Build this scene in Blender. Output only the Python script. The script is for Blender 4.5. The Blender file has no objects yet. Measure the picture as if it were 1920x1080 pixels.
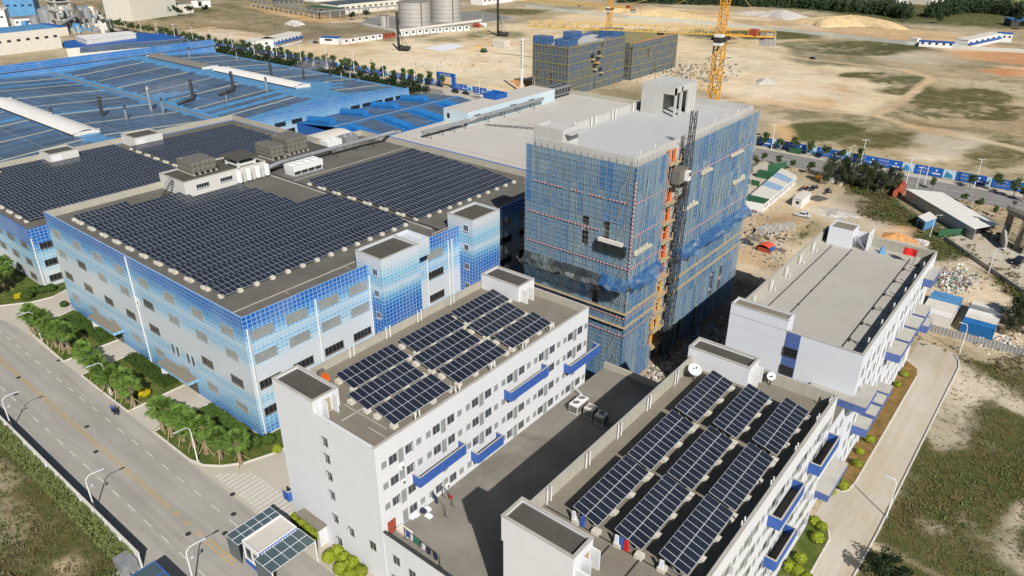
import bpy, math, random
import numpy as np
from mathutils import Vector, Matrix
R_ = random.Random(7)
scene = bpy.context.scene
COL = scene.collection
# ---------------------------------------------------------------- camera model
CF, CYAW, CPIT, CROL, CH = 1375.45, 128.799, 26.7533, .1958, 78.0
_y, _p, _r = [math.radians(a) for a in (CYAW, CPIT, CROL)]
FW = Vector((math.cos(_y)*math.cos(_p), math.sin(_y)*math.cos(_p), -math.sin(_p)))
_rt = Vector((math.sin(_y), -math.cos(_y), 0)); _up = _rt.cross(FW)
RT = _rt*math.cos(_r)+_up*math.sin(_r); UP = -_rt*math.sin(_r)+_up*math.cos(_r)
CAM = Vector((0, 0, CH))
def P(px, py, z=0.0):          # where a sight line meets the height z (used to survey positions)
    d = FW*CF+RT*(px-960)-UP*(py-540)
    return CAM+d*((z-CH)/d.z)
cam = bpy.data.cameras.new('camera'); co = bpy.data.objects.new('camera', cam); COL.objects.link(co)
cam.sensor_width = 36; cam.lens = CF/1920*36; cam.clip_start = 1; cam.clip_end = 6000
co.matrix_world = Matrix(((RT.x, UP.x, -FW.x, 0), (RT.y, UP.y, -FW.y, 0), (RT.z, UP.z, -FW.z, CH), (0, 0, 0, 1)))
scene.camera = co
# ---------------------------------------------------------------- colours and materials
def lin(c):
    c = c/255.0
    return c/12.92 if c <= .04045 else ((c+.055)/1.055)**2.4
def C3(r, g, b, k=1.0): return (lin(r)*k, lin(g)*k, lin(b)*k, 1)
class NT:
    def __init__(s, name):
        s.m = bpy.data.materials.new(name); s.m.use_nodes = True; s.t = s.m.node_tree
        s.t.nodes.clear(); s.out = s.t.nodes.new('ShaderNodeOutputMaterial')
        s.b = s.t.nodes.new('ShaderNodeBsdfPrincipled'); s.t.links.new(s.b.outputs[0], s.out.inputs[0])
    def n(s, typ, **kw):
        nd = s.t.nodes.new(typ)
        for k, v in kw.items(): setattr(nd, k, v)
        return nd
    def set(s, inp, v):
        if v is None: return
        if hasattr(v, 'is_output') or isinstance(v, bpy.types.NodeSocket): s.t.links.new(v, inp)
        else:
            if isinstance(v, (tuple, list)) and len(v) == 4 and inp.type == 'VECTOR': v = v[:3]
            inp.default_value = v
    def math(s, op, a, b=None, c=None, clamp=False):
        nd = s.n('ShaderNodeMath', operation=op, use_clamp=clamp); s.set(nd.inputs[0], a)
        if b is not None: s.set(nd.inputs[1], b)
        if c is not None: s.set(nd.inputs[2], c)
        return nd.outputs[0]
    def mix(s, f, a, b, mode='MIX'):
        nd = s.n('ShaderNodeMix', data_type='RGBA', blend_type=mode); nd.clamp_factor = True
        s.set(nd.inputs[0], f); s.set(nd.inputs[6], a); s.set(nd.inputs[7], b); return nd.outputs[2]
    def noise(s, scale, detail=4, rough=.6, vec=None, dist=0.0):
        nd = s.n('ShaderNodeTexNoise'); nd.inputs['Scale'].default_value = scale; nd.inputs['Detail'].default_value = detail
        nd.inputs['Roughness'].default_value = rough; nd.inputs['Distortion'].default_value = dist
        s.set(nd.inputs['Vector'], vec if vec is not None else s.pos()); return nd.outputs[0]
    def pos(s):
        if not hasattr(s, '_pos'): s._pos = s.n('ShaderNodeNewGeometry').outputs['Position']
        return s._pos
    def obj(s): return s.n('ShaderNodeTexCoord').outputs['Object']
    def xyz(s, v=None):
        nd = s.n('ShaderNodeSeparateXYZ'); s.set(nd.inputs[0], v if v is not None else s.pos()); return nd.outputs
    def comb(s, x, y, z):
        nd = s.n('ShaderNodeCombineXYZ')
        for i, v in enumerate((x, y, z)): s.set(nd.inputs[i], v)
        return nd.outputs[0]
    def mapr(s, v, a, b, c=0, d=1):
        nd = s.n('ShaderNodeMapRange'); s.set(nd.inputs[0], v)
        for i, q in enumerate((a, b, c, d)): nd.inputs[i+1].default_value = q
        return nd.outputs[0]
    def ramp(s, v, stops, mode='LINEAR'):
        nd = s.n('ShaderNodeValToRGB'); cr = nd.color_ramp; cr.interpolation = mode
        while len(cr.elements) > 1: cr.elements.remove(cr.elements[-1])
        cr.elements[0].position = stops[0][0]; cr.elements[0].color = stops[0][1]
        for p, c in stops[1:]:
            e = cr.elements.new(p); e.color = c
        s.set(nd.inputs[0], v); return nd.outputs[0]
    def bump(s, h, dist=.05, st=.5):
        nd = s.n('ShaderNodeBump'); nd.inputs['Strength'].default_value = st; nd.inputs['Distance'].default_value = dist
        s.set(nd.inputs['Height'], h); s.t.links.new(nd.outputs[0], s.b.inputs['Normal'])
    def base(s, c): s.set(s.b.inputs['Base Color'], c)
    def props(s, rough=.7, metal=0.0, spec=None):
        s.set(s.b.inputs['Roughness'], rough); s.set(s.b.inputs['Metallic'], metal)
        if spec is not None: s.set(s.b.inputs['Specular IOR Level'], spec)
def plain(name, c, rough=.7, metal=0.0, var=.12, scale=1.5, spec=None, bump=0.0):
    t = NT(name); n1 = t.noise(scale, 5, .65)
    dark = tuple(x*(1-var*1.4) for x in c[:3])+(1,); lite = tuple(min(1, x*(1+var)) for x in c[:3])+(1,)
    t.base(t.ramp(n1, [(.3, dark), (.5, c), (.72, lite)])); t.props(rough, metal, spec)
    if bump: t.bump(n1, bump)
    return t.m
M = {}
M['white_wall'] = None
def wall_mat(name, c, streak=.12, dirt=C3(150, 145, 132)):
    t = NT(name); x, y, z = t.xyz(); u = t.math('ADD', x, y)
    v = t.comb(t.math('MULTIPLY', u, .9), 0.0, t.math('MULTIPLY', z, .05))
    st = t.noise(1.0, 6, .7, v); st = t.mapr(st, .52, .85, 0, .6)
    big = t.noise(.12, 4, .6)
    col = t.mix(t.math('MULTIPLY', st, streak*2.0), c, dirt)
    col = t.mix(t.mapr(big, .35, .7, 0, .12), col, C3(196, 200, 206))
    t.base(col); t.props(.75, 0, .3); return t.m
M['white_wall'] = wall_mat('white_wall', C3(230, 231, 232, .92))
M['rear_white_wall'] = wall_mat('rear_white_wall', C3(226, 230, 236, .92), .06)
M['pale_wall'] = wall_mat('pale_wall', C3(222, 220, 212, .9), .2)
def concrete(name, c, stain=.5, scale=.35, seam=0.0, dirt=C3(96, 90, 80), streaky=False, tracks=None):
    t = NT(name); a = t.noise(scale, 6, .68, dist=.6); b = t.noise(scale*7, 4, .6); s2 = t.noise(scale*.3, 3, .6)
    f = t.math('MULTIPLY', t.mapr(a, .38, .72), stain)
    col = t.mix(f, c, dirt)
    col = t.mix(t.mapr(b, .3, .75, 0, .22), col, tuple(min(1, q*1.25) for q in c[:3])+(1,))
    col = t.mix(t.mapr(s2, .35, .7, 0, .35), col, tuple(q*.8 for q in c[:3])+(1,))
    if tracks:
        x, y, z = t.xyz(); v = t.comb(t.math('MULTIPLY', x, tracks[0]), t.math('MULTIPLY', y, tracks[1]), 0.0); q1 = t.noise(1.0, 6, .7, v, .4); q2 = t.noise(.35, 8, .8, dist=2.5)
        col = t.mix(t.mapr(q1, .42, .7, 0, .4), col, tuple(q*.75 for q in dirt[:3])+(1,)); col = t.mix(t.mapr(q2, .55, .7, 0, .3), col, tuple(q*.7 for q in dirt[:3])+(1,))
    if streaky:
        x, y, z = t.xyz(); v = t.comb(t.math('MULTIPLY', t.math('ADD', x, y), 1.2), 0.0, t.math('MULTIPLY', z, .12))
        col = t.mix(t.mapr(t.noise(1.0, 5, .7, v), .52, .82, 0, .32), col, tuple(q*.5 for q in dirt[:3])+(1,))
    if seam:
        x, y, z = t.xyz()
        fx = t.math('FRACT', t.math('DIVIDE', x, seam)); fy = t.math('FRACT', t.math('DIVIDE', y, seam))
        l = t.math('MAXIMUM', t.math('LESS_THAN', fx, .09/seam), t.math('LESS_THAN', fy, .09/seam))
        col = t.mix(t.math('MULTIPLY', l, .16), col, tuple(q*.55 for q in dirt[:3])+(1,))
    t.base(col); t.props(.9, 0, .2); t.bump(b, .02, .4); return t.m
M['concrete'] = concrete('concrete', C3(186, 182, 172), .35)
M['new_concrete'] = concrete('new_concrete', C3(192, 191, 189), .22, .12, 0, C3(165, 163, 160))
M['new_concrete_wall'] = concrete('new_concrete_wall', C3(196, 195, 190), .25, .3, 0, C3(140, 138, 134), True)
M['parapet_concrete'] = concrete('parapet_concrete', C3(184, 180, 164), .3, .3, 2.6, C3(120, 110, 92), True)
M['roof_felt'] = concrete('roof_felt', C3(112, 109, 102), .55, .15, 0, C3(72, 69, 64))
M['roof_dark'] = concrete('roof_dark', C3(92, 89, 82), .5, .3, 0, C3(55, 53, 50))
M['roof_tan'] = concrete('roof_tan', C3(138, 131, 117), .5, .22, 0, C3(105, 98, 84))
M['rc_roof'] = concrete('rc_roof', C3(198, 193, 184), .2, .08, 14, C3(170, 163, 150))
M['rb_roof'] = concrete('rb_roof', C3(184, 179, 169), .35, .12, 7.5, C3(150, 144, 134))
M['court_roof'] = concrete('court_roof', C3(146, 140, 129), .85, .11, 0, C3(96, 92, 84))
M['road_concrete'] = concrete('road_concrete', C3(174, 169, 159), .4, .05, 5.0, C3(132, 128, 120), tracks=(.03, .55))
M['drive_concrete'] = concrete('drive_concrete', C3(192, 184, 168), .3, .15, 5.0, C3(160, 150, 132))
M['side_road'] = concrete('side_road', C3(196, 190, 176), .5, .09, 4.5, C3(186, 160, 116), tracks=(.5, .04))
M['asphalt'] = concrete('asphalt', C3(146, 143, 138), .35, .06, 0, C3(112, 110, 106), tracks=(.03, .6))
M['kerb'] = plain('kerb', C3(212, 206, 194), .85)
M['white'] = plain('white_paint', C3(238, 238, 235, .93), .5, var=.05)
M['mark_white'] = plain('road_paint', C3(206, 203, 192), .7, var=.15, scale=3)
M['mark_yellow'] = plain('yellow_paint', C3(192, 162, 98), .7, var=.2, scale=2)
M['alu'] = plain('aluminium', C3(214, 216, 220), .4, .3, var=.08)
M['frame_grey'] = plain('window_frame', C3(176, 178, 176), .5, .1, var=.08)
M['panel_frame'] = plain('panel_frame', C3(180, 186, 194), .45, .3, var=.08)
M['galv'] = plain('galvanised_steel', C3(176, 178, 180), .45, .5, var=.15)
M['steel_dark'] = plain('dark_steel', C3(70, 70, 70), .6, .3)
M['ballast'] = plain('ballast_concrete', C3(214, 208, 192), .9, var=.15)
M['tank_grey'] = plain('tank_grey', C3(124, 120, 110), .55, .2, var=.15)
M['blue_band'] = plain('blue_render', C3(60, 98, 172), .6, var=.1)
M['blue_band2'] = plain('faded_blue_render', C3(84, 106, 164), .6, var=.1)
M['blue_sheet'] = plain('bright_blue_sheet', C3(30, 94, 172), .45, .1, var=.1)
M['blue_roof'] = plain('pale_blue_roof_sheet', C3(92, 150, 194), .5, .1, var=.15, scale=.3)
M['blue_roof2'] = plain('blue_roof_sheet', C3(44, 120, 184), .45, .1, var=.15, scale=.3)
M['white_sheet'] = plain('white_roof_sheet', C3(240, 236, 228, .94), .5, var=.05, scale=.4)
M['cream_sheet'] = plain('cream_sheet', C3(228, 222, 208, .92), .6, var=.08, scale=.6)
M['grey_sheet'] = plain('grey_roof_sheet', C3(140, 136, 128), .6, .2, var=.1)
M['orange'] = plain('orange_paint', C3(222, 105, 40), .6, var=.15)
M['crane_yellow'] = plain('crane_yellow', C3(226, 165, 62), .5, var=.2, scale=3)
M['jib_yellow'] = plain('jib_yellow', C3(216, 178, 92), .5, var=.2, scale=3)
M['podium_stain'] = None
M['red'] = plain('red_cloth', C3(205, 30, 30), .8)
M['black'] = plain('black_rubber', C3(28, 28, 30), .6)
M['green_sheet'] = plain('green_sheet', C3(44, 92, 62), .6)
M['brick_red'] = plain('red_sheet', C3(160, 76, 54), .7)
M['bark'] = plain('bark', C3(112, 98, 80), .95, var=.3, scale=4)
M['palm_bark'] = plain('palm_bark', C3(140, 122, 98), .95, var=.35, scale=6)
M['timber'] = plain('timber', C3(176, 160, 126), .8, var=.2)
M['skin'] = plain('skin', C3(196, 150, 122), .7); M['cloth_dark'] = plain('dark_cloth', C3(44, 52, 78), .9)
M['cloth_blue'] = plain('blue_cloth', C3(58, 92, 170), .9); M['cloth_white'] = plain('white_cloth', C3(226, 228, 232), .9); M['cloth_green'] = plain('green_cloth', C3(60, 130, 100), .9)
def glass(name, c, rough=.08):
    t = NT(name); n = t.noise(.6, 3, .6)
    t.base(t.mix(n, c, tuple(min(1, q*1.8) for q in c[:3])+(1,))); t.props(rough, 0, .8); return t.m
M['glass'] = glass('window_glass', C3(62, 66, 70))
M['glass_dark'] = glass('dark_window_glass', C3(34, 36, 40))
M['glass_grey'] = glass('dusty_window_glass', C3(128, 132, 130), .3)
M['glass_canopy'] = glass('canopy_glass', C3(66, 80, 84), .3)
def solar():
    t = NT('solar_cells'); n = t.noise(.25, 2, .5); o = t.obj(); x, y, z = t.xyz()
    fx = t.math('FRACT', t.math('MULTIPLY', x, 3.0)); fy = t.math('FRACT', t.math('MULTIPLY', y, 6.0))
    l = t.math('MAXIMUM', t.math('LESS_THAN', fx, .05), t.math('LESS_THAN', fy, .05))
    c = t.mix(t.mapr(n, .3, .7), C3(32, 37, 48), C3(42, 48, 60)); c = t.mix(t.math('MULTIPLY', l, .18), c, C3(110, 118, 130))
    t.base(c); t.props(.25, 0, .3); return t.m
M['solar'] = solar()
def shed_solar():
    t = NT('dusty_solar_cells'); x, y, z = t.xyz(); v = t.comb(t.math('MULTIPLY', x, .5), t.math('MULTIPLY', y, .07), 0.0)
    a = t.noise(1.0, 5, .65, v); b = t.noise(.05, 3, .6)
    c = t.ramp(a, [(.3, C3(48, 58, 78)), (.5, C3(72, 88, 108)), (.66, C3(96, 112, 128)), (.8, C3(140, 144, 132))])
    c = t.mix(t.mapr(b, .4, .68, 0, .5), c, C3(92, 132, 170))
    fx = t.math('FRACT', t.math('DIVIDE', x, 1.15)); c = t.mix(t.math('MULTIPLY', t.math('LESS_THAN', fx, .12), .35), c, C3(170, 182, 190))
    fy = t.math('FRACT', t.math('DIVIDE', y, 12.5)); c = t.mix(t.math('MULTIPLY', t.math('LESS_THAN', fy, .012), .6), c, C3(190, 200, 206))
    t.base(c); t.props(.35, 0, .5); return t.m
M['shed_solar'] = shed_solar()
def tile(name, stops, top, cell=.84, rowh=.76, faceline=C3(186, 220, 238)):
    t = NT(name); x, y, z = t.xyz(); u = t.math('ADD', x, y)
    row = t.math('FLOOR', t.math('DIVIDE', z, rowh/3.0)); jit = t.n('ShaderNodeTexWhiteNoise', noise_dimensions='1D'); t.set(jit.inputs['W'], row)
    zz = t.math('ADD', z, t.math('MULTIPLY', t.math('SUBTRACT', jit.outputs[0], .5), 1.5))
    base = t.ramp(t.math('DIVIDE', zz, top), stops, 'LINEAR')
    fu = t.math('FRACT', t.math('DIVIDE', u, cell)); fz = t.math('FRACT', t.math('DIVIDE', z, rowh))
    line = t.math('MAXIMUM', t.math('LESS_THAN', fu, .15), t.math('LESS_THAN', fz, .15))
    inner = t.math('MULTIPLY', t.math('MULTIPLY', t.math('GREATER_THAN', fu, .38), t.math('LESS_THAN', fu, .82)), t.math('MULTIPLY', t.math('GREATER_THAN', fz, .38), t.math('LESS_THAN', fz, .82)))
    cellid = t.comb(t.math('FLOOR', t.math('DIVIDE', u, cell)), t.math('FLOOR', t.math('DIVIDE', z, rowh)), 0.0)
    wn = t.n('ShaderNodeTexWhiteNoise', noise_dimensions='3D'); t.set(wn.inputs['Vector'], cellid)
    deep = t.mix(1.0, base, C3(186, 210, 232), 'MULTIPLY')
    sp_ = t.n('ShaderNodeSeparateColor'); t.set(sp_.inputs[0], base); sat = t.mapr(sp_.outputs[0], .25, .78, 1.0, .12)
    c = t.mix(t.math('MULTIPLY', t.math('MULTIPLY', inner, sat), t.mapr(wn.outputs[0], 0, 1, .35, 1.0)), base, deep)
    c = t.mix(t.math('MULTIPLY', line, .55), c, faceline)
    c = t.mix(t.mapr(t.noise(.15, 4, .6), .4, .75, 0, .18), c, C3(205, 210, 214))
    hs = t.n('ShaderNodeHueSaturation'); hs.inputs['Saturation'].default_value = 1.0; hs.inputs['Value'].default_value = .93; t.set(hs.inputs['Color'], c); t.base(hs.outputs[0]); t.props(.35, 0, .4); return t.m
DB, MB_, LB, PB, WT = C3(34, 106, 188), C3(72, 148, 204), C3(132, 188, 218), C3(184, 212, 222), C3(222, 224, 226, .97)
M['tile_a'] = tile('factory_tiles', [(0, C3(48, 120, 192)), (.07, C3(76, 146, 202)), (.12, C3(128, 184, 216)), (.2, C3(150, 196, 228)), (.24, C3(196, 216, 230)), (.29, C3(160, 202, 226)), (.34, PB), (.38, WT), (.56, WT), (.6, C3(204, 218, 226)), (.65, C3(166, 206, 228)), (.7, C3(140, 190, 228)), (.74, C3(196, 216, 228)), (.78, C3(160, 204, 228)), (.83, C3(128, 184, 228)), (.87, C3(96, 164, 212)), (.895, C3(52, 126, 196)), (.93, DB), (1, C3(34, 106, 188))], 22.8)
M['tile_t'] = tile('stair_tower_tiles', [(0, DB), (.3, DB), (.55, C3(26, 100, 186)), (.62, C3(40, 114, 192)), (.66, MB_), (.7, LB), (.74, PB), (.78, WT), (.8, LB), (.86, C3(150, 204, 226)), (.9, PB), (.93, WT), (1, WT)], 24.8)
M['tile_f'] = tile('second_factory_tiles', [(0, C3(214, 216, 212)), (.25, C3(216, 220, 218)), (.33, PB), (.42, LB), (.5, PB), (.58, LB), (.66, MB_), (.75, C3(34, 110, 190)), (1, C3(24, 98, 184))], 14.8)
M['tile_s'] = tile('shed_tiles', [(0, C3(196, 214, 224)), (.3, C3(176, 206, 226)), (.45, LB), (.6, C3(98, 154, 204)), (.8, C3(58, 126, 188)), (1, C3(52, 120, 184))], 12.0, 1.1, 1.1, C3(150, 186, 226))
M['tile_w'] = tile('pale_tiles', [(0, C3(190, 214, 220)), (1, C3(206, 222, 226))], 24, .9, .9)
def net(name, c1, c2, c3, alpha=.16, sc=1.0):
    t = NT(name); a = t.n('ShaderNodeAttribute', attribute_name='tint').outputs['Fac']; x, y, z = t.xyz(); u = t.math('ADD', x, y)
    v = t.comb(t.math('MULTIPLY', u, .8*sc), 0.0, t.math('MULTIPLY', z, .35*sc)); n = t.noise(1.0, 5, .7, v)
    n2 = t.noise(1.0, 6, .8, t.comb(t.math('MULTIPLY', u, 2.6*sc), 0.0, t.math('MULTIPLY', z, 1.6*sc)), 1.0)
    f = t.math('ADD', t.math('ADD', t.math('MULTIPLY', a, .5), t.math('MULTIPLY', n, .55)), t.math('MULTIPLY', t.math('SUBTRACT', n2, .5), .75))
    t.base(t.ramp(f, [(.25, c1), (.48, c2), (.62, c2), (.78, c3), (.95, C3(196, 204, 206))])); t.props(.85, 0, .2)
    tr = t.n('ShaderNodeBsdfTransparent'); mx = t.n('ShaderNodeMixShader'); mx.inputs[0].default_value = 1-alpha
    t.t.links.new(tr.outputs[0], mx.inputs[1]); t.t.links.new(t.b.outputs[0], mx.inputs[2]); t.t.links.new(mx.outputs[0], t.out.inputs[0]); return t.m
M['net'] = net('safety_net', C3(64, 116, 170), C3(118, 146, 164), C3(160, 172, 172), .1)
M['net_far'] = net('far_safety_net', C3(66, 98, 140), C3(92, 110, 128), C3(116, 118, 108), .1, .5)
M['net_blue'] = net('blue_tarpaulin', C3(46, 88, 136), C3(66, 106, 148), C3(112, 136, 158), .2)
M['net_black'] = net('dark_net', C3(44, 50, 52), C3(66, 74, 76), C3(96, 104, 104), .25)
def tape():
    t = NT('red_white_tape'); x, y, z = t.xyz(); u = t.math('ADD', t.math('ADD', x, y), z)
    f = t.math('LESS_THAN', t.math('FRACT', t.math('DIVIDE', u, .7)), .5)
    t.base(t.mix(f, C3(206, 200, 200), C3(150, 62, 82))); return t.m
M['tape'] = tape()
M['poles'] = plain('scaffold_tubes', C3(172, 174, 168), .6, .1, var=.25, scale=2)
M['poles_y'] = plain('rusty_yellow_tubes', C3(158, 148, 106), .6, .1, var=.3, scale=1)
def leafmat(name, c, var=.35):
    t = NT(name); n = t.noise(1.3, 3, .6); oi = t.n('ShaderNodeObjectInfo').outputs['Random']
    a = tuple(q*(1-var) for q in c[:3])+(1,); b = tuple(min(1, q*(1+var*1.2)) for q in c[:3])+(1,)
    f = t.math('ADD', t.math('MULTIPLY', n, .8), t.math('MULTIPLY', oi, .25))
    t.base(t.ramp(f, [(.25, a), (.5, c), (.78, b)])); t.props(.6, 0, .25)
    tl = t.n('ShaderNodeBsdfTranslucent'); tl.inputs[0].default_value = tuple(min(1, q*1.5) for q in c[:3])+(1,)
    mx = t.n('ShaderNodeMixShader'); mx.inputs[0].default_value = .2
    t.t.links.new(t.b.outputs[0], mx.inputs[1]); t.t.links.new(tl.outputs[0], mx.inputs[2]); t.t.links.new(mx.outputs[0], t.out.inputs[0]); return t.m
M['palm'] = leafmat('palm_leaves', C3(98, 124, 54), .45); M['leaf'] = leafmat('tree_leaves', C3(78, 98, 56)); M['casuarina'] = leafmat('casuarina_needles', C3(68, 78, 52))
M['hedge'] = leafmat('hedge_leaves', C3(72, 94, 40), .5); M['topiary'] = leafmat('yellow_green_leaves', C3(142, 154, 46), .45); M['yellow_leaf'] = leafmat('yellow_leaves', C3(196, 180, 30)); M['forest'] = leafmat('forest_leaves', C3(48, 64, 38), .4)
M['weed'] = leafmat('weed_leaves', C3(96, 104, 58), .4); M['weed_brown'] = leafmat('dry_weeds', C3(112, 102, 70), .35)
def grass():
    t = NT('lawn_grass'); a = t.noise(.5, 5, .7); b = t.noise(5, 3, .6)
    c = t.ramp(a, [(.3, C3(64, 82, 34)), (.5, C3(90, 104, 48)), (.7, C3(130, 120, 72))]); c = t.mix(t.math('MULTIPLY', b, .4), c, C3(60, 72, 34))
    t.base(c); t.props(.95, 0, .1); t.bump(b, .1, .8); return t.m
M['lawn'] = grass()
def soil(name, c1, c2, c3, sc=.4):
    t = NT(name); a = t.noise(sc, 6, .7); t.base(t.ramp(a, [(.3, c1), (.5, c2), (.7, c3)])); t.props(.95, 0, .1); t.bump(a, .3, .8); return t.m
M['sand'] = soil('sand', C3(190, 164, 122), C3(210, 184, 140), C3(224, 204, 168)); M['pale_blue_sheet'] = plain('pale_blue_sheet', C3(150, 178, 204), .5, var=.15); M['orange_soil'] = soil('orange_soil', C3(178, 124, 74), C3(204, 150, 96), C3(214, 170, 120))
M['grey_rubble'] = soil('grey_rubble', C3(160, 154, 146), C3(190, 184, 176), C3(220, 216, 210), 1.0); M['bed_soil'] = soil('planting_bed', C3(96, 82, 48), C3(128, 104, 62), C3(160, 118, 72), .7)
# ---------------------------------------------------------------- mesh builder and scene bookkeeping
class MB:
    def __init__(s): s.v = []; s.f = []; s.mi = []; s.t = []; s.m = 0; s.tint = .5
    def face(s, idx): s.f.append(idx); s.mi.append(s.m); s.t.append(s.tint)
    def poly(s, pts):
        b = len(s.v); s.v += [tuple(p) for p in pts]; s.face(list(range(b, b+len(pts)))); return s
    def hexa(s, p):            # 8 corners: bottom 4 ccw, top 4 ccw
        b = len(s.v); s.v += [tuple(q) for q in p]
        for q in ((0, 3, 2, 1), (4, 5, 6, 7), (0, 1, 5, 4), (1, 2, 6, 5), (2, 3, 7, 6), (3, 0, 4, 7)): s.face([b+i for i in q])
        return s
    def box(s, x0, x1, y0, y1, z0, z1):
        if x0 > x1: x0, x1 = x1, x0
        if y0 > y1: y0, y1 = y1, y0
        return s.hexa([(x0, y0, z0), (x1, y0, z0), (x1, y1, z0), (x0, y1, z0), (x0, y0, z1), (x1, y0, z1), (x1, y1, z1), (x0, y1, z1)])
    def beam(s, a, b, w, h=None):
        a, b = Vector(a), Vector(b); h = h or w; d = (b-a)
        if d.length < 1e-6: return s
        d.normalize(); r = d.cross(Vector((0, 0, 1)))
        if r.length < .05: r = Vector((1, 0, 0))
        r.normalize(); u = r.cross(d); r *= w/2; u *= h/2
        return s.hexa([a-r-u, a+r-u, a+r+u, a-r+u, b-r-u, b+r-u, b+r+u, b-r+u])
    def tube(s, pts, rad, n=8, caps=True):
        pts = [Vector(p) for p in pts]; rings = []
        rad = rad if isinstance(rad, (list, tuple)) else [rad]*len(pts)
        for i, p in enumerate(pts):
            d = (pts[min(i+1, len(pts)-1)]-pts[max(i-1, 0)]).normalized(); r = d.cross(Vector((0, 0, 1)))
            if r.length < .08: r = d.cross(Vector((0, 1, 0)))
            r.normalize(); u = r.cross(d); b = len(s.v)
            for k in range(n):
                a = 2*math.pi*k/n; s.v.append(tuple(p+(r*math.cos(a)+u*math.sin(a))*rad[i]))
            rings.append(b)
        for i in range(len(rings)-1):
            for k in range(n): s.face([rings[i]+k, rings[i]+(k+1) % n, rings[i+1]+(k+1) % n, rings[i+1]+k])
        if caps: s.face([rings[0]+k for k in range(n)][::-1]); s.face([rings[-1]+k for k in range(n)])
        return s
    def prism(s, poly, z0, z1):
        n = len(poly); b = len(s.v); s.v += [(p[0], p[1], z0) for p in poly]+[(p[0], p[1], z1) for p in poly]
        s.face([b+n+i for i in range(n)]); s.face([b+i for i in range(n)][::-1])
        for i in range(n): s.face([b+i, b+(i+1) % n, b+n+(i+1) % n, b+n+i])
        return s
    def mesh(s, name, mats):
        me = bpy.data.meshes.new(name); me.from_pydata(s.v, [], s.f)
        for m in (mats if isinstance(mats, (list, tuple)) else [mats]): me.materials.append(m if not isinstance(m, str) else M[m])
        if any(s.mi): me.polygons.foreach_set('material_index', s.mi)
        if any(abs(q-.5) > 1e-6 for q in s.t):
            at = me.attributes.new('tint', 'FLOAT', 'FACE'); at.data.foreach_set('value', s.t)
        me.update(); return me
def link(name, data, parent=None, kind=None):
    o = bpy.data.objects.new(name, data); COL.objects.link(o)
    if parent: o.parent = parent
    if kind: o['kind'] = kind
    return o
def tag(o, label, cat, group=None):
    o['label'] = label; o['category'] = cat
    if group: o['group'] = group
    return o
def thing(name, label, cat, loc=(0, 0, 0), rz=0.0, s=1.0, group=None):
    o = link(name, None); o.location = loc; o.rotation_euler = (0, 0, rz); o.scale = (s, s, s); o.empty_display_size = .1
    return tag(o, label, cat, group)
def part(parent, name, mb, mats, root=None):       # mb in world coordinates; parent chain sits at root.location
    r = root or parent
    l = r.location if r is not None else Vector((0, 0, 0))
    if l.length > 0: mb.v = [(a-l.x, b-l.y, c-l.z) for a, b, c in mb.v]
    return link(name, mb.mesh(name, mats), parent)
def solid(name, label, cat, mb, mats, group=None):  # a thing that is one mesh; origin at its base centre
    n = len(mb.v); cx = sum(v[0] for v in mb.v)/n; cy = sum(v[1] for v in mb.v)/n; cz = min(v[2] for v in mb.v)
    mb.v = [(a-cx, b-cy, c-cz) for a, b, c in mb.v]
    o = link(name, mb.mesh(name, mats)); o.location = (cx, cy, cz); return tag(o, label, cat, group)
def place(tpl, name, label, cat, loc, rz=0.0, s=1.0, group=None):   # tpl: [(part name, mesh, [(sub name, mesh)...])]
    r = thing(name, label, cat, loc, rz, s, group)
    for pn, me, subs in tpl:
        c = link(pn, me, r)
        for sn, sm in subs: link(sn, sm, c)
    return r
ORD = ['first', 'second', 'third', 'fourth', 'fifth', 'sixth', 'seventh', 'eighth', 'ninth', 'tenth', 'eleventh', 'twelfth', 'thirteenth', 'fourteenth', 'fifteenth', 'sixteenth', 'seventeenth', 'eighteenth', 'nineteenth', 'twentieth']
# ---------------------------------------------------------------- light
SUN_AZ, SUN_EL = math.radians(-35.0), math.radians(38.5)
sd = Vector((math.cos(SUN_EL)*math.cos(SUN_AZ), math.cos(SUN_EL)*math.sin(SUN_AZ), math.sin(SUN_EL)))
sl = bpy.data.lights.new('sun', 'SUN'); sl.energy = 5.0; sl.angle = math.radians(.5); sl.color = (1, .965, .92)
so = bpy.data.objects.new('sun', sl); COL.objects.link(so); so.rotation_euler = (-sd).to_track_quat('-Z', 'Y').to_euler()
w = bpy.data.worlds.new('World'); scene.world = w; w.use_nodes = True; wn = w.node_tree; bg = wn.nodes['Background']
sky = wn.nodes.new('ShaderNodeTexSky'); sky.sky_type = 'NISHITA'; sky.sun_disc = False; sky.sun_elevation = SUN_EL
sky.sun_rotation = math.pi/2-SUN_AZ; sky.altitude = 50; sky.air_density = 1.0; sky.dust_density = 1.0
wn.links.new(sky.outputs[0], bg.inputs[0]); bg.inputs[1].default_value = .05
scene.view_settings.view_transform = 'Standard'; scene.view_settings.look = 'None'; scene.view_settings.exposure = -.04; scene.view_settings.gamma = 1
scene.cycles.max_bounces = 5; scene.cycles.transparent_max_bounces = 8; scene.cycles.diffuse_bounces = 1
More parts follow.
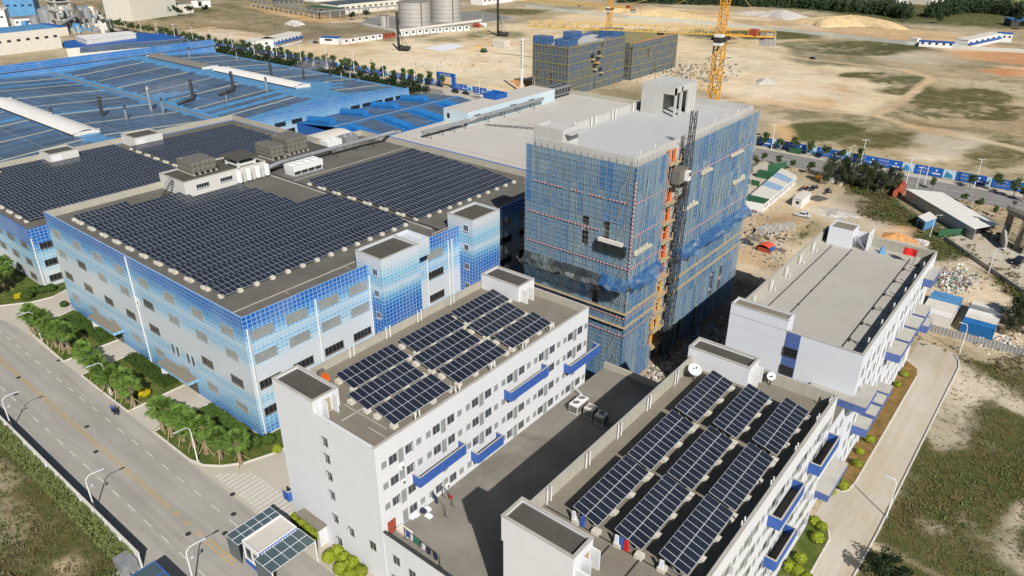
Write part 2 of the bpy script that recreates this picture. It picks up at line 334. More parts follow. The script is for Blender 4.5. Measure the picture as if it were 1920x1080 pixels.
# ---------------------------------------------------------------- ground sheet with soil, sand and dry grass areas
def axis(segs):
    out = []
    for a, b, st in segs: out += list(np.arange(a, b, st))
    out.append(segs[-1][1]); return np.array(out, float)
gx = axis([(-2600, -1200, 100), (-1200, -620, 12), (-620, -260, 3.5), (-260, 40, 1.6), (40, 400, 30)])
gy = axis([(-300, 0, 30), (0, 60, 1.6), (60, 420, 1.9), (420, 700, 4), (700, 1300, 14), (1300, 3000, 120)])
GX, GY = np.meshgrid(gx, gy); NXg, NYg = len(gx), len(gy)
rng = np.random.RandomState(3)
def vnoise(x, y, scale, seed=0, octs=4):
    tot = np.zeros_like(x); amp = 1.0; s = 0
    for o in range(octs):
        r = np.random.RandomState(seed*17+o); tab = r.rand(256, 256); u = x/scale*2**o+37.3; v = y/scale*2**o+11.7
        iu = np.floor(u).astype(int); iv = np.floor(v).astype(int); fu = u-iu; fv = v-iv; fu = fu*fu*(3-2*fu); fv = fv*fv*(3-2*fv)
        g = lambda a, b: tab[a % 256, b % 256]
        tot += amp*((g(iu, iv)*(1-fu)+g(iu+1, iv)*fu)*(1-fv)+(g(iu, iv+1)*(1-fu)+g(iu+1, iv+1)*fu)*fv); s += amp; amp *= .55
    return tot/s
def rgb(r, g, b): return np.array([lin(r), lin(g), lin(b)])
WX = GX+(vnoise(GX, GY, 22, 1)-.5)*16; WY = GY+(vnoise(GX, GY, 22, 2)-.5)*16
def sdist(poly, x, y):          # signed distance, negative inside
    poly = np.array(poly); d = np.full(x.shape, 1e9); ins = np.zeros(x.shape, bool); n = len(poly)
    for i in range(n):
        ax, ay = poly[i]; bx, by = poly[(i+1) % n]; ex, ey = bx-ax, by-ay
        t = np.clip(((x-ax)*ex+(y-ay)*ey)/(ex*ex+ey*ey+1e-9), 0, 1); d = np.minimum(d, np.hypot(x-ax-t*ex, y-ay-t*ey))
        if abs(ey) > 1e-9:
            c = ((ay > y) != (by > y)) & (x < (bx-ax)*(y-ay)/(ey)+ax); ins ^= c
    return np.where(ins, -d, d)
col = np.zeros(GX.shape+(3,)); col[:] = rgb(178, 162, 130)
veg = np.full(GX.shape, .35)
n1 = vnoise(GX, GY, 60, 5); n2 = vnoise(GX, GY, 14, 6); n3 = vnoise(GX, GY, 5, 7, 3)
def paint(px, c, soft=6, v=None, k=1.0, warp=True, world=False, thr=None):
    global col, veg
    poly = px if world else [tuple(P(a, b)[:2]) for a, b in px]
    d = sdist(poly, WX if warp else GX, WY if warp else GY); w = np.clip(.5-d/soft, 0, 1)*k
    if thr is not None: w = w*np.clip((n2*.55+n3*.45-thr)*13+.5, 0, 1)
    w = w*np.clip(1.25-1.1*(n3-.5)*2*(soft > 2), .35, 1); w = np.clip(w, 0, 1)
    col = col*(1-w[..., None])+rgb(*c)*w[..., None]
    if v is not None: veg = veg*(1-w)+v*w
def ell(cx, cy, rx, ry, c, soft=.6, v=None, k=1.0, thr=None):   # survey ellipse given as picture centre and radii
    paint([(cx+rx*math.cos(a), cy+ry*math.sin(a)) for a in np.linspace(0, 2*math.pi, 14)[:-1]], c, 10 if cy < 130 else 5, v, k, True, False, thr)
def line(px, c, width, soft=1.5, k=1.0):
    global col, veg
    pts = [tuple(P(a, b)[:2]) for a, b in px]; d = np.full(GX.shape, 1e9)
    x = GX+(vnoise(GX, GY, 9, 9)-.5)*3; y = GY+(vnoise(GX, GY, 9, 10)-.5)*3
    for (ax, ay), (bx, by) in zip(pts, pts[1:]):
        ex, ey = bx-ax, by-ay; t = np.clip(((x-ax)*ex+(y-ay)*ey)/(ex*ex+ey*ey+1e-9), 0, 1); d = np.minimum(d, np.hypot(x-ax-t*ex, y-ay-t*ey))
    w = np.clip((width/2-d)/soft+.5, 0, 1)*k; col = col*(1-w[..., None])+rgb(*c)*w[..., None]; veg = veg*(1-w)
SAND, PALE, DRY, OLIVE = (230, 210, 172), (240, 226, 198), (158, 142, 108), (104, 106, 66)
paint([(-200, -40), (480, -40), (700, 50), (745, 78), (560, 74), (380, 62), (240, 48), (100, 20), (-200, 0)], DRY, 12, .5)
paint([(240, 0), (420, 20), (300, 40), (180, 10)], (124, 122, 84), 10, .7)
paint([(440, 8), (540, 22), (640, 36), (700, 36), (700, 42), (600, 42), (500, 24)], (206, 168, 112), 6, 0)
paint([(560, 70), (760, 78), (745, 60), (660, 50), (590, 58)], (136, 124, 98), 10, .4)
paint([(520, 92), (620, 70), (735, 78), (900, 52), (1010, 40), (1010, 190), (930, 180), (822, 160), (700, 134), (570, 104)], SAND, 8, 0)
paint([(700, 90), (900, 70), (1000, 80), (1000, 170), (850, 150)], PALE, 20, 0, .8)
ell(850, 74, 60, 6, (150, 142, 110), v=.5, k=.8, thr=.45); ell(930, 66, 70, 9, (130, 128, 88), v=.6, k=.9, thr=.42); ell(640, 84, 30, 3, (206, 150, 96), v=0)
paint([(340, 56), (400, 50), (470, 60), (520, 74), (440, 76), (380, 68)], (218, 202, 176), 5, 0)
paint([(700, 30), (900, 20), (960, 30), (960, 42), (903, 40), (745, 60), (680, 48)], (146, 140, 130), 6, 0)
ell(960, 22, 70, 6, (120, 118, 74), v=.7)
paint([(1000, 44), (1100, 20), (1230, 14), (1420, 26), (1520, 80), (1650, 140), (1700, 182), (1640, 214), (1430, 196), (1280, 160), (1100, 150), (1000, 160)], SAND, 10, 0)
paint([(1330, 90), (1500, 130), (1640, 165), (1600, 195), (1430, 175), (1330, 140)], PALE, 16, 0, .8)
for e in ((1150, 62, 60, 10), (1310, 62, 40, 9), (1350, 76, 34, 8)): ell(*e, (128, 122, 84), v=.7, k=.9, thr=.4)
ell(1420, 66, 110, 9, (98, 104, 58), v=.8); ell(1500, 84, 40, 8, (120, 114, 80), v=.6, k=.9, thr=.4); ell(1570, 100, 100, 26, (140, 132, 104), v=.5, k=.9); ell(1610, 90, 90, 14, (104, 106, 70), v=.8, k=.9, thr=.42)
ell(1690, 90, 60, 7, (72, 72, 48), v=.8); ell(1730, 108, 90, 10, (192, 184, 168), v=0, k=.7); ell(1620, 140, 45, 6, (96, 100, 62), v=.8, thr=.35); ell(1690, 150, 60, 8, (110, 112, 72), v=.7, thr=.45)
paint([(1770, 90), (1860, 94), (1960, 98), (1960, 122), (1880, 120), (1800, 108)], (206, 146, 98), 5, .05); paint([(1822, 130), (1880, 124), (1960, 122), (1960, 144), (1870, 142)], (204, 138, 84), 4, .05)
paint([(1440, 196), (1640, 216), (1700, 186), (1760, 146), (1960, 150), (1960, 350), (1800, 330), (1600, 290), (1480, 262)], (188, 172, 138), 8, .45)
for e in ((1800, 185, 110, 18), (1870, 212, 70, 14), (1700, 170, 60, 9), (1760, 208, 60, 12)): ell(*e, (116, 106, 68), v=.8, k=.9, thr=.38)
ell(1545, 245, 70, 17, (92, 104, 52), v=.85); ell(1650, 262, 90, 16, (124, 112, 72), v=.75, k=.95, thr=.33); ell(1760, 262, 70, 20, (206, 196, 176), v=0, k=.85); ell(1740, 290, 60, 14, (208, 198, 180), v=0, k=.8); ell(1870, 290, 60, 30, (140, 126, 86), v=.7, k=.8)
ell(1475, 240, 22, 16, (216, 178, 124), v=0); ell(1455, 262, 30, 10, (206, 160, 104), v=0)
paint([(1060, -30), (1250, 4), (1420, 12), (1520, 20), (1700, 44), (1960, 56), (1960, -30)], (92, 98, 62), 20, .8)
paint([(1790, -20), (1990, -20), (1990, 14), (1860, 16)], (150, 152, 92), 10, .5)
paint([(1120, 12), (1340, 22), (1500, 40), (1640, 52), (1780, 60), (1900, 78), (1700, 72), (1500, 54), (1300, 40), (1120, 30)], (206, 178, 134), 8, 0)
paint([(1400, 48), (1560, 66), (1760, 80), (1900, 96), (1900, 88), (1700, 68), (1500, 52)], (208, 168, 122), 6, 0)
line([(1960, 290), (1840, 262), (1740, 246), (1640, 216), (1520, 206), (1430, 190), (1300, 186)], (212, 194, 160), 4.5)
line([(1640, 216), (1680, 196), (1730, 160), (1748, 146), (1700, 132), (1600, 120), (1490, 108), (1430, 86), (1370, 66)], (212, 186, 146), 5)
line([(1748, 146), (1800, 150), (1960, 165)], (196, 182, 152), 5, k=.6)
# the yard between the unfinished tower and the white block
paint([(1385, 300), (1430, 290), (1560, 330), (1640, 345), (1780, 440), (1930, 560), (1930, 690), (1690, 610), (1560, 470), (1380, 560), (1180, 760), (1150, 700), (1380, 420)], (198, 178, 144), 3, .1, warp=False)
paint([(1560, 320), (1640, 345), (1720, 400), (1800, 460), (1760, 462), (1660, 430), (1590, 372)], (108, 108, 58), 3, .85)
paint([(1740, 440), (1800, 456), (1930, 560), (1930, 600), (1830, 520), (1730, 470)], (106, 106, 60), 2.5, .8)
ell(1570, 398, 36, 20, (208, 204, 196), v=0); ell(1600, 382, 30, 18, (176, 162, 142), v=0, k=.8); ell(1540, 378, 22, 8, (208, 160, 108), v=0, k=.8); ell(1680, 432, 32, 12, (208, 158, 104), v=0); ell(1640, 420, 30, 8, (184, 172, 154), v=0)
ell(1470, 412, 40, 10, (160, 130, 92), v=.3, k=.8); ell(1520, 440, 30, 22, (132, 124, 84), v=.5, k=.7); ell(1430, 440, 30, 16, (134, 104, 72), v=.2, k=.8, thr=.4); ell(1420, 490, 30, 12, (200, 176, 140), v=0); ell(1790, 500, 60, 20, (196, 172, 136), v=.1); ell(1860, 630, 40, 24, (196, 178, 148), v=.1)
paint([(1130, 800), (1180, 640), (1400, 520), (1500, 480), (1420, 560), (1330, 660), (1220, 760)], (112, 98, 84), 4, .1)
ell(1215, 715, 22, 16, (190, 180, 166), v=0)
# verge fields either side
paint([(-200, 24.6), (-70, 24.6), (-70, -40), (-200, -40)], (84, 92, 46), 2, 1.0, warp=False, world=True)
paint([(-75, 24), (-62, 20), (-62, -20), (-75, -20)], (150, 140, 116), 3, .2, world=True)
for e in ((10, 920, 60, 60), (20, 990, 50, 40), (80, 950, 30, 12)): ell(*e, (168, 156, 132), v=.1, k=.75, thr=.45)
ell(130, 1040, 36, 20, (214, 190, 156), v=0, k=.9, thr=.35); ell(100, 960, 120, 60, (120, 104, 62), v=.9, k=.6, thr=.5)
paint([(-9.4, 60), (-7.4, 100), (-7.4, 150), (-12, 153), (40, 158), (60, 60)], (96, 92, 50), 1.2, 1.0, warp=False, world=True)
for pl_ in ([(1728, 650), (1790, 672), (1840, 700), (1900, 740), (1960, 770), (1960, 790), (1880, 760), (1820, 740), (1836, 800), (1800, 832), (1768, 850), (1748, 820), (1752, 770), (1730, 740), (1722, 690)], [(1890, 940), (1930, 960), (1930, 1090), (1900, 1070), (1872, 1040), (1884, 990)], [(1800, 960), (1830, 990), (1850, 1020), (1838, 1020), (1806, 990)], [(1730, 1000), (1770, 1010), (1800, 1040), (1760, 1030)]): paint(pl_, (188, 176, 152), 2.2, .12, .95)
ell(1890, 690, 40, 44, (108, 92, 58), v=.9, k=.8, thr=.4); ell(1850, 880, 80, 60, (84, 72, 44), v=1, k=.8, thr=.42); ell(1720, 860, 30, 80, (82, 92, 44), v=1, k=.7)
line([(1640, 1020), (1700, 1045), (1800, 1090)], (190, 170, 134), 1.2, .8)
bare = np.clip(1.1-veg*1.6, 0, 1); n4 = vnoise(GX, GY, 34, 12); n5 = vnoise(GX*.45+GY*.2, GY, 20, 13)
wv = bare*np.clip((n4-.52)*5, 0, 1)*.55; col = col*(1-wv[..., None])+rgb(214, 168, 112)*wv[..., None]
wv = bare*np.clip((n5-.54)*6, 0, 1)*.6; col = col*(1-wv[..., None])+rgb(238, 224, 200)*wv[..., None]
wv = (GY > 100)*np.clip((vnoise(GX*.6, GY, 26, 15)*.55+n3*.45-.53)*12, 0, 1)*.7*np.clip(veg*2.2, 0, 1); col = col*(1-wv[..., None])+rgb(92, 92, 56)*wv[..., None]
col *= (1.06+.5*(n2-.5)+.45*(n3-.5)+.3*(n1-.5))[..., None]
gm = bpy.data.meshes.new('ground'); vs = np.stack([GX, GY, np.zeros_like(GX)], -1).reshape(-1, 3)
idx = np.arange(NXg*NYg).reshape(NYg, NXg); fs = np.stack([idx[:-1, :-1], idx[:-1, 1:], idx[1:, 1:], idx[1:, :-1]], -1).reshape(-1, 4)
gm.from_pydata(vs.tolist(), [], fs.tolist())
ca = gm.color_attributes.new('soil_colour', 'FLOAT_COLOR', 'POINT'); ca.data.foreach_set('color', np.concatenate([np.clip(col, 0, 1).reshape(-1, 3), np.ones((NXg*NYg, 1))], 1).astype(np.float32).ravel())
va = gm.attributes.new('veg', 'FLOAT', 'POINT'); va.data.foreach_set('value', veg.astype(np.float32).ravel())
t = NT('earth'); a = t.n('ShaderNodeAttribute', attribute_name='soil_colour').outputs['Color']; v = t.n('ShaderNodeAttribute', attribute_name='veg').outputs['Fac']
fine = t.noise(.9, 8, .75); mid = t.noise(.11, 9, .75, dist=1.4); spk = t.noise(4.0, 3, .7)
c = t.mix(t.mapr(fine, .3, .72), t.mix(1.0, a, C3(218, 214, 206), 'MULTIPLY'), t.mix(.18, a, C3(246, 236, 218)))
vm = t.mapr(t.math('ADD', v, t.math('MULTIPLY', t.math('SUBTRACT', t.math('ADD', t.math('MULTIPLY', mid, .65), t.math('MULTIPLY', fine, .35)), .5), 3.2)), .5, .78)
green = t.ramp(t.noise(.5, 6, .7), [(.3, C3(58, 66, 30)), (.5, C3(84, 88, 44)), (.68, C3(112, 92, 56))])
c = t.mix(t.math('MULTIPLY', vm, .8), c, green); c = t.mix(t.mapr(spk, .62, .78, 0, .35), c, C3(90, 80, 60))
lf = t.noise(.035, 8, .7, dist=1.5); c = t.mix(t.mapr(lf, .5, .62, 0, .35), c, t.mix(1.0, c, C3(238, 214, 186), 'MULTIPLY')); c = t.mix(t.mapr(lf, .3, .44, .35, 0), c, t.mix(.5, c, C3(244, 232, 208)))
t.base(c); t.props(.95, 0, .1); t.bump(t.math('ADD', fine, t.math('MULTIPLY', v, t.math('MULTIPLY', spk, .6))), .35, .7)
gm.materials.append(t.m); link('ground', gm, None, 'structure')
# ---------------------------------------------------------------- roads
def sheet(name, poly, z, mat, kind='structure'):
    mb = MB(); mb.poly([(x, y, z) for x, y in poly]); return link(name, mb.mesh(name, mat), None, kind)
def pxs(l, z=0): return [tuple(P(a, b, z)[:2]) for a, b in l]
link_l = [(-480, 25.4), (-78, 25.4), (-60, 25.4), (-60, 39.7), (-480, 39.7)]
sheet('road', [(-480, 25.4), (-40, 25.4), (-40, 39.7), (-480, 39.7)], .02, 'road_concrete')
sheet('forecourt', [(-480, 39.7), (-40, 39.7), (-40, 51), (-75, 51), (-75, 62), (-94.4, 62), (-94.4, 50.8), (-182, 50.8), (-480, 50.8)], .012, 'drive_concrete')
sheet('forecourt', [(-85, 10), (-40, 10), (-40, 25.4), (-85, 25.4)], .008, 'road_concrete')
mk = MB()
for y in (36.6, 28.8):
    x = -300
    while x < -70: mk.box(x, x+2.2, y-.08, y+.08, .024, .032); x += 4.85
mk2 = MB()
mk2.box(-300, -90.5, 32.05, 32.2, .024, .032); mk2.box(-300, -90.5, 32.5, 32.65, .024, .032)
for x in (-89.5, -86.6, -83.5): mk2.box(x, x+1.4, 32.05, 32.2, .024, .032); mk2.box(x, x+1.4, 32.5, 32.65, .024, .032)
mk2.box(-80.8, -74, 32.0, 32.2, .024, .032); mk2.box(-80.8, -74, 32.6, 32.8, .024, .032)
link('lane_marking', mk.mesh('lane_marking', 'mark_white'), None, 'structure'); link('centre_line', mk2.mesh('centre_line', 'mark_yellow'), None, 'structure')
zb = MB(); z0 = -91.8                                             # zebra crossing beside the white dormitory
for k in range(22):
    x = z0+k*.92
    zb.box(x, x+.45, 40.3, min(44.6, 41.4+.75*k), .024, .034)
link('zebra_crossing', zb.mesh('zebra_crossing', 'mark_white'), None, 'structure')
pat = MB(); pat.poly([(*P(200, 860)[:2], .026), (*P(232, 840)[:2], .026), (*P(262, 895)[:2], .026), (*P(236, 915)[:2], .026)][::-1])
link('road_patch', pat.mesh('road_patch', 'road_concrete'), None, 'structure')
for i, (a, b) in enumerate([(35, 708), (30, 739), (163, 800), (180, 847), (353, 1001), (422, 1000), (436, 927), (438, 964), (546, 935), (110, 676)]):
    p = P(a, b); mc = MB(); mc.tube([(p.x, p.y, .02), (p.x, p.y, .034)], .42, 14); m_ = solid('manhole_cover', 'dark round manhole cover set in the pale concrete road', 'manhole cover', mc, 'steel_dark', 'manhole covers in the road')
# lawns with kerbs along the factory
LAWNS = [[(-161.6, 40.4), (-144.9, 39.9), (-144.9, 50.6), (-165.6, 50.6), (-164.5, 46)], [(-137.2, 39.9), (-119.0, 39.9), (-119.0, 50.6), (-137.2, 50.6)],
         [(-109.9, 39.9), (-98.6, 39.9), (-95.6, 40.6), (-93.2, 42.3), (-91.0, 45.0), (-89.4, 49.4), (-88.6, 54), (-88.6, 62), (-94.2, 62), (-94.2, 50.6), (-109.9, 50.6)]]
for L in LAWNS:
    mb = MB(); mb.prism(L, .0, .13); link('lawn', mb.mesh('lawn', 'lawn'), None, 'structure')
    k = MB()
    for a, b in zip(L, L[1:]+L[:1]):
        if abs(a[1]-50.6) < .1 and abs(b[1]-50.6) < .1: continue
        k.beam((a[0], a[1], .08), (b[0], b[1], .08), .28, .2)
    link('kerb', k.mesh('kerb', 'kerb'), None, 'structure')
L0 = pxs([(-300, 560), (-300, 470), (0, 500)])+[(-204, 50.9), (-181.9, 51.2), (-181.6, 56), (-172, 56)]+pxs([(122, 543), (100, 556), (60, 566), (0, 573)])
mb = MB(); mb.prism(L0, 0, .13); link('lawn', mb.mesh('lawn', 'lawn'), None, 'structure')
k = MB(); q = pxs([(124, 544), (100, 557), (60, 567), (0, 574), (-100, 578)])
for a, b in zip(q, q[1:]): k.beam((a[0], a[1], .08), (b[0], b[1], .08), .3, .2)
link('kerb', k.mesh('kerb', 'kerb'), None, 'structure')
sheet('service_road', pxs([(-20, 574), (60, 567), (124, 544), (160, 590), (100, 575), (48, 590), (60, 625), (-20, 590)]), .028, 'drive_concrete')
# right-hand service road
RR = [(-16.2, 99.3), (-16.2, 60), (-8.9, 60), (-8.0, 93), (-7.8, 148.8), (-8.4, 151.6), (-9.6, 153.6), (-16.2, 155)]
sheet('road', RR, .02, 'side_road')
k = MB()
q = [(-8.9, 60), (-8.0, 93), (-7.8, 148.8), (-8.4, 151.6), (-9.6, 153.6), (-16.2, 155)]
for a, b in zip(q, q[1:]): k.beam((a[0], a[1], .1), (b[0], b[1], .1), .22, .24)
link('kerb', k.mesh('kerb', 'kerb'), None, 'structure')
BED = [(-16.3, 98.4), (-14.6, 98.6), (-13.9, 99.8), (-13.6, 102), (-13.4, 140), (-14, 143), (-16.3, 145)]
mb = MB(); mb.prism(BED, 0, .12); link('planting_bed', mb.mesh('planting_bed', 'bed_soil'), None, 'structure')
LW = [(-16.3, 60), (-12.6, 60), (-12.9, 80), (-12.9, 87.6), (-13.6, 89.2), (-15.3, 89.8), (-16.3, 89.8)]
mb = MB(); mb.prism(LW, 0, .12); link('lawn', mb.mesh('lawn', 'lawn'), None, 'structure')
for L in (BED[:5], LW[1:6]):
    k = MB()
    for a, b in zip(L, L[1:]): k.beam((a[0], a[1], .09), (b[0], b[1], .09), .22, .2)
    link('kerb', k.mesh('kerb', 'kerb'), None, 'structure')
# avenue behind, and its pavements
sheet('avenue', [(-700, 257), (120, 257), (120, 271.5), (-700, 271.5)], .03, 'asphalt')
sheet('pavement', [(-700, 271.5), (120, 271.5), (120, 275.5), (-700, 275.5)], .05, 'drive_concrete')
k = MB(); k.box(-700, 120, 263.9, 264.1, .034, .042)
x = -300
while x < 60: k.box(x, x+3, 260.3, 260.5, .034, .042); k.box(x, x+3, 267.6, 267.8, .034, .042); x += 8
link('lane_marking', k.mesh('lane_marking', 'mark_white'), None, 'structure')
sheet('avenue', pxs([(700, 220), (1100, 150), (1110, 170), (760, 250)]), .02, 'asphalt') if False else None
sheet('car_park', pxs([(1762, 446), (1860, 436), (1960, 505), (1960, 580), (1920, 545)]), .025, 'side_road')
sheet('pavement', pxs([(822, 162), (856, 168), (905, 192), (850, 196)]), .04, 'drive_concrete')
sheet('yard', pxs([(1395, 300), (1440, 300), (1462, 345), (1398, 400), (1388, 400)]), .02, 'side_road')
sheet('yard', pxs([(690, 34), (905, 20), (960, 34), (905, 42), (745, 62), (672, 46)]), .06, 'asphalt')
# ---------------------------------------------------------------- shared building kit
def win_mesh(w, h, mull, fm='frame_grey', gm='glass', sill=True, d=.12, two=False):
    f = MB(); t_ = .06; y, z = w/2, h/2
    f.box(0, d, -y, -y+t_, -z, z); f.box(0, d, y-t_, y, -z, z); f.box(0, d, -y+t_, y-t_, z-t_, z); f.box(0, d, -y+t_, y-t_, -z, -z+t_)
    for k in range(1, mull+1):
        yy = -y+w*k/(mull+1); f.box(.02, d*.7, yy-.025, yy+.025, -z+t_, z-t_)
    if sill: f.box(0, d+.08, -y-.05, y+.05, -z-.09, -z)
    p = MB(); p.box(.005, .04, -y+t_, y-t_, -z+t_, z-t_)
    if two:
        f.m = 1; f.box(.005, .04, -y+t_, y-t_, -z+t_, z-t_); return f.mesh('window', [fm, gm]), None
    return f.mesh('window', fm), p.mesh('pane', gm)
ROTF = {'+x': 0.0, '-y': -math.pi/2, '-x': math.pi, '+y': math.pi/2}
def put(root, name, mesh, x, y, z, face, sub=None):
    o = link(name, mesh, root); l = root.location
    o.location = (x-l.x, y-l.y, z-l.z); o.rotation_euler = (0, 0, ROTF[face])
    if sub: link(sub[0], sub[1], o)
    return o
def shell(mb, x0, x1, y0, y1, z0, z1, t=.3):
    mb.box(x0, x0+t, y0, y1, z0, z1); mb.box(x1-t, x1, y0, y1, z0, z1)
    mb.box(x0+t, x1-t, y0, y0+t, z0, z1); mb.box(x0+t, x1-t, y1-t, y1, z0, z1); return mb
def coping(x0, x1, y0, y1, z, t=.42, h=.07, sides='wesn'):
    mb = MB(); e = .06
    if 'w' in sides: mb.box(x0-e, x0+t, y0-e, y1+e, z, z+h)
    if 'e' in sides: mb.box(x1-t, x1+e, y0-e, y1+e, z, z+h)
    if 's' in sides: mb.box(x0+t, x1-t, y0-e, y0+t, z, z+h)
    if 'n' in sides: mb.box(x0+t, x1-t, y1-t, y1+e, z, z+h)
    return mb
def stair_house(root, name, x0, x1, y0, y1, z0, z1, wall, roof, cut=.35):
    mb = MB(); shell(mb, x0, x1, y0, y1, z0, z1, .25); o = part(root, name, mb, wall, root)
    r = MB(); r.box(x0+.25, x1-.25, y0+.25, y1-.25, z1-cut-.15, z1-cut); ro = part(o, 'roof', r, roof, root)
    c = coping(x0, x1, y0, y1, z1, .3); part(o, 'coping', c, 'concrete', root); return o
# ---------------------------------------------------------------- solar arrays
BAL = MB(); BAL.box(-.42, .42, -.38, .38, 0, .5); BALM = BAL.mesh('ballast_block', 'ballast')
def solar_array(x0, x1, y0, y1, zf, lo, hi, ncol, label, group, leg_h=True, bal='ends', mod_len=1.0, cat='solar array'):
    """high side at x0, low side at x1, standing on a roof at height zf"""
    root = thing('solar_array', label, cat, ((x0+x1)/2, (y0+y1)/2, zf), 0, 1, group); l = root.location
    n = max(1, int(round((y1-y0)/mod_len))); dy = (y1-y0)/n; dx = (x1-x0)/ncol; g = .045 if ncol > 2 else .038
    Z = lambda x: hi+(lo-hi)*(x-x0)/(x1-x0)
    fr = MB(); fr.hexa([(x0, y0, zf+hi-.07), (x1, y0, zf+lo-.07), (x1, y1, zf+lo-.07), (x0, y1, zf+hi-.07), (x0, y0, zf+hi), (x1, y0, zf+lo), (x1, y1, zf+lo), (x0, y1, zf+hi)])
    part(root, 'frame', fr, 'panel_frame' if ncol > 2 else 'alu')
    pn = MB()
    for c in range(ncol):
        a, b = x0+c*dx+g, x0+(c+1)*dx-g
        for k in range(n):
            s_, e = y0+k*dy+g, y0+(k+1)*dy-g; za, zb = zf+Z(a)+.012, zf+Z(b)+.012
            pn.poly([(a, s_, za), (b, s_, zb), (b, e, zb), (a, e, za)])
    part(root, 'panels', pn, 'solar')
    rk = MB(); ny = max(2, int((y1-y0)/3.2)+1)
    for k in range(ny):
        yy = y0+.4+(y1-y0-.8)*k/(ny-1)
        rk.beam((x0+.5, yy, zf+.1), (x0+.5, yy, zf+Z(x0+.5)-.07), .09); rk.beam((x1-.5, yy, zf+.1), (x1-.5, yy, zf+Z(x1-.5)-.07), .09)
        rk.beam((x0+.5, yy, zf+.35), (x1-.5, yy, zf+.35), .07)
        if hi > 1.5: rk.beam((x0+.5, yy, zf+hi-.3), (x0+1.9, yy, zf+.4), .06)
    for xx in (x0+.5, x1-.5): rk.beam((xx, y0+.1, zf+Z(xx)-.13), (xx, y1-.1, zf+Z(xx)-.13), .08)
    part(root, 'rack', rk, 'galv')
    pos_ = []
    if bal in ('ends', 'all'): pos_ += [(x0+.5, y0-.05), (x1-.6, y0-.05)]
    if bal == 'all': pos_ += [(x1-.05, y0+3.2*i) for i in range(1, int((y1-y0)/3.2)+1)]
    if bal == 'near': pos_ += [(xx, yy) for xx in (x0+.5, x1-.2) for yy in [y0+.1+(y1-y0-.2)*i/3 for i in range(4)]]
    for a, b in pos_:
        o = link('ballast_block', BALM, root); o.location = (a-l.x, b-l.y, 0)
    return root
# ---------------------------------------------------------------- the big tiled factory block
AX0, AX1, AY0, AY1, AZ, AR = -166.8, -94.4, 50.8, 137.0, 22.8, 21.35
fa = thing('factory_building', 'large blue and white tiled factory block with solar rows on its roof', 'factory', ((AX0+AX1)/2, (AY0+AY1)/2, 0))
mb = MB(); shell(mb, AX0, AX1, AY0, AY1, 0, AZ); part(fa, 'wall', mb, 'tile_a', fa)
mb = MB()                                               # plain rendered inner face of the parapet
i_ = .3; mb.box(AX0+i_, AX0+i_+.03, AY0+i_, AY1-i_, AR-.1, AZ-.02); mb.box(AX0+i_, AX1-i_, AY1-i_-.03, AY1-i_, AR-.1, AZ-.02)
mb.box(AX1-i_-.03, AX1-i_, AY0+i_, AY1-i_, AR-.1, AZ-.02); mb.box(AX0+i_, AX1-i_, AY0+i_, AY0+i_+.03, AR-.1, AZ-.02); part(fa, 'parapet', mb, 'parapet_concrete', fa)
mb = MB(); mb.box(AX0+.3, AX1-.3, AY0+.3, AY1-.3, AR-.4, AR); roofA = part(fa, 'roof', mb, 'roof_felt', fa)
mb = MB()                                                # pale seams and conduits on the roof
mb.box(AX1-5.2, AX1-5.05, AY0+1, 93, AR+.004, AR+.12); mb.box(AX0+1, AX1-3, 51.9, 52.05, AR+.004, AR+.12)
mb.box(-166, -99.5, 97.7, 97.85, AR+.004, AR+.3); mb.box(AX1-3.5, AX1-3.35, 96, 136, AR+.004, AR+.1)
for y in (62, 75, 88): mb.box(AX1-5, AX1-3.6, y, y+.1, AR+.004, AR+.06)
mb.box(-147.2, -147.05, 99, 136, AR+.004, AR+.1)
part(fa, 'conduit', mb, 'concrete', fa)
mb = MB(); mb.box(-160, -98, 97.9, 98.7, AR+.01, AR+.22); part(fa, 'gutter', mb, 'steel_dark', fa)
part(fa, 'coping', coping(AX0, AX1, AY0, AY1, AZ, .34, .06, 'wn'), 'concrete', fa)
mb = MB(); mb.box(AX0-.08, AX1, AY1-.1, AY1+.1, AZ-.02, AZ+.25); part(fa, 'trim', mb, 'blue_band', fa)
WA = win_mesh(3.5, 1.55, 3, 'glass_grey', 'glass_grey'); WA2 = win_mesh(3.5, 1.5, 3, 'tank_grey', 'glass'); WB = win_mesh(4.1, 1.55, 4, 'glass_grey', 'glass_grey'); WB2 = win_mesh(4.1, 1.5, 4, 'tank_grey', 'glass_dark')
for ri, z in enumerate((19.0, 14.55, 9.3, 4.1)):
    for ci in range(8):
        x = -162.5+9.04*ci
        if ri == 2 and ci == 5: continue
        m_ = WA2 if ri == 2 or (ri == 1 and ci in (1, 4)) else WA
        put(fa, 'window', m_[0], x, AY0-.001, z, '-y', ('pane', m_[1]))
thin = win_mesh(1.0, 2.2, 0)
for x in (-120.4, -118.8, -115.2, -113.6): put(fa, 'narrow_window', thin[0], x, AY0-.001, 7.3, '-y', ('pane', thin[1]))
for ri, z in enumerate((19.2, 14.9, 9.8, 4.5)):
    for y in (53.9, 60.5, 67.1, 73.6, 93.2, 115, 122, 129):
        if ri == 3 and y > 54: continue
        m_ = WB2 if ri >= 2 or (ri == 1 and y > 90) else WB
        put(fa, 'window', m_[0], AX1+.001, y, z, '+x', ('pane', m_[1]))
pipe = lambda x, y, z0, z1, r=.13: MB().tube([(x, y, z0), (x, y, z1)], r, 8)
for x, y in ((-131.2, AY0-.16), (AX1+.18, 51.3), (AX1+.18, 64.4), (AX1+.18, 76.2), (AX1+.18, 90.8), (AX1+.18, 96.8), (AX1+.18, 97.9)):
    part(fa, 'downpipe', pipe(x, y, 0.1, 20.7 if y > 50.9 else AZ), 'white', fa)
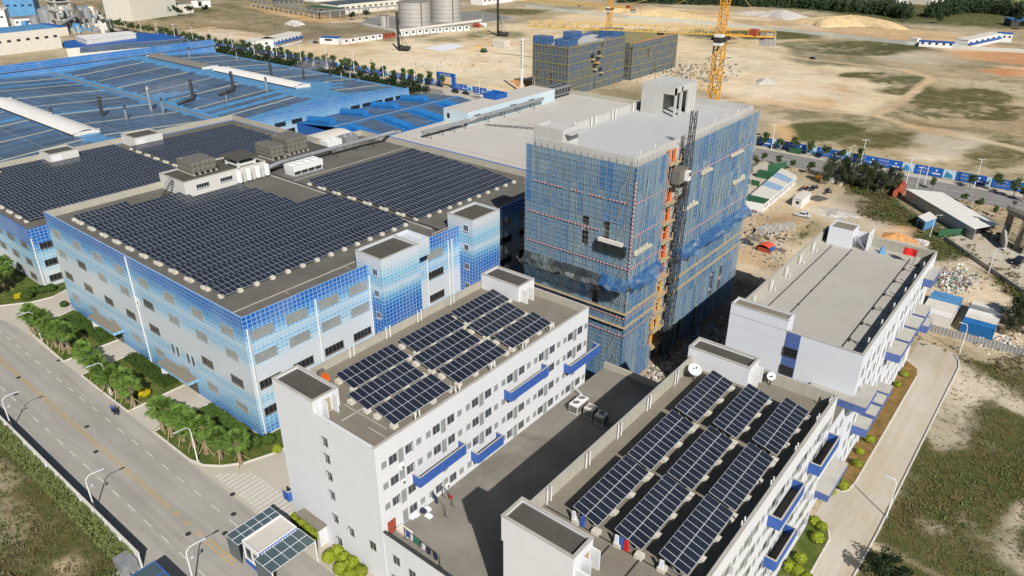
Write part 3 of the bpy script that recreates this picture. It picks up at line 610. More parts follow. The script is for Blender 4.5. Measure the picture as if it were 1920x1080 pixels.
sg = MB(); sg.box(-131.9, -130.4, AY0-.14, AY0-.02, 12.8, 14.4); s_ = part(fa, 'sign', sg, 'white', fa)
sg = MB(); sg.box(-131.7, -131.1, AY0-.16, AY0-.142, 13.7, 14.2); sg.box(-131.1, -130.6, AY0-.16, AY0-.142, 13.0, 13.6); part(s_, 'emblem', sg, 'cloth_green', fa)
for x0, x1 in ((-152.6, -141.4), (-124.3, -113.4)):
    mb = MB(); shell(mb, x0, x1, AY0-2.0, AY0-.02, 3.1, 3.7, .14); cn = part(fa, 'canopy', mb, 'tile_a', fa)
    mb = MB(); mb.box(x0-.02, x1+.02, AY0-2.02, AY0-.02, 3.72, 3.8); part(cn, 'canopy_roof', mb, 'roof_tan', fa)
    mb = MB()
    for i in range(3): mb.box(x0+1+i*3.1, x0+3.9+i*3.1, AY0-.08, AY0-.01, .1, 2.9)
    part(fa, 'entrance_door', mb, 'glass_dark', fa)
    mb = MB(); mb.box(x0+.2, x0+.5, AY0-1.6, AY0-.05, .0, 3.1); part(cn, 'side_wall', mb, 'white_wall', fa)
for (x1, y0, y1, zt, nm) in ((-90.6, 76.2, 85.4, 24.8, 0), (-90.6, 100.2, 108.6, 24.8, 1)):
    mb = MB(); shell(mb, -97.4, x1, y0, y1, 0, zt, .25); tw = part(fa, 'stair_tower', mb, 'tile_t', fa)
    mb = MB(); mb.box(-97.1, x1-.25, y0+.25, y1-.25, 24.2, 24.4); part(tw, 'tower_roof', mb, 'roof_dark', fa)
    part(tw, 'coping', coping(-97.4, x1, y0, y1, zt, .25, .06), 'concrete', fa)
    if nm == 0:
        mb = MB(); shell(mb, -97.4, -91.5, y1, y1+3.6, AR, zt, .25); mb.box(-97.1, -91.7, y1, y1+3.4, 24.1, 24.3); part(tw, 'landing', mb, 'tile_t', fa)
    sw = win_mesh(1.2, 1.3, 1, 'alu', 'glass_dark')
    for z in ((21.9, 17.7, 13.3, 9) if nm == 0 else (22.8, 18.6, 14.4, 10)): put(fa, 'stair_window', sw[0], -92.3, y0-.001, z, '-y', ('pane', sw[1]))
# roof plant house and its equipment
o = stair_house(fa, 'plant_house', -166.4, -155.6, 76.2, 97.5, AR, 25.0, 'pale_wall', 'roof_dark', .25)
pw = win_mesh(3.2, 1.0, 4, 'alu', 'glass_dark')
for y in (80.5, 86.5): put(fa, 'window', pw[0], -155.59, y, 23.3, '+x', ('pane', pw[1]))
mb = MB(); mb.box(-166.2, -156.5, 97.6, 118, AR, 23.6); part(fa, 'plant_platform', mb, 'roof_dark', fa)
st = MB()
for k in range(12): st.box(-160.4+.0, -159.4, 75.9-.28*k-.28, 75.9-.28*k, AR+3.3-.28*k-.1, AR+3.3-.28*k)
st.beam((-160.4, 75.9, 25.6), (-160.4, 72.6, 22.2), .07); st.beam((-159.4, 75.9, 25.6), (-159.4, 72.6, 22.2), .07); part(fa, 'steel_stair', st, 'steel_dark', fa)
mb = MB(); mb.box(-161.6, -154.6, 89.2, 95.4, 27.0, 27.25); ca = part(fa, 'vent_canopy', mb, 'roof_dark', fa)
mb = MB()
for x in (-160.6, -155.6):
    for y in (90.1, 94.5): mb.box(x-.25, x+.25, y-.25, y+.25, 25, 27)
mb.box(-160.6, -155.6, 90, 94.6, 25.3, 25.9); part(ca, 'post', mb, 'pale_wall', fa)
def water_tank(x0, x1, y0, y1, z0, h, label):
    root = thing('water_tank', label, 'water tank', ((x0+x1)/2, (y0+y1)/2, z0), 0, 1, 'panelled steel water tanks')
    nx, ny, nz = max(1, round((x1-x0)/1.1)), max(1, round((y1-y0)/1.1)), max(1, round(h/1.1)); b = MB()
    def dimple(o_, u, v, n_, nu, nv):
        for i in range(nu):
            for j in range(nv):
                q = [o_+u*(i/nu)+v*(j/nv), o_+u*((i+1)/nu)+v*(j/nv), o_+u*((i+1)/nu)+v*((j+1)/nv), o_+u*(i/nu)+v*((j+1)/nv)]
                c = (q[0]+q[1]+q[2]+q[3])/4+n_*.16
                for k in range(4): b.poly([q[k], q[(k+1) % 4], c])
    V = Vector; zb = z0+.55
    dimple(V((x0, y0, zb)), V((x1-x0, 0, 0)), V((0, 0, h)), V((0, -1, 0)), nx, nz); dimple(V((x1, y0, zb)), V((0, y1-y0, 0)), V((0, 0, h)), V((1, 0, 0)), ny, nz)
    dimple(V((x1, y1, zb)), V((x0-x1, 0, 0)), V((0, 0, h)), V((0, 1, 0)), nx, nz); dimple(V((x0, y1, zb)), V((0, y0-y1, 0)), V((0, 0, h)), V((-1, 0, 0)), ny, nz)
    b.poly([(x0, y0, zb+h), (x1, y0, zb+h), (x1, y1, zb+h), (x0, y1, zb+h)]); b.poly([(x0, y0, zb), (x0, y1, zb), (x1, y1, zb), (x1, y0, zb)])
    part(root, 'tank_body', b, 'tank_grey'); s_ = MB()
    n = int((y1-y0)/1.3)
    for k in range(n+1):
        y = y0+.1+(y1-y0-.4)*k/n; s_.box(x0-.3, x1+.3, y, y+.25, z0, z0+.55)
    part(root, 'support_beam', s_, 'concrete'); m_ = MB(); m_.tube([(x0+.8, y0+.8, zb+h), (x0+.8, y0+.8, zb+h+.12)], .35, 12); part(root, 'hatch', m_, 'galv')
    return root
water_tank(-165.2, -158.6, 80.3, 86.3, 24.8, 2.5, 'panelled grey water tank on the white plant house, beside the steel stair')
water_tank(-165.4, -158.4, 101.2, 105.0, 23.6, 2.8, 'shorter panelled grey water tank next to the dark vent canopy')
water_tank(-166.0, -159.0, 106.6, 112.6, 23.6, 3.6, 'taller panelled grey water tank nearest the roof corner, farthest from the steel stair')
for i, y in enumerate((89.4, 91.9, 94.4, 96.9)):
    r = thing('storage_cylinder', 'upright white storage cylinder, %s of four counted from the row of windows' % ORD[i], 'gas cylinder', (-154.7, y, AR), 0, 1, 'white cylinders beside the plant house')
    b = MB(); b.tube([(-154.7, y, AR+.35), (-154.7, y, AR+.6), (-154.7, y, AR+3.0), (-154.7, y, AR+3.25), (-154.7, y, AR+3.35)], [.45, .72, .72, .45, .1], 16); part(r, 'vessel', b, 'white')
    l = MB()
    for dx, dy in ((.5, 0), (-.3, .45), (-.3, -.45)): l.beam((-154.7+dx, y+dy, AR), (-154.7+dx, y+dy, AR+.6), .1)
    part(r, 'leg', l, 'galv')
def chiller(x0, x1, y0, y1, z, h, fans, label, mat='white', group=None):
    r = thing('chiller_unit', label, 'chiller', ((x0+x1)/2, (y0+y1)/2, z), 0, 1, group); b = MB()
    b.box(x0, x1, y0, y1, z+h*.5, z+h); b.hexa([(x0+.15, y0+.15, z+.3), (x1-.35, y0+.15, z+.3), (x1-.35, y1-.15, z+.3), (x0+.15, y1-.15, z+.3), (x0, y0, z+h*.5), (x1, y0, z+h*.5), (x1, y1, z+h*.5), (x0, y1, z+h*.5)]); part(r, 'casing', b, mat)
    g_ = MB(); n = max(2, fans)
    for k in range(n):
        a = y0+.3+(y1-y0-.6)*k/n; e = a+(y1-y0-.6)/n-.25; g_.hexa([(x1-.33, a, z+.4), (x1-.3, a, z+.4), (x1-.3, e, z+.4), (x1-.33, e, z+.4), (x1-.02, a, z+h*.48), (x1+.02, a, z+h*.48), (x1+.02, e, z+h*.48), (x1-.02, e, z+h*.48)])
    part(r, 'grille', g_, 'steel_dark')
    for k in range(fans):
        y = y0+(y1-y0)*(k+.5)/fans; f = MB(); f.tube([((x0+x1)/2, y, z+h), ((x0+x1)/2, y, z+h+.25)], min(.75, (x1-x0)*.32), 14, False); fo = part(r, 'fan_cowl', f, mat)
        f = MB()
        for a in range(4): f.beam(((x0+x1)/2, y, z+h+.1), ((x0+x1)/2+.55*math.cos(a*1.57), y+.55*math.sin(a*1.57), z+h+.12), .25, .04)
        part(fo, 'fan', f, 'steel_dark', r)
    b = MB(); b.box(x0-.1, x1+.1, y0-.1, y1+.1, z, z+.3); part(r, 'base_frame', b, 'galv'); return r
chiller(-152.9, -149.0, 100.6, 109.4, AR, 2.7, 4, 'long white rooftop chiller with four panels standing near the white cylinders')
chiller(-163.0, -159.6, 119.3, 124.2, AR, 2.9, 2, 'white rooftop chiller with two fans near the back parapet')
chiller(-162.8, -159.6, 125.6, 129.8, AR, 2.9, 2, 'grey rooftop chiller in the back corner beside the white one', 'galv')
r = thing('roof_duct', 'long silver duct running along the factory roof on steel trestles', 'duct', (-155.2, 115, AR)); b = MB()
b.tube([(-155.3, 97.5, AR+1.9), (-155.3, 101, AR+2.4), (-155.3, 128, AR+2.4), (-154.8, 132, AR+2.5), (-153.5, 137.5, AR+3.0), (-153.5, 140, AR+2.6)], .5, 12); part(r, 'duct', b, 'galv')
for y in (104, 111, 118, 125, 131):
    b = MB(); b.beam((-156, y, AR), (-156, y, AR+2), .12); b.beam((-154.6, y, AR), (-154.6, y, AR+2), .12); b.beam((-156, y, AR+1.9), (-154.6, y, AR+1.9), .12); part(r, 'trestle', b, 'steel_dark')
b = MB(); b.tube([(-156.5, 99, AR+1.2), (-156.5, 117, AR+1.2), (-160, 117, AR+1.2)], .22, 8); b.tube([(-157.2, 99, AR+1.1), (-157.2, 113, AR+1.1)], .16, 8); part(r, 'pipe', b, 'white')
# solar rows on the big factory
tops = [97.0, 97.3, 97.3, 97.3, 97.2, 89.2, 89.0, 88.8, 88.2, 77.0, 65.5]
for k, yt in enumerate(tops):
    xr = -105.2-5.3*k; xl = xr-5.12 if k < 10 else -161.2
    solar_array(xl, xr, 54.2, yt, AR, .45, .95, 3, 'solar row at the front of the big factory roof, %s from the stair towers' % ORD[k], 'front solar rows on the big factory', bal='all' if k == 0 else 'ends')
for k in range(7):
    xr = -105.2-5.3*k; yt = (131.5, 132.5, 132.8, 133.2, 133.6, 134, 134)[k]
    solar_array(xr-5.05, xr, 99.4, yt, AR, .45, 1.25, 3, 'solar row at the rear of the big factory roof, %s from the stair towers' % ORD[k], 'rear solar rows on the big factory', bal='all' if k == 0 else 'ends')
# ---------------------------------------------------------------- second, lower tiled factory
BX0, BX1, BY0, BY1, BZ, BR = -237.0, -181.8, 51.0, 138.0, 15.4, 14.5
fb = thing('factory_building', 'lower blue tiled factory at the far left with solar rows on its roof', 'factory', ((BX0+BX1)/2, (BY0+BY1)/2, 0))
mb = MB(); shell(mb, BX0, BX1, BY0, BY1, 0, BR+.25); part(fb, 'wall', mb, 'tile_f', fb)
mb = MB(); mb.box(BX0+.3, BX1-.3, BY0+.3, BY1-.3, BR-.5, BR); part(fb, 'roof', mb, 'roof_felt', fb)
mb = MB(); mb.box(BX0, BX0+.3, BY0, BY1, BR+.25, BR+1.9); mb.box(BX0+.3, BX1, BY1-.3, BY1, BR+.25, BR+1.9); part(fb, 'parapet', mb, 'parapet_concrete', fb)
for x in (-202.2, -194.4, -186.5, -210, -218):
    for z in (10.05, 5.6, 1.9): put(fb, 'window', WA2[0], x, BY0-.001, z, '-y', ('pane', WA2[1]))
for z in (10.2, 5.9, 2.0): put(fb, 'window', WB2[0], BX1+.001, 54.6, z, '+x', ('pane', WB2[1]))
part(fb, 'downpipe', pipe(BX1+.15, 51.3, 0, 12.7), 'white', fb)
# filler block between the two factories
lk = MB(); lk.box(-181.5, -167.1, 62, 136.5, 0, 14.9); o = solid('link_building', 'flat roofed link between the two tiled factories, under the stained parapet', 'building', lk, 'roof_felt')
for k in range(9):
    xr = -187.0-5.3*k; y0, y1 = (53.2, 95.6) if k < 8 else (63.5, 95.6)
    solar_array(xr-5.1, xr, y0, y1, BR, .6, 1.0, 3, 'solar row at the front of the lower factory roof, %s from the tall factory' % ORD[k], 'front solar rows on the lower factory')
for k in range(8):
    xr = -186.0-5.3*k
    solar_array(xr-5.1, xr, 97.6, 132.5, BR, .6, 1.0, 3, 'solar row at the rear of the lower factory roof, %s from the tall factory' % ORD[k], 'rear solar rows on the lower factory')
solar_array(-181.0, -168.5, 63.5, 95.6, 14.9, .3, .9, 7, 'wide solar field tucked under the stained parapet between the two factories', 'solar field between factories')
solar_array(-181.0, -168.5, 97.6, 132, 14.9, .3, .9, 7, 'wide solar field behind the white plant house, between the two factories', 'solar field between factories')
for (x0, x1, y0, y1, n_) in ((-236.8, -229.6, 75.6, 83.4, 0), (-236.8, -228.2, 99.4, 108.2, 1)):
    o = stair_house(fb, 'stair_house', x0, x1, y0, y1, BR, 17.6, 'pale_wall', 'roof_dark')
    b = MB(); b.box(x1, x1+.06, y0+.6, y0+3.2, BR, BR+2.4); part(o, 'door', b, 'white', fb)
# ---------------------------------------------------------------- white dormitory with the blue balconies
DX0, DX1, DY0, DY1, DZ, DR = -74.9, -55.2, 43.0, 88.3, 22.5, 21.35
dm = thing('dormitory', 'white dormitory block with blue balconies and small solar arrays on top', 'building', ((DX0+DX1)/2, (DY0+DY1)/2, 0))
mb = MB(); shell(mb, DX0, DX1, DY0, DY1, 0, DZ); part(dm, 'wall', mb, 'white_wall', dm)
mb = MB(); mb.box(DX0+.3, DX1-.3, DY0+.3, DY1-.3, DR-.4, DR); part(dm, 'roof', mb, 'roof_tan', dm)
mb = MB(); mb.box(DX0+.3, DX0+.33, DY0+.3, DY1-.3, DR, DZ-.02); mb.box(DX0+.3, DX1-.3, DY1-.33, DY1-.3, DR, DZ-.02); mb.box(DX1-.33, DX1-.3, DY0+.3, DY1-.3, DR, DZ-.02); part(dm, 'parapet', mb, 'parapet_concrete', dm)
part(dm, 'coping', coping(DX0, DX1, DY0, DY1, DZ, .34, .06, 'wenx'), 'concrete', dm)
def head_house(root, x0, x1, y0, y1, z0, z1, doorx=True):
    o = stair_house(root, 'stair_house', x0, x1, y0, y1, z0, z1, 'white_wall', 'roof_dark')
    if doorx:
        b = MB(); b.box(x1, x1+.05, y0+1.7, y0+2.7, z0+.1, z0+2.1); part(o, 'door', b, 'timber', root)
        for yy in (1.3, 2.9): b = MB(); b.box(x1, x1+1.1, y0+yy, y0+yy+.2, z0, z0+2.5); part(o, 'door_screen', b, 'white_wall', root)
    return o
head_house(dm, DX0-.02, -66.5, DY0-.02, 47.1, DR, 24.1)
o = head_house(dm, -74.4, -66.3, 84.2, DY1+.1, DR, 24.1, False)
for y in (84.6, 86.2): b = MB(); b.box(-66.28, -64.8, y, y+.2, DR, DR+2.3); part(o, 'door_screen', b, 'white', dm)
WS, WBG, WT_ = win_mesh(.85, 1.0, 0, 'frame_grey', 'glass_grey', False, .06, True)[0], win_mesh(1.35, 1.35, 1, 'frame_grey', 'glass', False, .06, True)[0], win_mesh(.9, 2.1, 0, 'frame_grey', 'glass_grey', False, .06, True)[0]
opened = MB(); opened.box(0, .42, -.02, .02, -.55, .55); OPM = opened.mesh('open_sash', 'alu')
acb = MB(); acb.box(0, .35, -.38, .38, -.28, .28); acb.m = 1; acb.tube([(.35, 0, 0), (.37, 0, 0)], .2, 10); ACM = acb.mesh('air_conditioner', ['white', 'steel_dark'])
rr = random.Random(4); cnt = [0, 0]
for u in range(6):
    for fl, z in enumerate((19.35, 16.1, 12.85, 9.55)):
        b = 44.2+7.52*u
        for dy, kind in ((0, 's'), (1.45, 'b'), (2.75, 't'), (4.15, 'b'), (5.85, 's')):
            y = b+dy
            if u == 0 and fl == 3 and kind in 'sb' and dy < 2: continue
            if kind == 's':
                if cnt[0] >= 92: continue
                cnt[0] += 1; put(dm, 'window', WS, DX1+.001, y, z, '+x')
            elif kind == 'b':
                if cnt[1] >= 98: continue
                cnt[1] += 1; o = put(dm, 'bedroom_window', WBG, DX1+.001, y, z, '+x')
                if rr.random() < .2:
                    q = link('open_sash', OPM, o); q.location = (.08, .35, 0)
            else: put(dm, 'tall_window', WT_, DX1+.001, y, z-.25, '+x')
for (y, z) in ((46.9, 17.4), (46.9, 15.0), (54.6, 9.0)): put(dm, 'air_conditioner', ACM, DX1+.02, y, z, '+x')
def balcony(root, X, y0, y1, z0, z1, depth=1.35, label=None):
    b = MB(); b.box(X+.002, X+depth, y0, y1, z0, z0+.18); b.box(X+depth-.15, X+depth, y0, y1, z0+.18, z1); b.box(X+.002, X+depth-.15, y0, y0+.15, z0+.18, z1); b.box(X+.002, X+depth-.15, y1-.15, y1, z0+.18, z1)
    o = part(root, 'balcony', b, 'blue_band', root); c = MB(); c.box(X+depth-.18, X+depth+.02, y0-.02, y1+.02, z1, z1+.06); c.box(X+.01, X+depth-.18, y0-.02, y0+.18, z1, z1+.06); c.box(X+.01, X+depth-.18, y1-.18, y1+.02, z1, z1+.06)
    part(o, 'coping', c, 'concrete', root)
    c = MB(); c.box(X+.01, X+depth-.2, y0+.2, y1-.2, z0+.182, z0+.2); part(o, 'balcony_floor', c, 'roof_dark', root); return o
for (y0, y1, zt) in ((48.6, 57.3, 15.0), (59.6, 65.2, 11.7), (66.9, 75.9, 18.1), (81.8, 90.2, 15.1)): balcony(dm, DX1, y0, y1, zt-1.6, zt)
balcony(dm, -76.2, 42.4, 44.5, 3.2, 4.9)
EW = win_mesh(1.25, 1.5, 1, 'frame_grey', 'glass_dark', False, .1, True)[0]
for x, z in ((-64.8, 18.8), (-64.8, 16.1), (-64.8, 13.2), (-64.8, 10.0), (-64.8, 5.9), (-64.6, 1.9), (-61.6, 5.5)):
    o = put(dm, 'stair_window', EW, x, DY0-.001, z, '-y'); q = link('open_sash', OPM, o); q.location = (.06, -.3, .0)
mb = MB(); mb.box(-74.2, -67.6, DY0-1.5, DY0-.02, 6.0, 6.25) if False else mb.box(-72.2, -67.2, DY0-1.4, DY0-.02, 3.0, 3.3); part(dm, 'door_canopy', mb, 'roof_tan', dm)
mb = MB(); mb.box(-71.2, -69.4, DY0-.07, DY0-.01, .1, 2.4); part(dm, 'entrance_door', mb, 'white', dm); mb = MB(); mb.box(-69.0, -68, DY0-.07, DY0-.01, .1, 2.4); part(dm, 'side_door', mb, 'brick_red', dm)
mb = MB(); mb.box(-67.6, -67.3, DY0-1.3, DY0-.02, .0, 3.0); part(dm, 'porch_wall', mb, 'white_wall', dm)
def vents(root, X, ys, z, h=1.2, r=.09, pair=.75):
    for y in ys:
        for d in (0, pair):
            b = MB(); b.tube([(X, y+d, z), (X, y+d, z+h)], r, 7); part(root, 'vent_pipe', b, 'white', root)
vents(dm, DX0+.55, (47.6, 55.4, 62.4, 69.0, 76.5), DR, 2.0); vents(dm, DX1-.5, (50.2, 57.6, 64.8, 71.8, 78.6), DR, 2.0)
mb = MB(); mb.box(-66.2, -58, 47.4, 47.5, DR+.004, DR+.1); mb.box(-63.7, -63.55, 45, 50, DR+.004, DR+.1); mb.box(-60, -56, 46.2, 46.3, DR+.004, DR+.1); part(dm, 'conduit', mb, 'concrete', dm)
CN = {-69.2: 'nearest the factory', -64.2: 'in the middle', -59.2: 'nearest the courtyard'}
for xi, xc in enumerate((-69.2, -64.2, -59.2)):
    y0 = 50.2 if xi == 0 else 48.2
    for j in range(3):
        a = y0+j*11.05+(.0 if j == 0 else .7); e = a+(10.4 if j < 2 or xi < 1 else 10.0)
        if xi > 0 and j == 2: a += .6; e += .3
        solar_array(xc-1.95, xc+1.8, a, e, DR, .5, 1.25, 2, 'solar array on the dormitory roof %s, %s' % (CN[xc], ('near its stair house door', 'middle of the row', 'towards the scaffolded tower')[j]), 'solar arrays on the dormitory roof', bal='near', mod_len=1.0)
# courtyard podium between the dormitories
pd = thing('podium', 'low white podium with a dark flat courtyard roof between the two dormitories', 'building', (-45, 65, 0))
mb = MB(); mb.box(-55.15, -35.75, 43.1, 94.4, 0, 8.15); part(pd, 'podium_body', mb, 'white_wall'); mb = MB(); mb.box(-55.1, -35.8, 43.4, 94.1, 8.16, 8.2); part(pd, 'roof', mb, 'court_roof')
mb = MB(); mb.box(-55.15, -35.4, 43.05, 43.35, 8.15, 9.4); part(pd, 'front_parapet', mb, 'white_wall'); mb = MB(); mb.box(-55.15, -35.4, 94.1, 94.5, 8.15, 9.3); part(pd, 'rear_parapet', mb, 'parapet_concrete')
mb = MB(); mb.box(-55.15, -35.4, 43.0, 43.42, 9.4, 9.48); part(pd, 'coping', mb, 'steel_dark')
for x, z in ((-57.3, 5.8),): put(dm, 'stair_window', EW, x, DY0-.001, z, '-y')
for x, z in ((-53.0, 6.0), (-50.2, 5.5), (-47.0, 5.8), (-43.5, 5.8), (-53.6, 2.2), (-49.6, 2.2), (-45.4, 2.2)): put(pd, 'window', EW, x, 43.099, z, '-y')
# ---------------------------------------------------------------- near-right dormitory
NX0, NX1, NY0, NY1, NZ, NRF = -35.6, -16.35, 43.0, 88.2, 22.7, 21.0
nr = thing('dormitory', 'nearest white dormitory at the bottom of the picture, with nine steep solar arrays', 'building', ((NX0+NX1)/2, (NY0+NY1)/2, 0))
mb = MB(); shell(mb, NX0, NX1, NY0, NY1, 0, NZ); part(nr, 'wall', mb, 'white_wall', nr)
mb = MB(); mb.box(NX0+.3, NX1-.3, NY0+.3, NY1-.3, NRF-.4, NRF); part(nr, 'roof', mb, 'roof_tan', nr)
mb = MB(); mb.box(NX0+.3, NX0+.33, NY0+.3, NY1-.3, NRF, NZ-.02); mb.box(NX0+.3, NX1-.3, NY1-.33, NY1-.3, NRF, NZ-.02); mb.box(NX1-.33, NX1-.3, NY0+.3, NY1-.3, NRF, NZ-.02); part(nr, 'parapet', mb, 'parapet_concrete', nr)
part(nr, 'coping', coping(NX0, NX1, NY0, NY1, NZ, .34, .06, 'wen'), 'concrete', nr)
head_house(nr, NX0-.02, -26.8, NY0-.3, 46.1, NRF, 24.3)
o = head_house(nr, -36.2, -27.2, 85.0, NY1+.1, NRF, 24.0, False); 
for y in (85.8, 87.2): b = MB(); b.box(-27.18, -26.1, y, y+.2, NRF, NRF+2.3); part(o, 'door_screen', b, 'white', nr)
c3 = 0
for u in range(5):
    for fl, z in enumerate((19.5, 16.3, 13.0, 9.8, 6.5, 3.2)):
        for dy, kind in ((0, 's'), (1.45, 'b'), (2.75, 't'), (4.15, 'b'), (5.85, 's')):
            y = 50.8+7.5*u+dy
            if kind == 's' : put(nr, 'window', WS, NX1+.001, y, z, '+x')
            elif kind == 'b':
                o = put(nr, 'bedroom_window', WBG, NX1+.001, y, z, '+x')
                if rr.random() < .12: q = link('open_sash', OPM, o); q.location = (.08, .35, 0)
            else: put(nr, 'tall_window', WT_, NX1+.001, y, z-.25, '+x')
for (y0, y1, zt) in ((80.2, 88.0, 16.9), (66.2, 73.9, 18.6), (68.2, 75.0, 10.6), (50, 57, 12)): balcony(nr, NX1, y0, y1, zt-1.6, zt, 1.5)
vents(nr, NX0+.55, (49.8, 57.4, 64.4, 71.6, 79.2), NRF, 2.0); vents(nr, NX1-.45, (58.5, 66.3, 73.8, 81.2, 86.0), NRF, 2.2)
CN = {-30.7: 'on the courtyard side', -25.6: 'in the middle', -20.6: 'on the service road side'}
for xc in CN:
    for j in range(3):
        a = (50.2, 61.5, 72.9)[j]; solar_array(xc-.8, xc+2.35, (49.5, 60.5, 72.1)[j], (60.1, 71.3, 83.0)[j], NRF, 1.2, 2.05, 2, 'steep solar array %s, %s, nearest dormitory' % (CN[xc], ('front of its row', 'middle of its row', 'at the satellite dish end')[j]), 'solar arrays on the nearest dormitory roof', bal='near', mod_len=.95)
mb = MB(); mb.box(-35, -17, 49.4, 49.5, NRF+.004, NRF+.1); mb.box(-26.6, -26.5, 43.6, 49, NRF+.004, NRF+.12); mb.box(-23.3, -23.2, 43.6, 50, NRF+.004, NRF+.12); part(nr, 'conduit', mb, 'steel_dark', nr)
# ---------------------------------------------------------------- white block on the right
RX0, RX1, RY0, RY1, RZ, RRF = -36.4, -16.5, 99.6, 146.0, 23.2, 21.4
rb = thing('dormitory', 'white block with an empty pale roof and stepped blue ledges beside the service road', 'building', ((RX0+RX1)/2, (RY0+RY1)/2, 0))
mb = MB(); shell(mb, RX0, RX1, RY0, RY1, 0, RZ); part(rb, 'wall', mb, 'rear_white_wall', rb)
mb = MB(); mb.box(RX0+.3, RX1-.3, RY0+.3, RY1-.3, RRF-.4, RRF); part(rb, 'roof', mb, 'rb_roof', rb)
mb = MB(); mb.box(RX0+.3, RX0+.33, RY0+.3, RY1-.3, RRF, RZ-.02); mb.box(RX0+.3, RX1-.3, RY1-.33, RY1-.3, RRF, RZ-.02); mb.box(RX1-.33, RX1-.3, RY0+.3, RY1-.3, RRF, RZ-.02); part(rb, 'parapet', mb, 'parapet_concrete', rb)
part(rb, 'coping', coping(RX0, RX1, RY0, RY1, RZ, .34, .06, 'wesn'), 'concrete', rb)
mb = MB(); shell(mb, RX0-.02, -27.5, RY0-.02, RY0+2.6, RRF, 24.9, .25); o = part(rb, 'stair_house', mb, 'rear_white_wall', rb); b = MB(); b.box(RX0+.2, -27.8, RY0+.2, RY0+2.3, 24.5, 24.7); part(o, 'roof', b, 'roof_tan', rb)
b = MB(); b.box(RX0-.06, -27.4, RY0+2.35, RY0+2.65, 24.9, 24.97); b.box(RX0-.06, -27.4, RY0-.08, RY0+.25, 24.9, 24.97); part(o, 'coping', b, 'concrete', rb)
mb = MB(); mb.box(-27.4, -25.3, RY0-.06, RY0-.005, 7, 23.1); part(rb, 'blue_strip', mb, 'blue_band2', rb)
bw = win_mesh(2.0, 1.5, 4, 'steel_dark', 'glass_dark', False, .16, True)[0]
for z in (19.9, 16.7, 12.5): put(rb, 'window', bw, -26.35, RY0-.065, z, '-y')
mb = MB(); shell(mb, -35.0, -30.6, 141.6, 145.8, RRF, 25.0, .2); mb.box(-30.6, -27.8, 144.2, 144.4, RRF, 24.4); mb.box(-28.0, -27.8, 142.6, 145.8, RRF, 25.0); sh = part(rb, 'stair_house', mb, 'rear_white_wall', rb); b = MB(); b.box(-34.8, -30.8, 141.8, 145.6, 24.6, 24.8); b.box(-30.6, -28, 144.4, 145.8, 23.6, 23.8); part(sh, 'roof', b, 'roof_tan', rb)
b = MB()
for k in range(9): b.box(-30.2+.25*k, -29.95+.25*k, 142.2, 143.6, RRF+2.2-.24*k-.1, RRF+2.2-.24*k)
part(sh, 'stair', b, 'galv', rb)
RW = win_mesh(.95, 1.5, 0, 'frame_grey', 'glass_dark', False, .1, True)[0]; kk = 0
for fl, z in enumerate((19.4, 16.2, 12.9, 9.7, 6.4, 3.1)):
    for y in np.arange(101.6, 145, 2.75):
        kk += 1
        if kk > 98: break
        put(rb, 'window', RW, RX1+.001, float(y), z, '+x')
for y in (105, 112.5, 120, 127.5, 135, 142): part(rb, 'downpipe', pipe(RX1+.12, y, .1, 22), 'white', rb)
def ledge(root, y0, y1, z, d, n_=0):
    b = MB(); b.box(RX1+.002, RX1+d, y0, y1, z-1.6, z-.12); o = part(root, 'ledge', b, 'blue_band2', root); c = MB(); c.box(RX1+.002, RX1+d+.03, y0-.03, y1+.03, z-.12, z); part(o, 'ledge_top', c, 'concrete', root)
for k in range(4): ledge(rb, 118+k*5.6, 118+k*5.6+4.6, 15.2-.0*k, 2.2)
for (y0, y1) in ((104.2, 107.4), (108.6, 111.6), (112.6, 115.6), (116.4, 119.2)): ledge(rb, y0, y1, 8.6, 2.2)
ledge(rb, 137, 143.5, 21.3, 1.6); ledge(rb, 142, 146, 10, 2.4)
b = MB(); b.box(-22.5, RX1+2.2, 97.9, RY0-.002, 14.9, 16.1); b.box(RX1+.002, RX1+2.2, RY0, 104.2, 14.9, 16.1); o = part(rb, 'corner_canopy', b, 'blue_band2', rb); b = MB(); b.box(-22.5, RX1+2.23, 97.85, RY0-.002, 16.1, 16.22); b.box(RX1+.002, RX1+2.23, RY0, 104.25, 16.1, 16.22); part(o, 'ledge_top', b, 'concrete', rb)
# lower wing joining the two white blocks
lw = thing('connecting_wing', 'lower white wing joining the two white blocks beside the service road', 'building', (-26, 94, 0))
b = MB(); b.box(-35.5, -17.0, 88.3, 99.5, 0, 14.8); part(lw, 'wing_body', b, 'rear_white_wall'); b = MB(); b.box(-35.4, -17.1, 88.4, 99.4, 14.81, 14.9); part(lw, 'roof', b, 'roof_tan')
b = MB(); b.box(-17.0, -14.8, 90.0, 98.8, 4.0, 5.2); o = part(lw, 'ledge', b, 'blue_band2'); b = MB(); b.box(-17, -14.77, 89.97, 98.83, 5.2, 5.32); part(o, 'ledge_top', b, 'concrete', lw)
for y in (90.5, 93, 95.5, 98):
    for z in (12.2, 9, 2): put(lw, 'window', RW, -16.999, y, z, '+x')
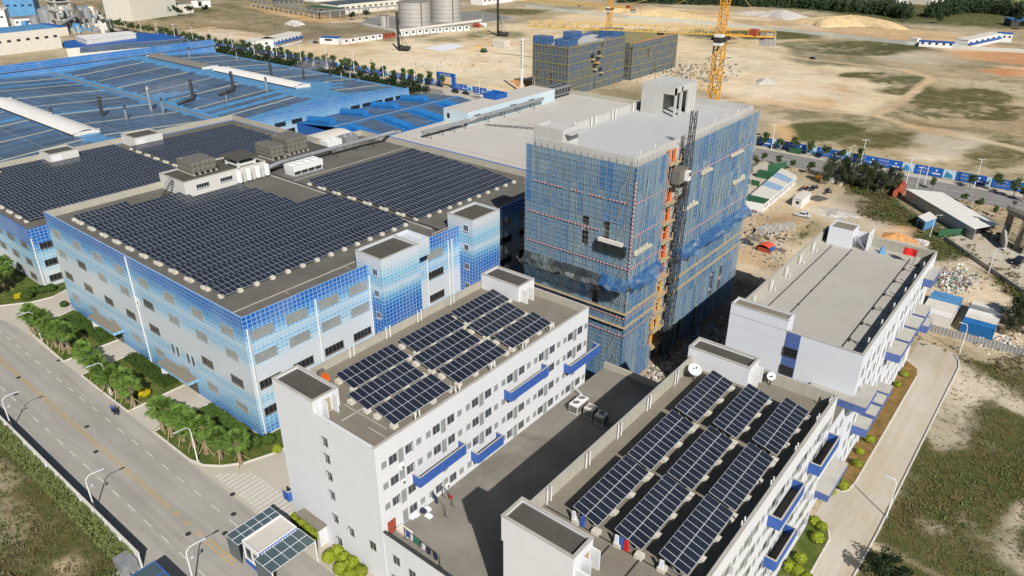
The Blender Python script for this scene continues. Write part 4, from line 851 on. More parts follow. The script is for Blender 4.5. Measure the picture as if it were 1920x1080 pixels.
# roof clutter on the white block
mb = MB()
for x, a, e in ((-33.6, 105, 141), (-30.0, 104.5, 141.5), (-20.2, 102, 143.6)): mb.box(x-.04, x+.04, a, e, RRF+.12, RRF+.2)
for y in np.arange(106, 142, 6.4): mb.box(-20.2, -17.6, y, y+.06, RRF+.1, RRF+.16); mb.box(-20.0, -19.9, y-.5, y+.5, RRF, RRF+.3); mb.box(-30.1, -29.9, y, y+.2, RRF, RRF+.3)
mb.box(-29.8, -20.0, 102.0, 102.1, RRF+.1, RRF+.2); part(rb, 'lightning_rail', mb, 'steel_dark', rb)
for y in (104.5, 111.5, 118.5, 125.5, 132, 138.5): 
    b = MB(); b.tube([(RX1-.7, y, RRF), (RX1-.7, y, RRF+2.2)], .12, 7); part(rb, 'vent_pipe', b, 'white', rb)
for y in (107, 114.5, 121.5, 128.5, 135.5):
    b = MB(); b.tube([(RX0+.8, y, RRF), (RX0+.8, y, RRF+1.9)], .09, 7); b.tube([(RX0+.8, y+.7, RRF), (RX0+.8, y+.7, RRF+1.9)], .09, 7); b.tube([(RX0+1.5, y+.3, RRF), (RX0+1.5, y+.3, RRF+.8)], .07, 7); part(rb, 'vent_pipe', b, 'white', rb)
r = thing('red_flag', 'red banner leaning at the far end of the pale roof', 'flag', (-19.4, 141.2, RRF)); b = MB(); b.beam((-19.4, 141.2, RRF), (-19.0, 141.2, RRF+3.0), .08); part(r, 'pole', b, 'steel_dark')
b = MB(); nseg = 6
for i in range(nseg):
    x0, x1 = -19.2-2.2*i/nseg, -19.2-2.2*(i+1)/nseg; z_ = lambda x: .12*math.sin(x*4)
    b.poly([(x0, 141.2+z_(x0), RRF+1.6), (x1, 141.2+z_(x1), RRF+1.7), (x1, 141.9+z_(x1), RRF+2.8), (x0, 141.9+z_(x0), RRF+2.9)])
part(r, 'banner', b, 'red'); b = MB(); b.tube([(-18.6, 141.0, RRF+.2), (-18.2, 141.0, RRF+.5)], .3, 8); part(r, 'weight', b, 'black')
b = MB(); b.tube([(-25.2, 143.4, RRF), (-25.2, 143.4, RRF+1.5)], [.75, .12], 5); solid('covered_tripod', 'small pale blue draped tripod near the far parapet of the pale roof', 'tripod', b, 'blue_roof')
# ---------------------------------------------------------------- tower under construction wrapped in blue netting
TX0, TX1, TY0, TY1, TZ, TR = -76.0, -56.0, 100.8, 148.2, 44.0, 42.6
tc = thing('unfinished_tower', 'tall unfinished concrete tower wrapped in blue safety net and scaffolding', 'building', ((TX0+TX1)/2, (TY0+TY1)/2, 0))
mb = MB(); shell(mb, TX0, TX1, TY0, TY1, 40.2, TZ, .3); part(tc, 'parapet', mb, 'new_concrete_wall', tc)
mb = MB(); mb.box(TX0+.3, TX1-.3, TY0+.3, TY1-.3, TR-.4, TR); part(tc, 'roof', mb, 'new_concrete', tc)
mb = MB()
for k in range(11): mb.box(TX0+.1, TX1-.1, TY0+.1, TY1-.1, 3.6+3.66*k, 3.85+3.66*k)
for x in np.arange(TX0+.4, TX1, 4.8):
    for y in (TY0+.4, TY1-.4): mb.box(x-.3, x+.3, y-.3, y+.3, 0, 40.2)
for y in np.arange(TY0+.4, TY1, 5.15): mb.box(TX1-.7, TX1-.1, y-.3, y+.3, 0, 40.2)
mb.box(TX0+2, TX1-2.2, TY0+2.2, TY1-2, 0, 40.2)
for k in range(11): mb.box(TX1-.35, TX1-.12, TY0+.3, TY1-.3, 3.85+3.66*k, 4.7+3.66*k); mb.box(TX0+.3, TX1-.3, TY0+.12, TY0+.35, 3.85+3.66*k, 4.7+3.66*k)
part(tc, 'concrete_frame', mb, 'new_concrete_wall', tc)
mb = MB(); mb.box(-74.1, -66.4, 134.0, 142.9, 48.3, 48.55); mb.box(-74.1, -69.3, 134.0, 134.3, TR, 48.3); mb.box(-74.1, -73.8, 134.3, 142.9, TR, 48.3); mb.box(-74.1, -66.4, 142.6, 142.9, TR, 48.3)
mb.box(-66.75, -66.4, 134.0, 134.5, TR, 48.3); mb.box(-66.75, -66.4, 136.2, 136.8, TR, 48.3); mb.box(-66.75, -66.4, 139.2, 142.6, TR, 48.3); mb.box(-69.3, -66.4, 134.0, 134.3, 46.9, 48.3); mb.box(-66.75, -66.4, 134.5, 139.2, 47.3, 48.3)
mb.box(-71.6, -71.3, 134.3, 142.6, TR, 48.3) ; part(tc, 'stair_house', mb, 'new_concrete_wall', tc)
mb = MB(); shell(mb, -76.4, -70.2, 100.9, 105.6, 41, 46.0, .25); mb.box(-76.2, -70.4, 101.1, 105.4, 45.3, 45.45); mb.box(-70.2, -68.8, 101.4, 105.4, 45.2, 45.45); part(tc, 'stair_house', mb, 'new_concrete_wall', tc)
for y in (108, 112, 117.5, 119, 125, 126.2, 133): 
    b = MB(); b.tube([(TX0+.8, y, TR), (TX0+.8, y, TR+1.9)], .09, 7); part(tc, 'vent_pipe', b, 'white', tc)
for y in (104, 109, 132, 137, 142.5): 
    b = MB(); b.tube([(TX1-.9, y, TR), (TX1-.9, y, TR+1.7)], .09, 7); part(tc, 'vent_pipe', b, 'white', tc)
rs = random.Random(11)
SX, SY = TX1+1.15, TY0-1.25           # outer planes of the scaffold
def scaffold(root, x0, x1, y0, y1, z0, z1, poles, netm, step=1.8, lift=1.83, pw=.085, gap=None, prob=.04, faces='se', rootobj=None, zb=None, tw=1.2):
    nt = MB(); pl = MB(); nt2 = MB()
    if 's' in faces:
        n = int(round((x1-x0)/step)); L = (x1-x0)/n
        for i in range(n+1):
            x = x0+i*L; pl.beam((x, y0, z0), (x, y0, z1+.8+rs.random()*.9), pw); pl.beam((x, y0+1.0, z0), (x, y0+1.0, z1+.6), pw)
        m = int((z1-z0)/lift)
        for j in range(m+1):
            z = z0+.3+j*lift; pl.beam((x0-.3, y0, z), (x1+.3, y0, z), pw*.9); pl.beam((x0-.3, y0, z+lift*.5), (x1+.3, y0, z+lift*.5), pw*.7)
        band = [rs.random() for _ in range(40)]
        for i in range(n):
            for j in range(0, m+1, 3):
                if rs.random() < prob: continue
                a, b = x0+i*L, x0+(i+1)*L; za = z0+j*lift; zc = min(z1, z0+(j+3)*lift)
                if za >= zc: continue
                nt.tint = max(0, min(1, .05+.5*rs.random()+.25*band[j//3]-(.3 if band[i % 40] > .8 else 0))); o_ = .1+.12*rs.random(); nt.poly([(a, y0+o_, za), (b, y0+.1+.12*rs.random(), za), (b, y0+.12, zc), (a, y0+.12, zc)])
    if 'e' in faces:
        n = int(round((y1-y0)/step)); L = (y1-y0)/n
        for i in range(n+1):
            y = y0+i*L
            if gap and gap[0] < y < gap[1]: continue
            pl.beam((x1, y, z0), (x1, y, z1+.6+rs.random()*.9), pw); pl.beam((x1-1.0, y, z0), (x1-1.0, y, z1+.4), pw)
        m = int((z1-z0)/lift)
        for j in range(m+1):
            z = z0+.3+j*lift
            for (a, b) in ([(y0-.3, y1+.3)] if not gap else [(y0-.3, gap[0]), (gap[1], y1+.3)]):
                pl.beam((x1, a, z), (x1, b, z), pw*.9); pl.beam((x1, a, z+lift*.5), (x1, b, z+lift*.5), pw*.7)
        for i in range(n):
            for j in range(0, m+1, 3):
                if rs.random() < prob: continue
                a, b = y0+i*L, y0+(i+1)*L
                if gap and b > gap[0] and a < gap[1]: continue
                za = z0+j*lift; zc = min(z1, z0+(j+3)*lift)
                if za >= zc: continue
                nt2.tint = max(0, min(1, rs.random()**1.3*.8)); nt2.poly([(x1-.1, a, za), (x1-.1-.1*rs.random(), b, za), (x1-.12, b, zc), (x1-.12, a, zc)])
    part(root, 'safety_net', nt, netm, rootobj)
    if gap:
        for lo_ in (True, False):
            q_ = MB()
            for f_, t_ in zip(nt2.f, nt2.t):
                if (nt2.v[f_[0]][1] < gap[0]) == lo_: q_.tint = t_; q_.poly([nt2.v[i_] for i_ in f_])
            part(root, 'safety_net', q_, netm, rootobj)
    else: part(root, 'safety_net', nt2, netm, rootobj)
    part(root, 'scaffold_poles', pl, poles, rootobj)
GAP = (110.9, 115.2)
scaffold(tc, TX0-1.0, SX, SY, TY1+1.2, 21.5, 42.9, 'poles', 'net', 1.4, 1.83, .042, GAP, .02, 'se', tc)
scaffold(tc, TX0-1.0, SX, SY, TY1+1.2, 0, 20.6, 'poles', 'net', 1.4, 1.83, .042, GAP, .05, 'se', tc)
b = MB()                                   # diagonal braces zigzagging up the left face
for k in range(10): b.beam((-71.6-.3, SY-.12, 2+4*k), (-70.0, SY-.12, 5.6+4*k), .07)
for k in range(9): b.beam((-57.8, SY-.12, 4+4.2*k), (-56.2, SY-.12, 7.6+4.2*k), .1)
for k in range(6): b.beam((SX+.12, 102+7.8*k, 23), (SX+.12, 103.6+7.8*k, 40), .09)
part(tc, 'brace', b, 'poles', tc)
for z in (36.6, 30.7, 25.0, 15.5, 12.0):
    b = MB()
    if z in (36.6,): segs = [(-74.9, -72.2), (-71.6, -68.8), (-67.2, -64.8), (-63.6, -60.6), (-59.6, -56)]
    elif z == 30.7: segs = [(-76.5, -61)]
    else: segs = [(-76.5, SX)]
    for a, e in segs: b.box(a, e, SY-.1, SY-.06, z-.1, z+.14)
    for a, e in ((SY, 110.6),) + (((117, 147),) if z in (36.6, 25) else ()): b.box(SX+.06, SX+.1, a, e, z-.1, z+.14)
    part(tc, 'warning_band', b, 'tape', tc)
b = MB(); b.box(SX+.02, SX+.1, SY-.1, SY+.22, 24, 40.5); part(tc, 'warning_band', b, 'tape', tc)
def skirt(root, pts_in, pts_out, mat, nm='net_canopy', sag=.5, sub=4, amp=.35):
    m = MB(); n = len(pts_in)
    grid = []
    for i in range(n):
        row = []
        for k in range(sub+1):
            f = k/sub; a = Vector(pts_in[i]); c = Vector(pts_out[i]); p = a.lerp(c, f); p.z -= sag*math.sin(math.pi*f)+amp*(rs.random()-.5); row.append(len(m.v)); m.v.append(tuple(p))
        grid.append(row)
    for i in range(n-1):
        for k in range(sub):
            m.tint = rs.random(); m.face([grid[i][k], grid[i+1][k], grid[i+1][k+1], grid[i][k+1]])
    return part(root, nm, m, mat, root)
ys = np.arange(SY, 110.8, 1.6); skirt(tc, [(SX-.2, y, 23.2) for y in ys], [(SX+1.8+.8*rs.random(), y, 21.6+.7*rs.random()) for y in ys], 'net_blue')
ys = np.arange(115.4, 150, 1.8); skirt(tc, [(SX-.2, y, 22.6) for y in ys], [(SX+1.9+.9*rs.random(), y, 21.2+.7*rs.random()) for y in ys], 'net_blue')
xs = np.arange(TX0-1, SX+.5, 1.7); skirt(tc, [(x, SY+.2, 22.6) for x in xs], [(x, SY-3.6, 21.6+.9*rs.random()) for x in xs], 'net_black', sag=1.3)
xs = np.arange(-60, SX+.5, 1.4); skirt(tc, [(x, SY+.1, 23.0) for x in xs], [(x+.4, SY-2.8, 21.5+.7*rs.random()) for x in xs], 'net_blue', sag=.8)
b = MB()
for x in np.arange(TX0, SX+1, 2.4): b.beam((x, SY, 18.0), (x, SY-3.8, 23.0), .06)
for y in np.arange(103, 150, 3.6):
    if 110 < y < 116: continue
    b.beam((SX, y, 19.4), (SX+2.2, y, 21.6), .06)
for z in (16.6, 13.9): b.box(TX0-1.2, SX+.6, SY-.6, SY, z-.06, z); b.box(SX, SX+.5, SY, 110.8, z-.06, z); b.box(SX, SX+.5, 115.5, TY1+1, z-.06, z)
part(tc, 'outrigger', b, 'timber', tc)
for (y0, y1, z) in ((101, 108, 27.2), (118, 124, 30.2), (137, 144, 36.0), (140, 147, 29.5), (124, 129, 35.6)):
    b = MB(); n = int((y1-y0)/1.2)
    for i in range(n): b.tint = .85+.1*rs.random(); hh_ = .35+.6*rs.random(); b.hexa([(SX-.05, y0+i*1.2, z), (SX+.35, y0+i*1.2, z-.1), (SX+.35, y0+i*1.2+1.15, z-.1), (SX-.05, y0+i*1.2+1.15, z), (SX-.05, y0+i*1.2, z+hh_), (SX+.1, y0+i*1.2, z+hh_*.6), (SX+.1, y0+i*1.2+1.15, z+hh_*.5), (SX-.05, y0+i*1.2+1.15, z+hh_)])
    part(tc, 'debris_platform', b, 'parapet_concrete', tc)
b = MB(); b.box(-61.5, -55.6, SY-.5, SY+.1, 27.2, 28.9); part(tc, 'debris_platform', b, 'net_black', tc); b = MB(); b.box(-60.9, -56.2, SY-.6, SY+.0, 29.0, 29.6); part(tc, 'debris_platform', b, 'cream_sheet', tc)
for k in range(11):                         # orange landing gates at each floor
    z = 3.85+3.66*k
    b = MB(); b.box(SX-.9, SX-.8, 111.4, 112.6, z, z+2.4); b.box(SX-.9, SX-.8, 113.5, 114.5, z, z+2.2); part(tc, 'landing_gate', b, 'orange' if k > 3 else 'crane_yellow', tc)
    b = MB(); b.box(SX-1.6, SX+.1, 111, 115.2, z-.18, z-.05); b.box(SX-.2, SX, 111, 111.1, z, z+1.1); b.box(SX-.2, SX, 115.1, 115.2, z, z+1.1); part(tc, 'landing_deck', b, 'timber', tc)
# lattice helper
def lattice(mb, a, b, w, h, n, t=.08, tri=False):
    a, b = Vector(a), Vector(b); d = (b-a).normalized(); r = d.cross(Vector((0, 0, 1)))
    if r.length < .1: r = Vector((1, 0, 0))
    r.normalize(); u = r.cross(d)
    cs = [r*(-w/2), r*(w/2), u*h] if tri else [r*(-w/2)-u*(h/2), r*(w/2)-u*(h/2), r*(w/2)+u*(h/2), r*(-w/2)+u*(h/2)]
    for c in cs: mb.beam(a+c, b+c, t*1.5)
    L = (b-a).length
    for i in range(n):
        p, q = a+d*(L*i/n), a+d*(L*(i+1)/n)
        for j in range(len(cs)):
            c1, c2 = cs[j], cs[(j+1) % len(cs)]; mb.beam(p+c1, p+c2, t)
            if i % 2: mb.beam(p+c1, q+c2, t)
            else: mb.beam(p+c2, q+c1, t)
    return mb
ho = thing('construction_hoist', 'steel lattice hoist mast with a cage climbing the front of the unfinished tower', 'hoist', (SX+1.2, 114.6, 0))
b = MB(); lattice(b, (SX+1.2, 115.6, 0), (SX+1.2, 115.6, 49.2), .8, .8, 34, .07); part(ho, 'mast', b, 'steel_dark')
b = MB(); b.box(SX+.2, SX+1.7, 111.6, 114.8, 37.2, 37.35); b.box(SX+.2, SX+1.7, 111.6, 111.7, 37.35, 39.6); b.box(SX+.2, SX+1.7, 114.7, 114.8, 37.35, 39.6); b.box(SX+1.6, SX+1.7, 111.7, 114.7, 37.35, 39.6); b.box(SX+.2, SX+1.7, 111.6, 114.8, 39.6, 39.7); cg = part(ho, 'cage', b, 'tank_grey')
b = MB(); b.box(SX+1.7, SX+2.4, 113.6, 114.6, 37.5, 39.2); part(cg, 'operator_cab', b, 'white', ho)
b = MB(); b.box(SX+2.4, SX+2.42, 113.7, 114.5, 38.3, 39.0); part(cg, 'cab_window', b, 'glass', ho)
b = MB()
for z in np.arange(6, 46, 5.5): b.beam((SX, 114.6, z), (SX+1.2, 115.2, z), .09); b.beam((SX, 116.4, z), (SX+1.2, 115.9, z), .09)
part(ho, 'wall_tie', b, 'steel_dark')
# ---------------------------------------------------------------- pale flat-roofed block behind
rc = thing('flat_roof_building', 'long pale flat-roofed block behind the big factory, with rooftop plant', 'building', (-119, 183, 0))
b = MB(); b.box(-163.5, -77.6, 138.4, 151, 0, 20); b.box(-163.5, -112, 151, 228, 0, 20); part(rc, 'building_body', b, 'new_concrete_wall', rc); b = MB(); b.box(-163.3, -77.7, 138.6, 150.9, 20.01, 20.05); b.box(-163.3, -112.1, 150.9, 227.8, 20.01, 20.05); part(rc, 'roof', b, 'rc_roof', rc)
b = MB(); b.box(-163.5, -112, 227.5, 227.8, 20.06, 21.5); part(rc, 'parapet', b, 'parapet_concrete', rc)
b = MB(); b.box(-156, -77, 147.2, 147.35, 20.06, 20.16); b.box(-104.9, -104.75, 139, 183, 20.06, 20.3); b.box(-155.4, -155.2, 148, 226, 20.06, 20.26); b.box(-150, -113, 183.4, 183.6, 20.06, 20.2); part(rc, 'conduit', b, 'concrete', rc)
b = MB(); b.box(-163.4, -153.0, 168.2, 214, 20.06, 24.2); ph = part(rc, 'rooftop_wing', b, 'tile_w', rc); b = MB(); b.box(-163.3, -153.1, 168.3, 213.9, 24.21, 24.26); part(ph, 'wing_roof', b, 'rc_roof', rc)
for y in (171, 189, 199): b = MB(); b.box(-152.99, -152.9, y, y+3, 21.9, 22.9); part(ph, 'window', b, 'glass_dark', rc)
b = MB(); b.box(-161.8, -160.8, 168.1, 168.19, 21.4, 22.9); part(ph, 'window', b, 'glass_dark', rc)
b = MB(); shell(b, -163, -157.5, 187, 193, 24.3, 25.9, .2); part(ph, 'blue_enclosure', b, 'blue_sheet', rc)
r = thing('roof_pipe_rack', 'silver pipes on trestles crossing the pale flat roof', 'pipe rack', (-152, 170, 20.1)); b = MB()
b.tube([(-153.2, 148.5, 22), (-152.2, 168, 22), (-151.4, 170, 22.6), (-151.4, 205, 22.6)], .55, 10); b.tube([(-154.4, 150, 21.5), (-153.6, 166, 21.5)], .3, 8); part(r, 'pipe', b, 'galv'); b = MB()
for y in (150, 155, 160, 165, 176, 184, 192, 200): b.beam((-152.9, y, 20.1), (-152.9, y, 21.9), .12); b.beam((-151.2, y, 20.1), (-151.2, y, 21.9), .12); b.beam((-152.9, y, 21.6), (-151.2, y, 21.6), .12)
part(r, 'trestle', b, 'steel_dark')
for k in range(7):
    r = thing('cooling_unit', 'grey fan-topped cooling unit in the row on the pale flat roof', 'cooling unit', (-157, 206.2+1.9*k, 20.1), 0, 1, 'row of cooling units on the flat roof'); y = 206.2+1.9*k if k else 206.2
    y = 215+1.85*k-1; r.location.y = y; b = MB(); b.box(-159, -154.6, y-.85, y+.85, 21, 23.6); part(r, 'casing', b, 'galv'); b = MB(); b.box(-154.6, -154.5, y-.65, y+.65, 21.4, 23.2); part(r, 'grille', b, 'steel_dark'); b = MB(); b.tube([(-156.8, y, 23.6), (-156.8, y, 23.9)], .7, 10); part(r, 'fan', b, 'steel_dark'); b = MB(); b.box(-158.6, -158.4, y-.6, y+.6, 20.06, 21); b.box(-155, -154.8, y-.6, y+.6, 20.06, 21); part(r, 'support', b, 'steel_dark')
# ---------------------------------------------------------------- sheds with blue roofs
ps = thing('factory_shed', 'huge blue shed with long rows of dusty solar panels over several gables', 'factory', (-332, 120, 0))
prof = [(-10, 8.2), (14, 10.6), (58, 8.1), (103, 10.8), (148, 8.2), (191, 10.8), (236, 8.0)]
b = MB()
for (ya, za), (yb, zb) in zip(prof, prof[1:]): b.hexa([(-416, ya, za-.25), (-251, ya, za-.25), (-251, yb, zb-.25), (-416, yb, zb-.25), (-416, ya, za), (-251, ya, za), (-251, yb, zb), (-416, yb, zb)])
part(ps, 'roof', b, 'blue_roof', ps)
b = MB()
for (ya, za), (yb, zb) in zip(prof, prof[1:]): b.hexa([(-251.3, ya, 0), (-250.8, ya, 0), (-250.8, yb, 0), (-251.3, yb, 0), (-251.3, ya, za+.5), (-250.8, ya, za+.5), (-250.8, yb, zb+.5), (-251.3, yb, zb+.5)])
b.box(-416, -251.3, 235.7, 236.1, 0, 7.7); part(ps, 'wall', b, 'tile_s', ps)
b = MB(); b.box(-416.4, -416, -10, 239, 0, 14.4); part(ps, 'far_parapet', b, 'tile_s', ps)
b = MB(); b.box(-415.9, -415.5, -10, 239, 10.9, 11.1) ; b.box(-416, -251, 147.3, 148.7, 8.25, 8.35); b.box(-416, -251, 57.3, 58.7, 8.15, 8.25); part(ps, 'gutter', b, 'grey_sheet', ps)
sw_ = win_mesh(5.0, 1.7, 5, 'steel_dark', 'glass_dark', False)
for y in (142, 150, 158, 166, 174, 204, 210.5, 217, 223.5, 230): put(ps, 'window', sw_[0], -250.79, y, 5.2, '+x', ('pane', sw_[1]))
for y in (146, 154, 162, 170): put(ps, 'window', sw_[0], -250.79, y, 2.0, '+x', ('pane', sw_[1]))
for (x0, x1, yc, z, w_, mt, lb) in ((-346, -281, 200, 10.4, 9, 'white_sheet', 'long white curved ridge monitor on the blue shed nearest the treeline'), (-409, -354, 199, 10.4, 9, 'grey_sheet', 'long grey curved ridge monitor on the blue shed beyond the white one'), (-350, -272, 103, 10.7, 9, 'white_sheet', 'wide white curved ridge monitor at the left edge of the blue shed')):
    b = MB(); n = 8; ring = [(yc-w_/2+w_*i/n, z+.7+1.1*math.sin(math.pi*i/n)) for i in range(n+1)]
    for (ya, za), (yb, zb) in zip(ring, ring[1:]): b.hexa([(x0, ya, za-.15), (x1, ya, za-.15), (x1, yb, zb-.15), (x0, yb, zb-.15), (x0, ya, za), (x1, ya, za), (x1, yb, zb), (x0, yb, zb)])
    part(ps, 'ridge_monitor', b, mt, ps)
    for x in (x0, x1-.2):
        b = MB(); b.prism([(x, yc-w_/2), (x+.2, yc-w_/2), (x+.2, yc+w_/2), (x, yc+w_/2)], z-1, z+1.2)
        part(ps, 'monitor_end', b, 'cream_sheet', ps)
    b = MB()
    for x in np.arange(x0+1, x1, 3): b.box(x, x+2.2, yc-w_/2-.02, yc-w_/2+.1, z-.6, z+.62)
    part(ps, 'monitor_louvre', b, 'steel_dark', ps)
rs2 = random.Random(5); M['walkway_mat'] = plain('walkway_grating', C3(176, 172, 148), .7)
bays = [((14, 58), 'left bay'), ((58, 103), 'bay left of the white curved monitor'), ((103, 148), 'bay before the roof gutter'), ((148, 191), 'bay beyond the roof gutter'), ((191, 236), 'bay nearest the treeline')]
zz = lambda y: float(np.interp(y, [p[0] for p in prof], [p[1] for p in prof]))
for (ya, yb), nm in bays:
    x = -258.0; i = 0
    while x > -408:
        w_ = 3.6 if i % 2 == 0 else 3.1; a, e = ya+3.2+1.5*(i % 3 == 0), yb-3.4-2.0*(i % 4 == 1)
        if nm.startswith('bay nearest'): a = 206.5
        if nm.startswith('bay beyond'): e = 187.5-(1.6 if i % 3 else 0)
        if nm.startswith('bay beyond') and 9 < i < 17: a += 6*((i*7) % 4)
        if nm.startswith('bay nearest') and 2 < i < 9: a, e = (214+((i*3) % 4)*3, e)
        if not (rs2.random() < .06):
            b = MB(); za, zc = zz(a), zz(e)
            b.hexa([(x-w_, a, za+.08), (x, a, za+.08), (x, e, zc+.08), (x-w_, e, zc+.08), (x-w_, a, za+.2), (x, a, za+.2), (x, e, zc+.2), (x-w_, e, zc+.2)])
            solid('solar_row', 'dusty solar row on the big blue shed roof, %s' % nm, 'solar array', b, 'shed_solar', 'solar rows on the shed, ' + nm)
        if i % 5 == 2:
            b = MB(); b.hexa([(x+.25, a, za+.03), (x+.6, a, za+.03), (x+.6, e, zc+.03), (x+.25, e, zc+.03), (x+.25, a, za+.25), (x+.6, a, za+.25), (x+.6, e, zc+.25), (x+.25, e, zc+.25)]); part(ps, 'walkway', b, 'walkway_mat', ps)
        x -= w_+(.55, 1.15)[i % 2]+(.5 if i % 5 == 1 else 0); i += 1
for i, (px, py, h, fat) in enumerate([(193, 219, 6, .8), (98, 222, 2.5, .6), (238, 225, 4, .5), (284, 207, 8, .7), (307, 214, 5, .4), (363, 189, 7, .8), (438, 172, 7, .8), (356, 108, 4, .5), (445, 113, 4, .4), (426, 192, 3, .35), (510, 150, 6, .8), (501, 171, 4.5, .5), (570, 150, 6, .6), (620, 142, 6, .6), (641, 153, 4, .4), (657, 150, 4, .35)]):
    p = P(px, py, 9.0); z0 = zz(max(min(p.y, 235), -9)); p = P(px, py, z0); mat = 'steel_dark' if i in (0, 5, 6, 10, 12, 13) else 'galv'
    r = thing('roof_stack', 'exhaust stack on the blue shed roof, %s' % ['thick dark one by the left monitor', 'stub behind the left white monitor', 'pale one just above the low stair house', 'tall pale one with a bent top', 'slim one beside the roof gutter', 'dark with elbow duct, nearer of a pair', 'dark with elbow duct, by the white monitor', 'pale one far back on the treeline bay', 'slim one near the treeline edge', 'short one in the middle of the roof', 'dark one at the end of the white monitor', 'small one in front of the white monitor', 'dark one on the blue strip near the treeline', 'dark one puffing smoke by the treeline', 'first of two thin ones near the treeline', 'second of two thin ones near the treeline'][i], 'chimney', (p.x, p.y, z0))
    b = MB(); b.tube([(p.x, p.y, z0-.1), (p.x, p.y, z0+h)], fat*.8, 10); part(r, 'flue', b, mat); b = MB(); b.tube([(p.x, p.y, z0+h-.1), (p.x-.3, p.y+.3, z0+h+.6), (p.x-1.2, p.y+.6, z0+h+1.0)], fat*.85, 10); part(r, 'cowl', b, 'steel_dark' if i != 3 else 'galv')
    if i in (5, 6): b = MB(); b.tube([(p.x, p.y, z0+.8), (p.x+2, p.y-5, z0+.9), (p.x+1.5, p.y-8, z0+.4)], fat*.7, 10); part(r, 'duct', b, mat)
b = MB(); n = 12
sb = thing('barrel_roof_shed', 'small shed with a cream curved sheet roof behind the lower factory', 'shed', (-210, 155, 0)); ring = [(-219+15*i/8, 8.6+1.5*math.sin(math.pi*i/8)) for i in range(9)]
for (xa, za), (xb, zb) in zip(ring, ring[1:]): b.hexa([(xa, 143, za-.2), (xb, 143, zb-.2), (xb, 166, zb-.2), (xa, 166, za-.2), (xa, 143, za), (xb, 143, zb), (xb, 166, zb), (xa, 166, za)])
part(sb, 'roof', b, 'cream_sheet'); b = MB(); shell(b, -218.8, -204.2, 143.2, 165.8, 0, 8.5); part(sb, 'wall', b, 'pale_wall')
bs = thing('blue_shed', 'smaller bright blue shed with cylindrical vents and solar patches', 'shed', (-222, 205, 0)); b = MB()
X0, XR, X1, Y0, Y1 = -245, -222, -199, 169.5, 238; ze, zr = 6.2, 8.4
for xa, xb, za, zb in ((X0, XR, ze, zr), (XR, X1, zr, ze)): b.hexa([(xa, Y0, za-.2), (xb, Y0, zb-.2), (xb, Y1, zb-.2), (xa, Y1, za-.2), (xa, Y0, za), (xb, Y0, zb), (xb, Y1, zb), (xa, Y1, za)])
part(bs, 'roof', b, 'blue_roof2'); b = MB(); shell(b, X0+.1, X1-.1, Y0+.1, Y1-.1, 0, 6.0); b.prism([(X0+2, Y0+.12), (X1-2, Y0+.12), (X1-2, Y0+.3), (X0+2, Y0+.3)], 6, 6.1); part(bs, 'wall', b, 'blue_sheet')
b = MB(); b.box(XR-.4, XR+.4, Y0, Y1, zr-.05, zr+.12); b.box(X0, X1, 201.8, 202.0, 6.2, 6.4) if False else None; part(bs, 'ridge_cap', b, 'galv')
zf = lambda x: ze+(zr-ze)*(x-X0)/(XR-X0) if x < XR else zr-(zr-ze)*(x-XR)/(X1-XR)
for k, y in enumerate((174, 190.5, 207, 224)):
    for s_, (xa, xb) in enumerate(((-242.5, -228), (-217, -202))):
        b = MB(); b.tube([(xa, y, zf(xa)+.6), (xb, y, zf(xb)+.7)], 1.5, 12); part(bs, 'ridge_ventilator', b, 'blue_roof2')
        xa2, xb2 = (xa+1, xb+4) if s_ == 0 else (xa-3, xb-1); b = MB(); b.hexa([(xa2, y+4, zf(xa2)+.06), (xb2, y+4, zf(xb2)+.06), (xb2, y+13, zf(xb2)+.06), (xa2, y+13, zf(xa2)+.06), (xa2, y+4, zf(xa2)+.2), (xb2, y+4, zf(xb2)+.2), (xb2, y+13, zf(xb2)+.2), (xa2, y+13, zf(xa2)+.2)])
        solid('solar_patch', 'square solar patch between two blue cylindrical vents', 'solar array', b, 'shed_solar', 'solar patches on the small blue shed')
b = MB(); b.box(-198.8, -190, 172, 240, 0, 6.9); solid('annex_building', 'low annex with a cream flat roof beside the small blue shed', 'building', b, 'cream_sheet')
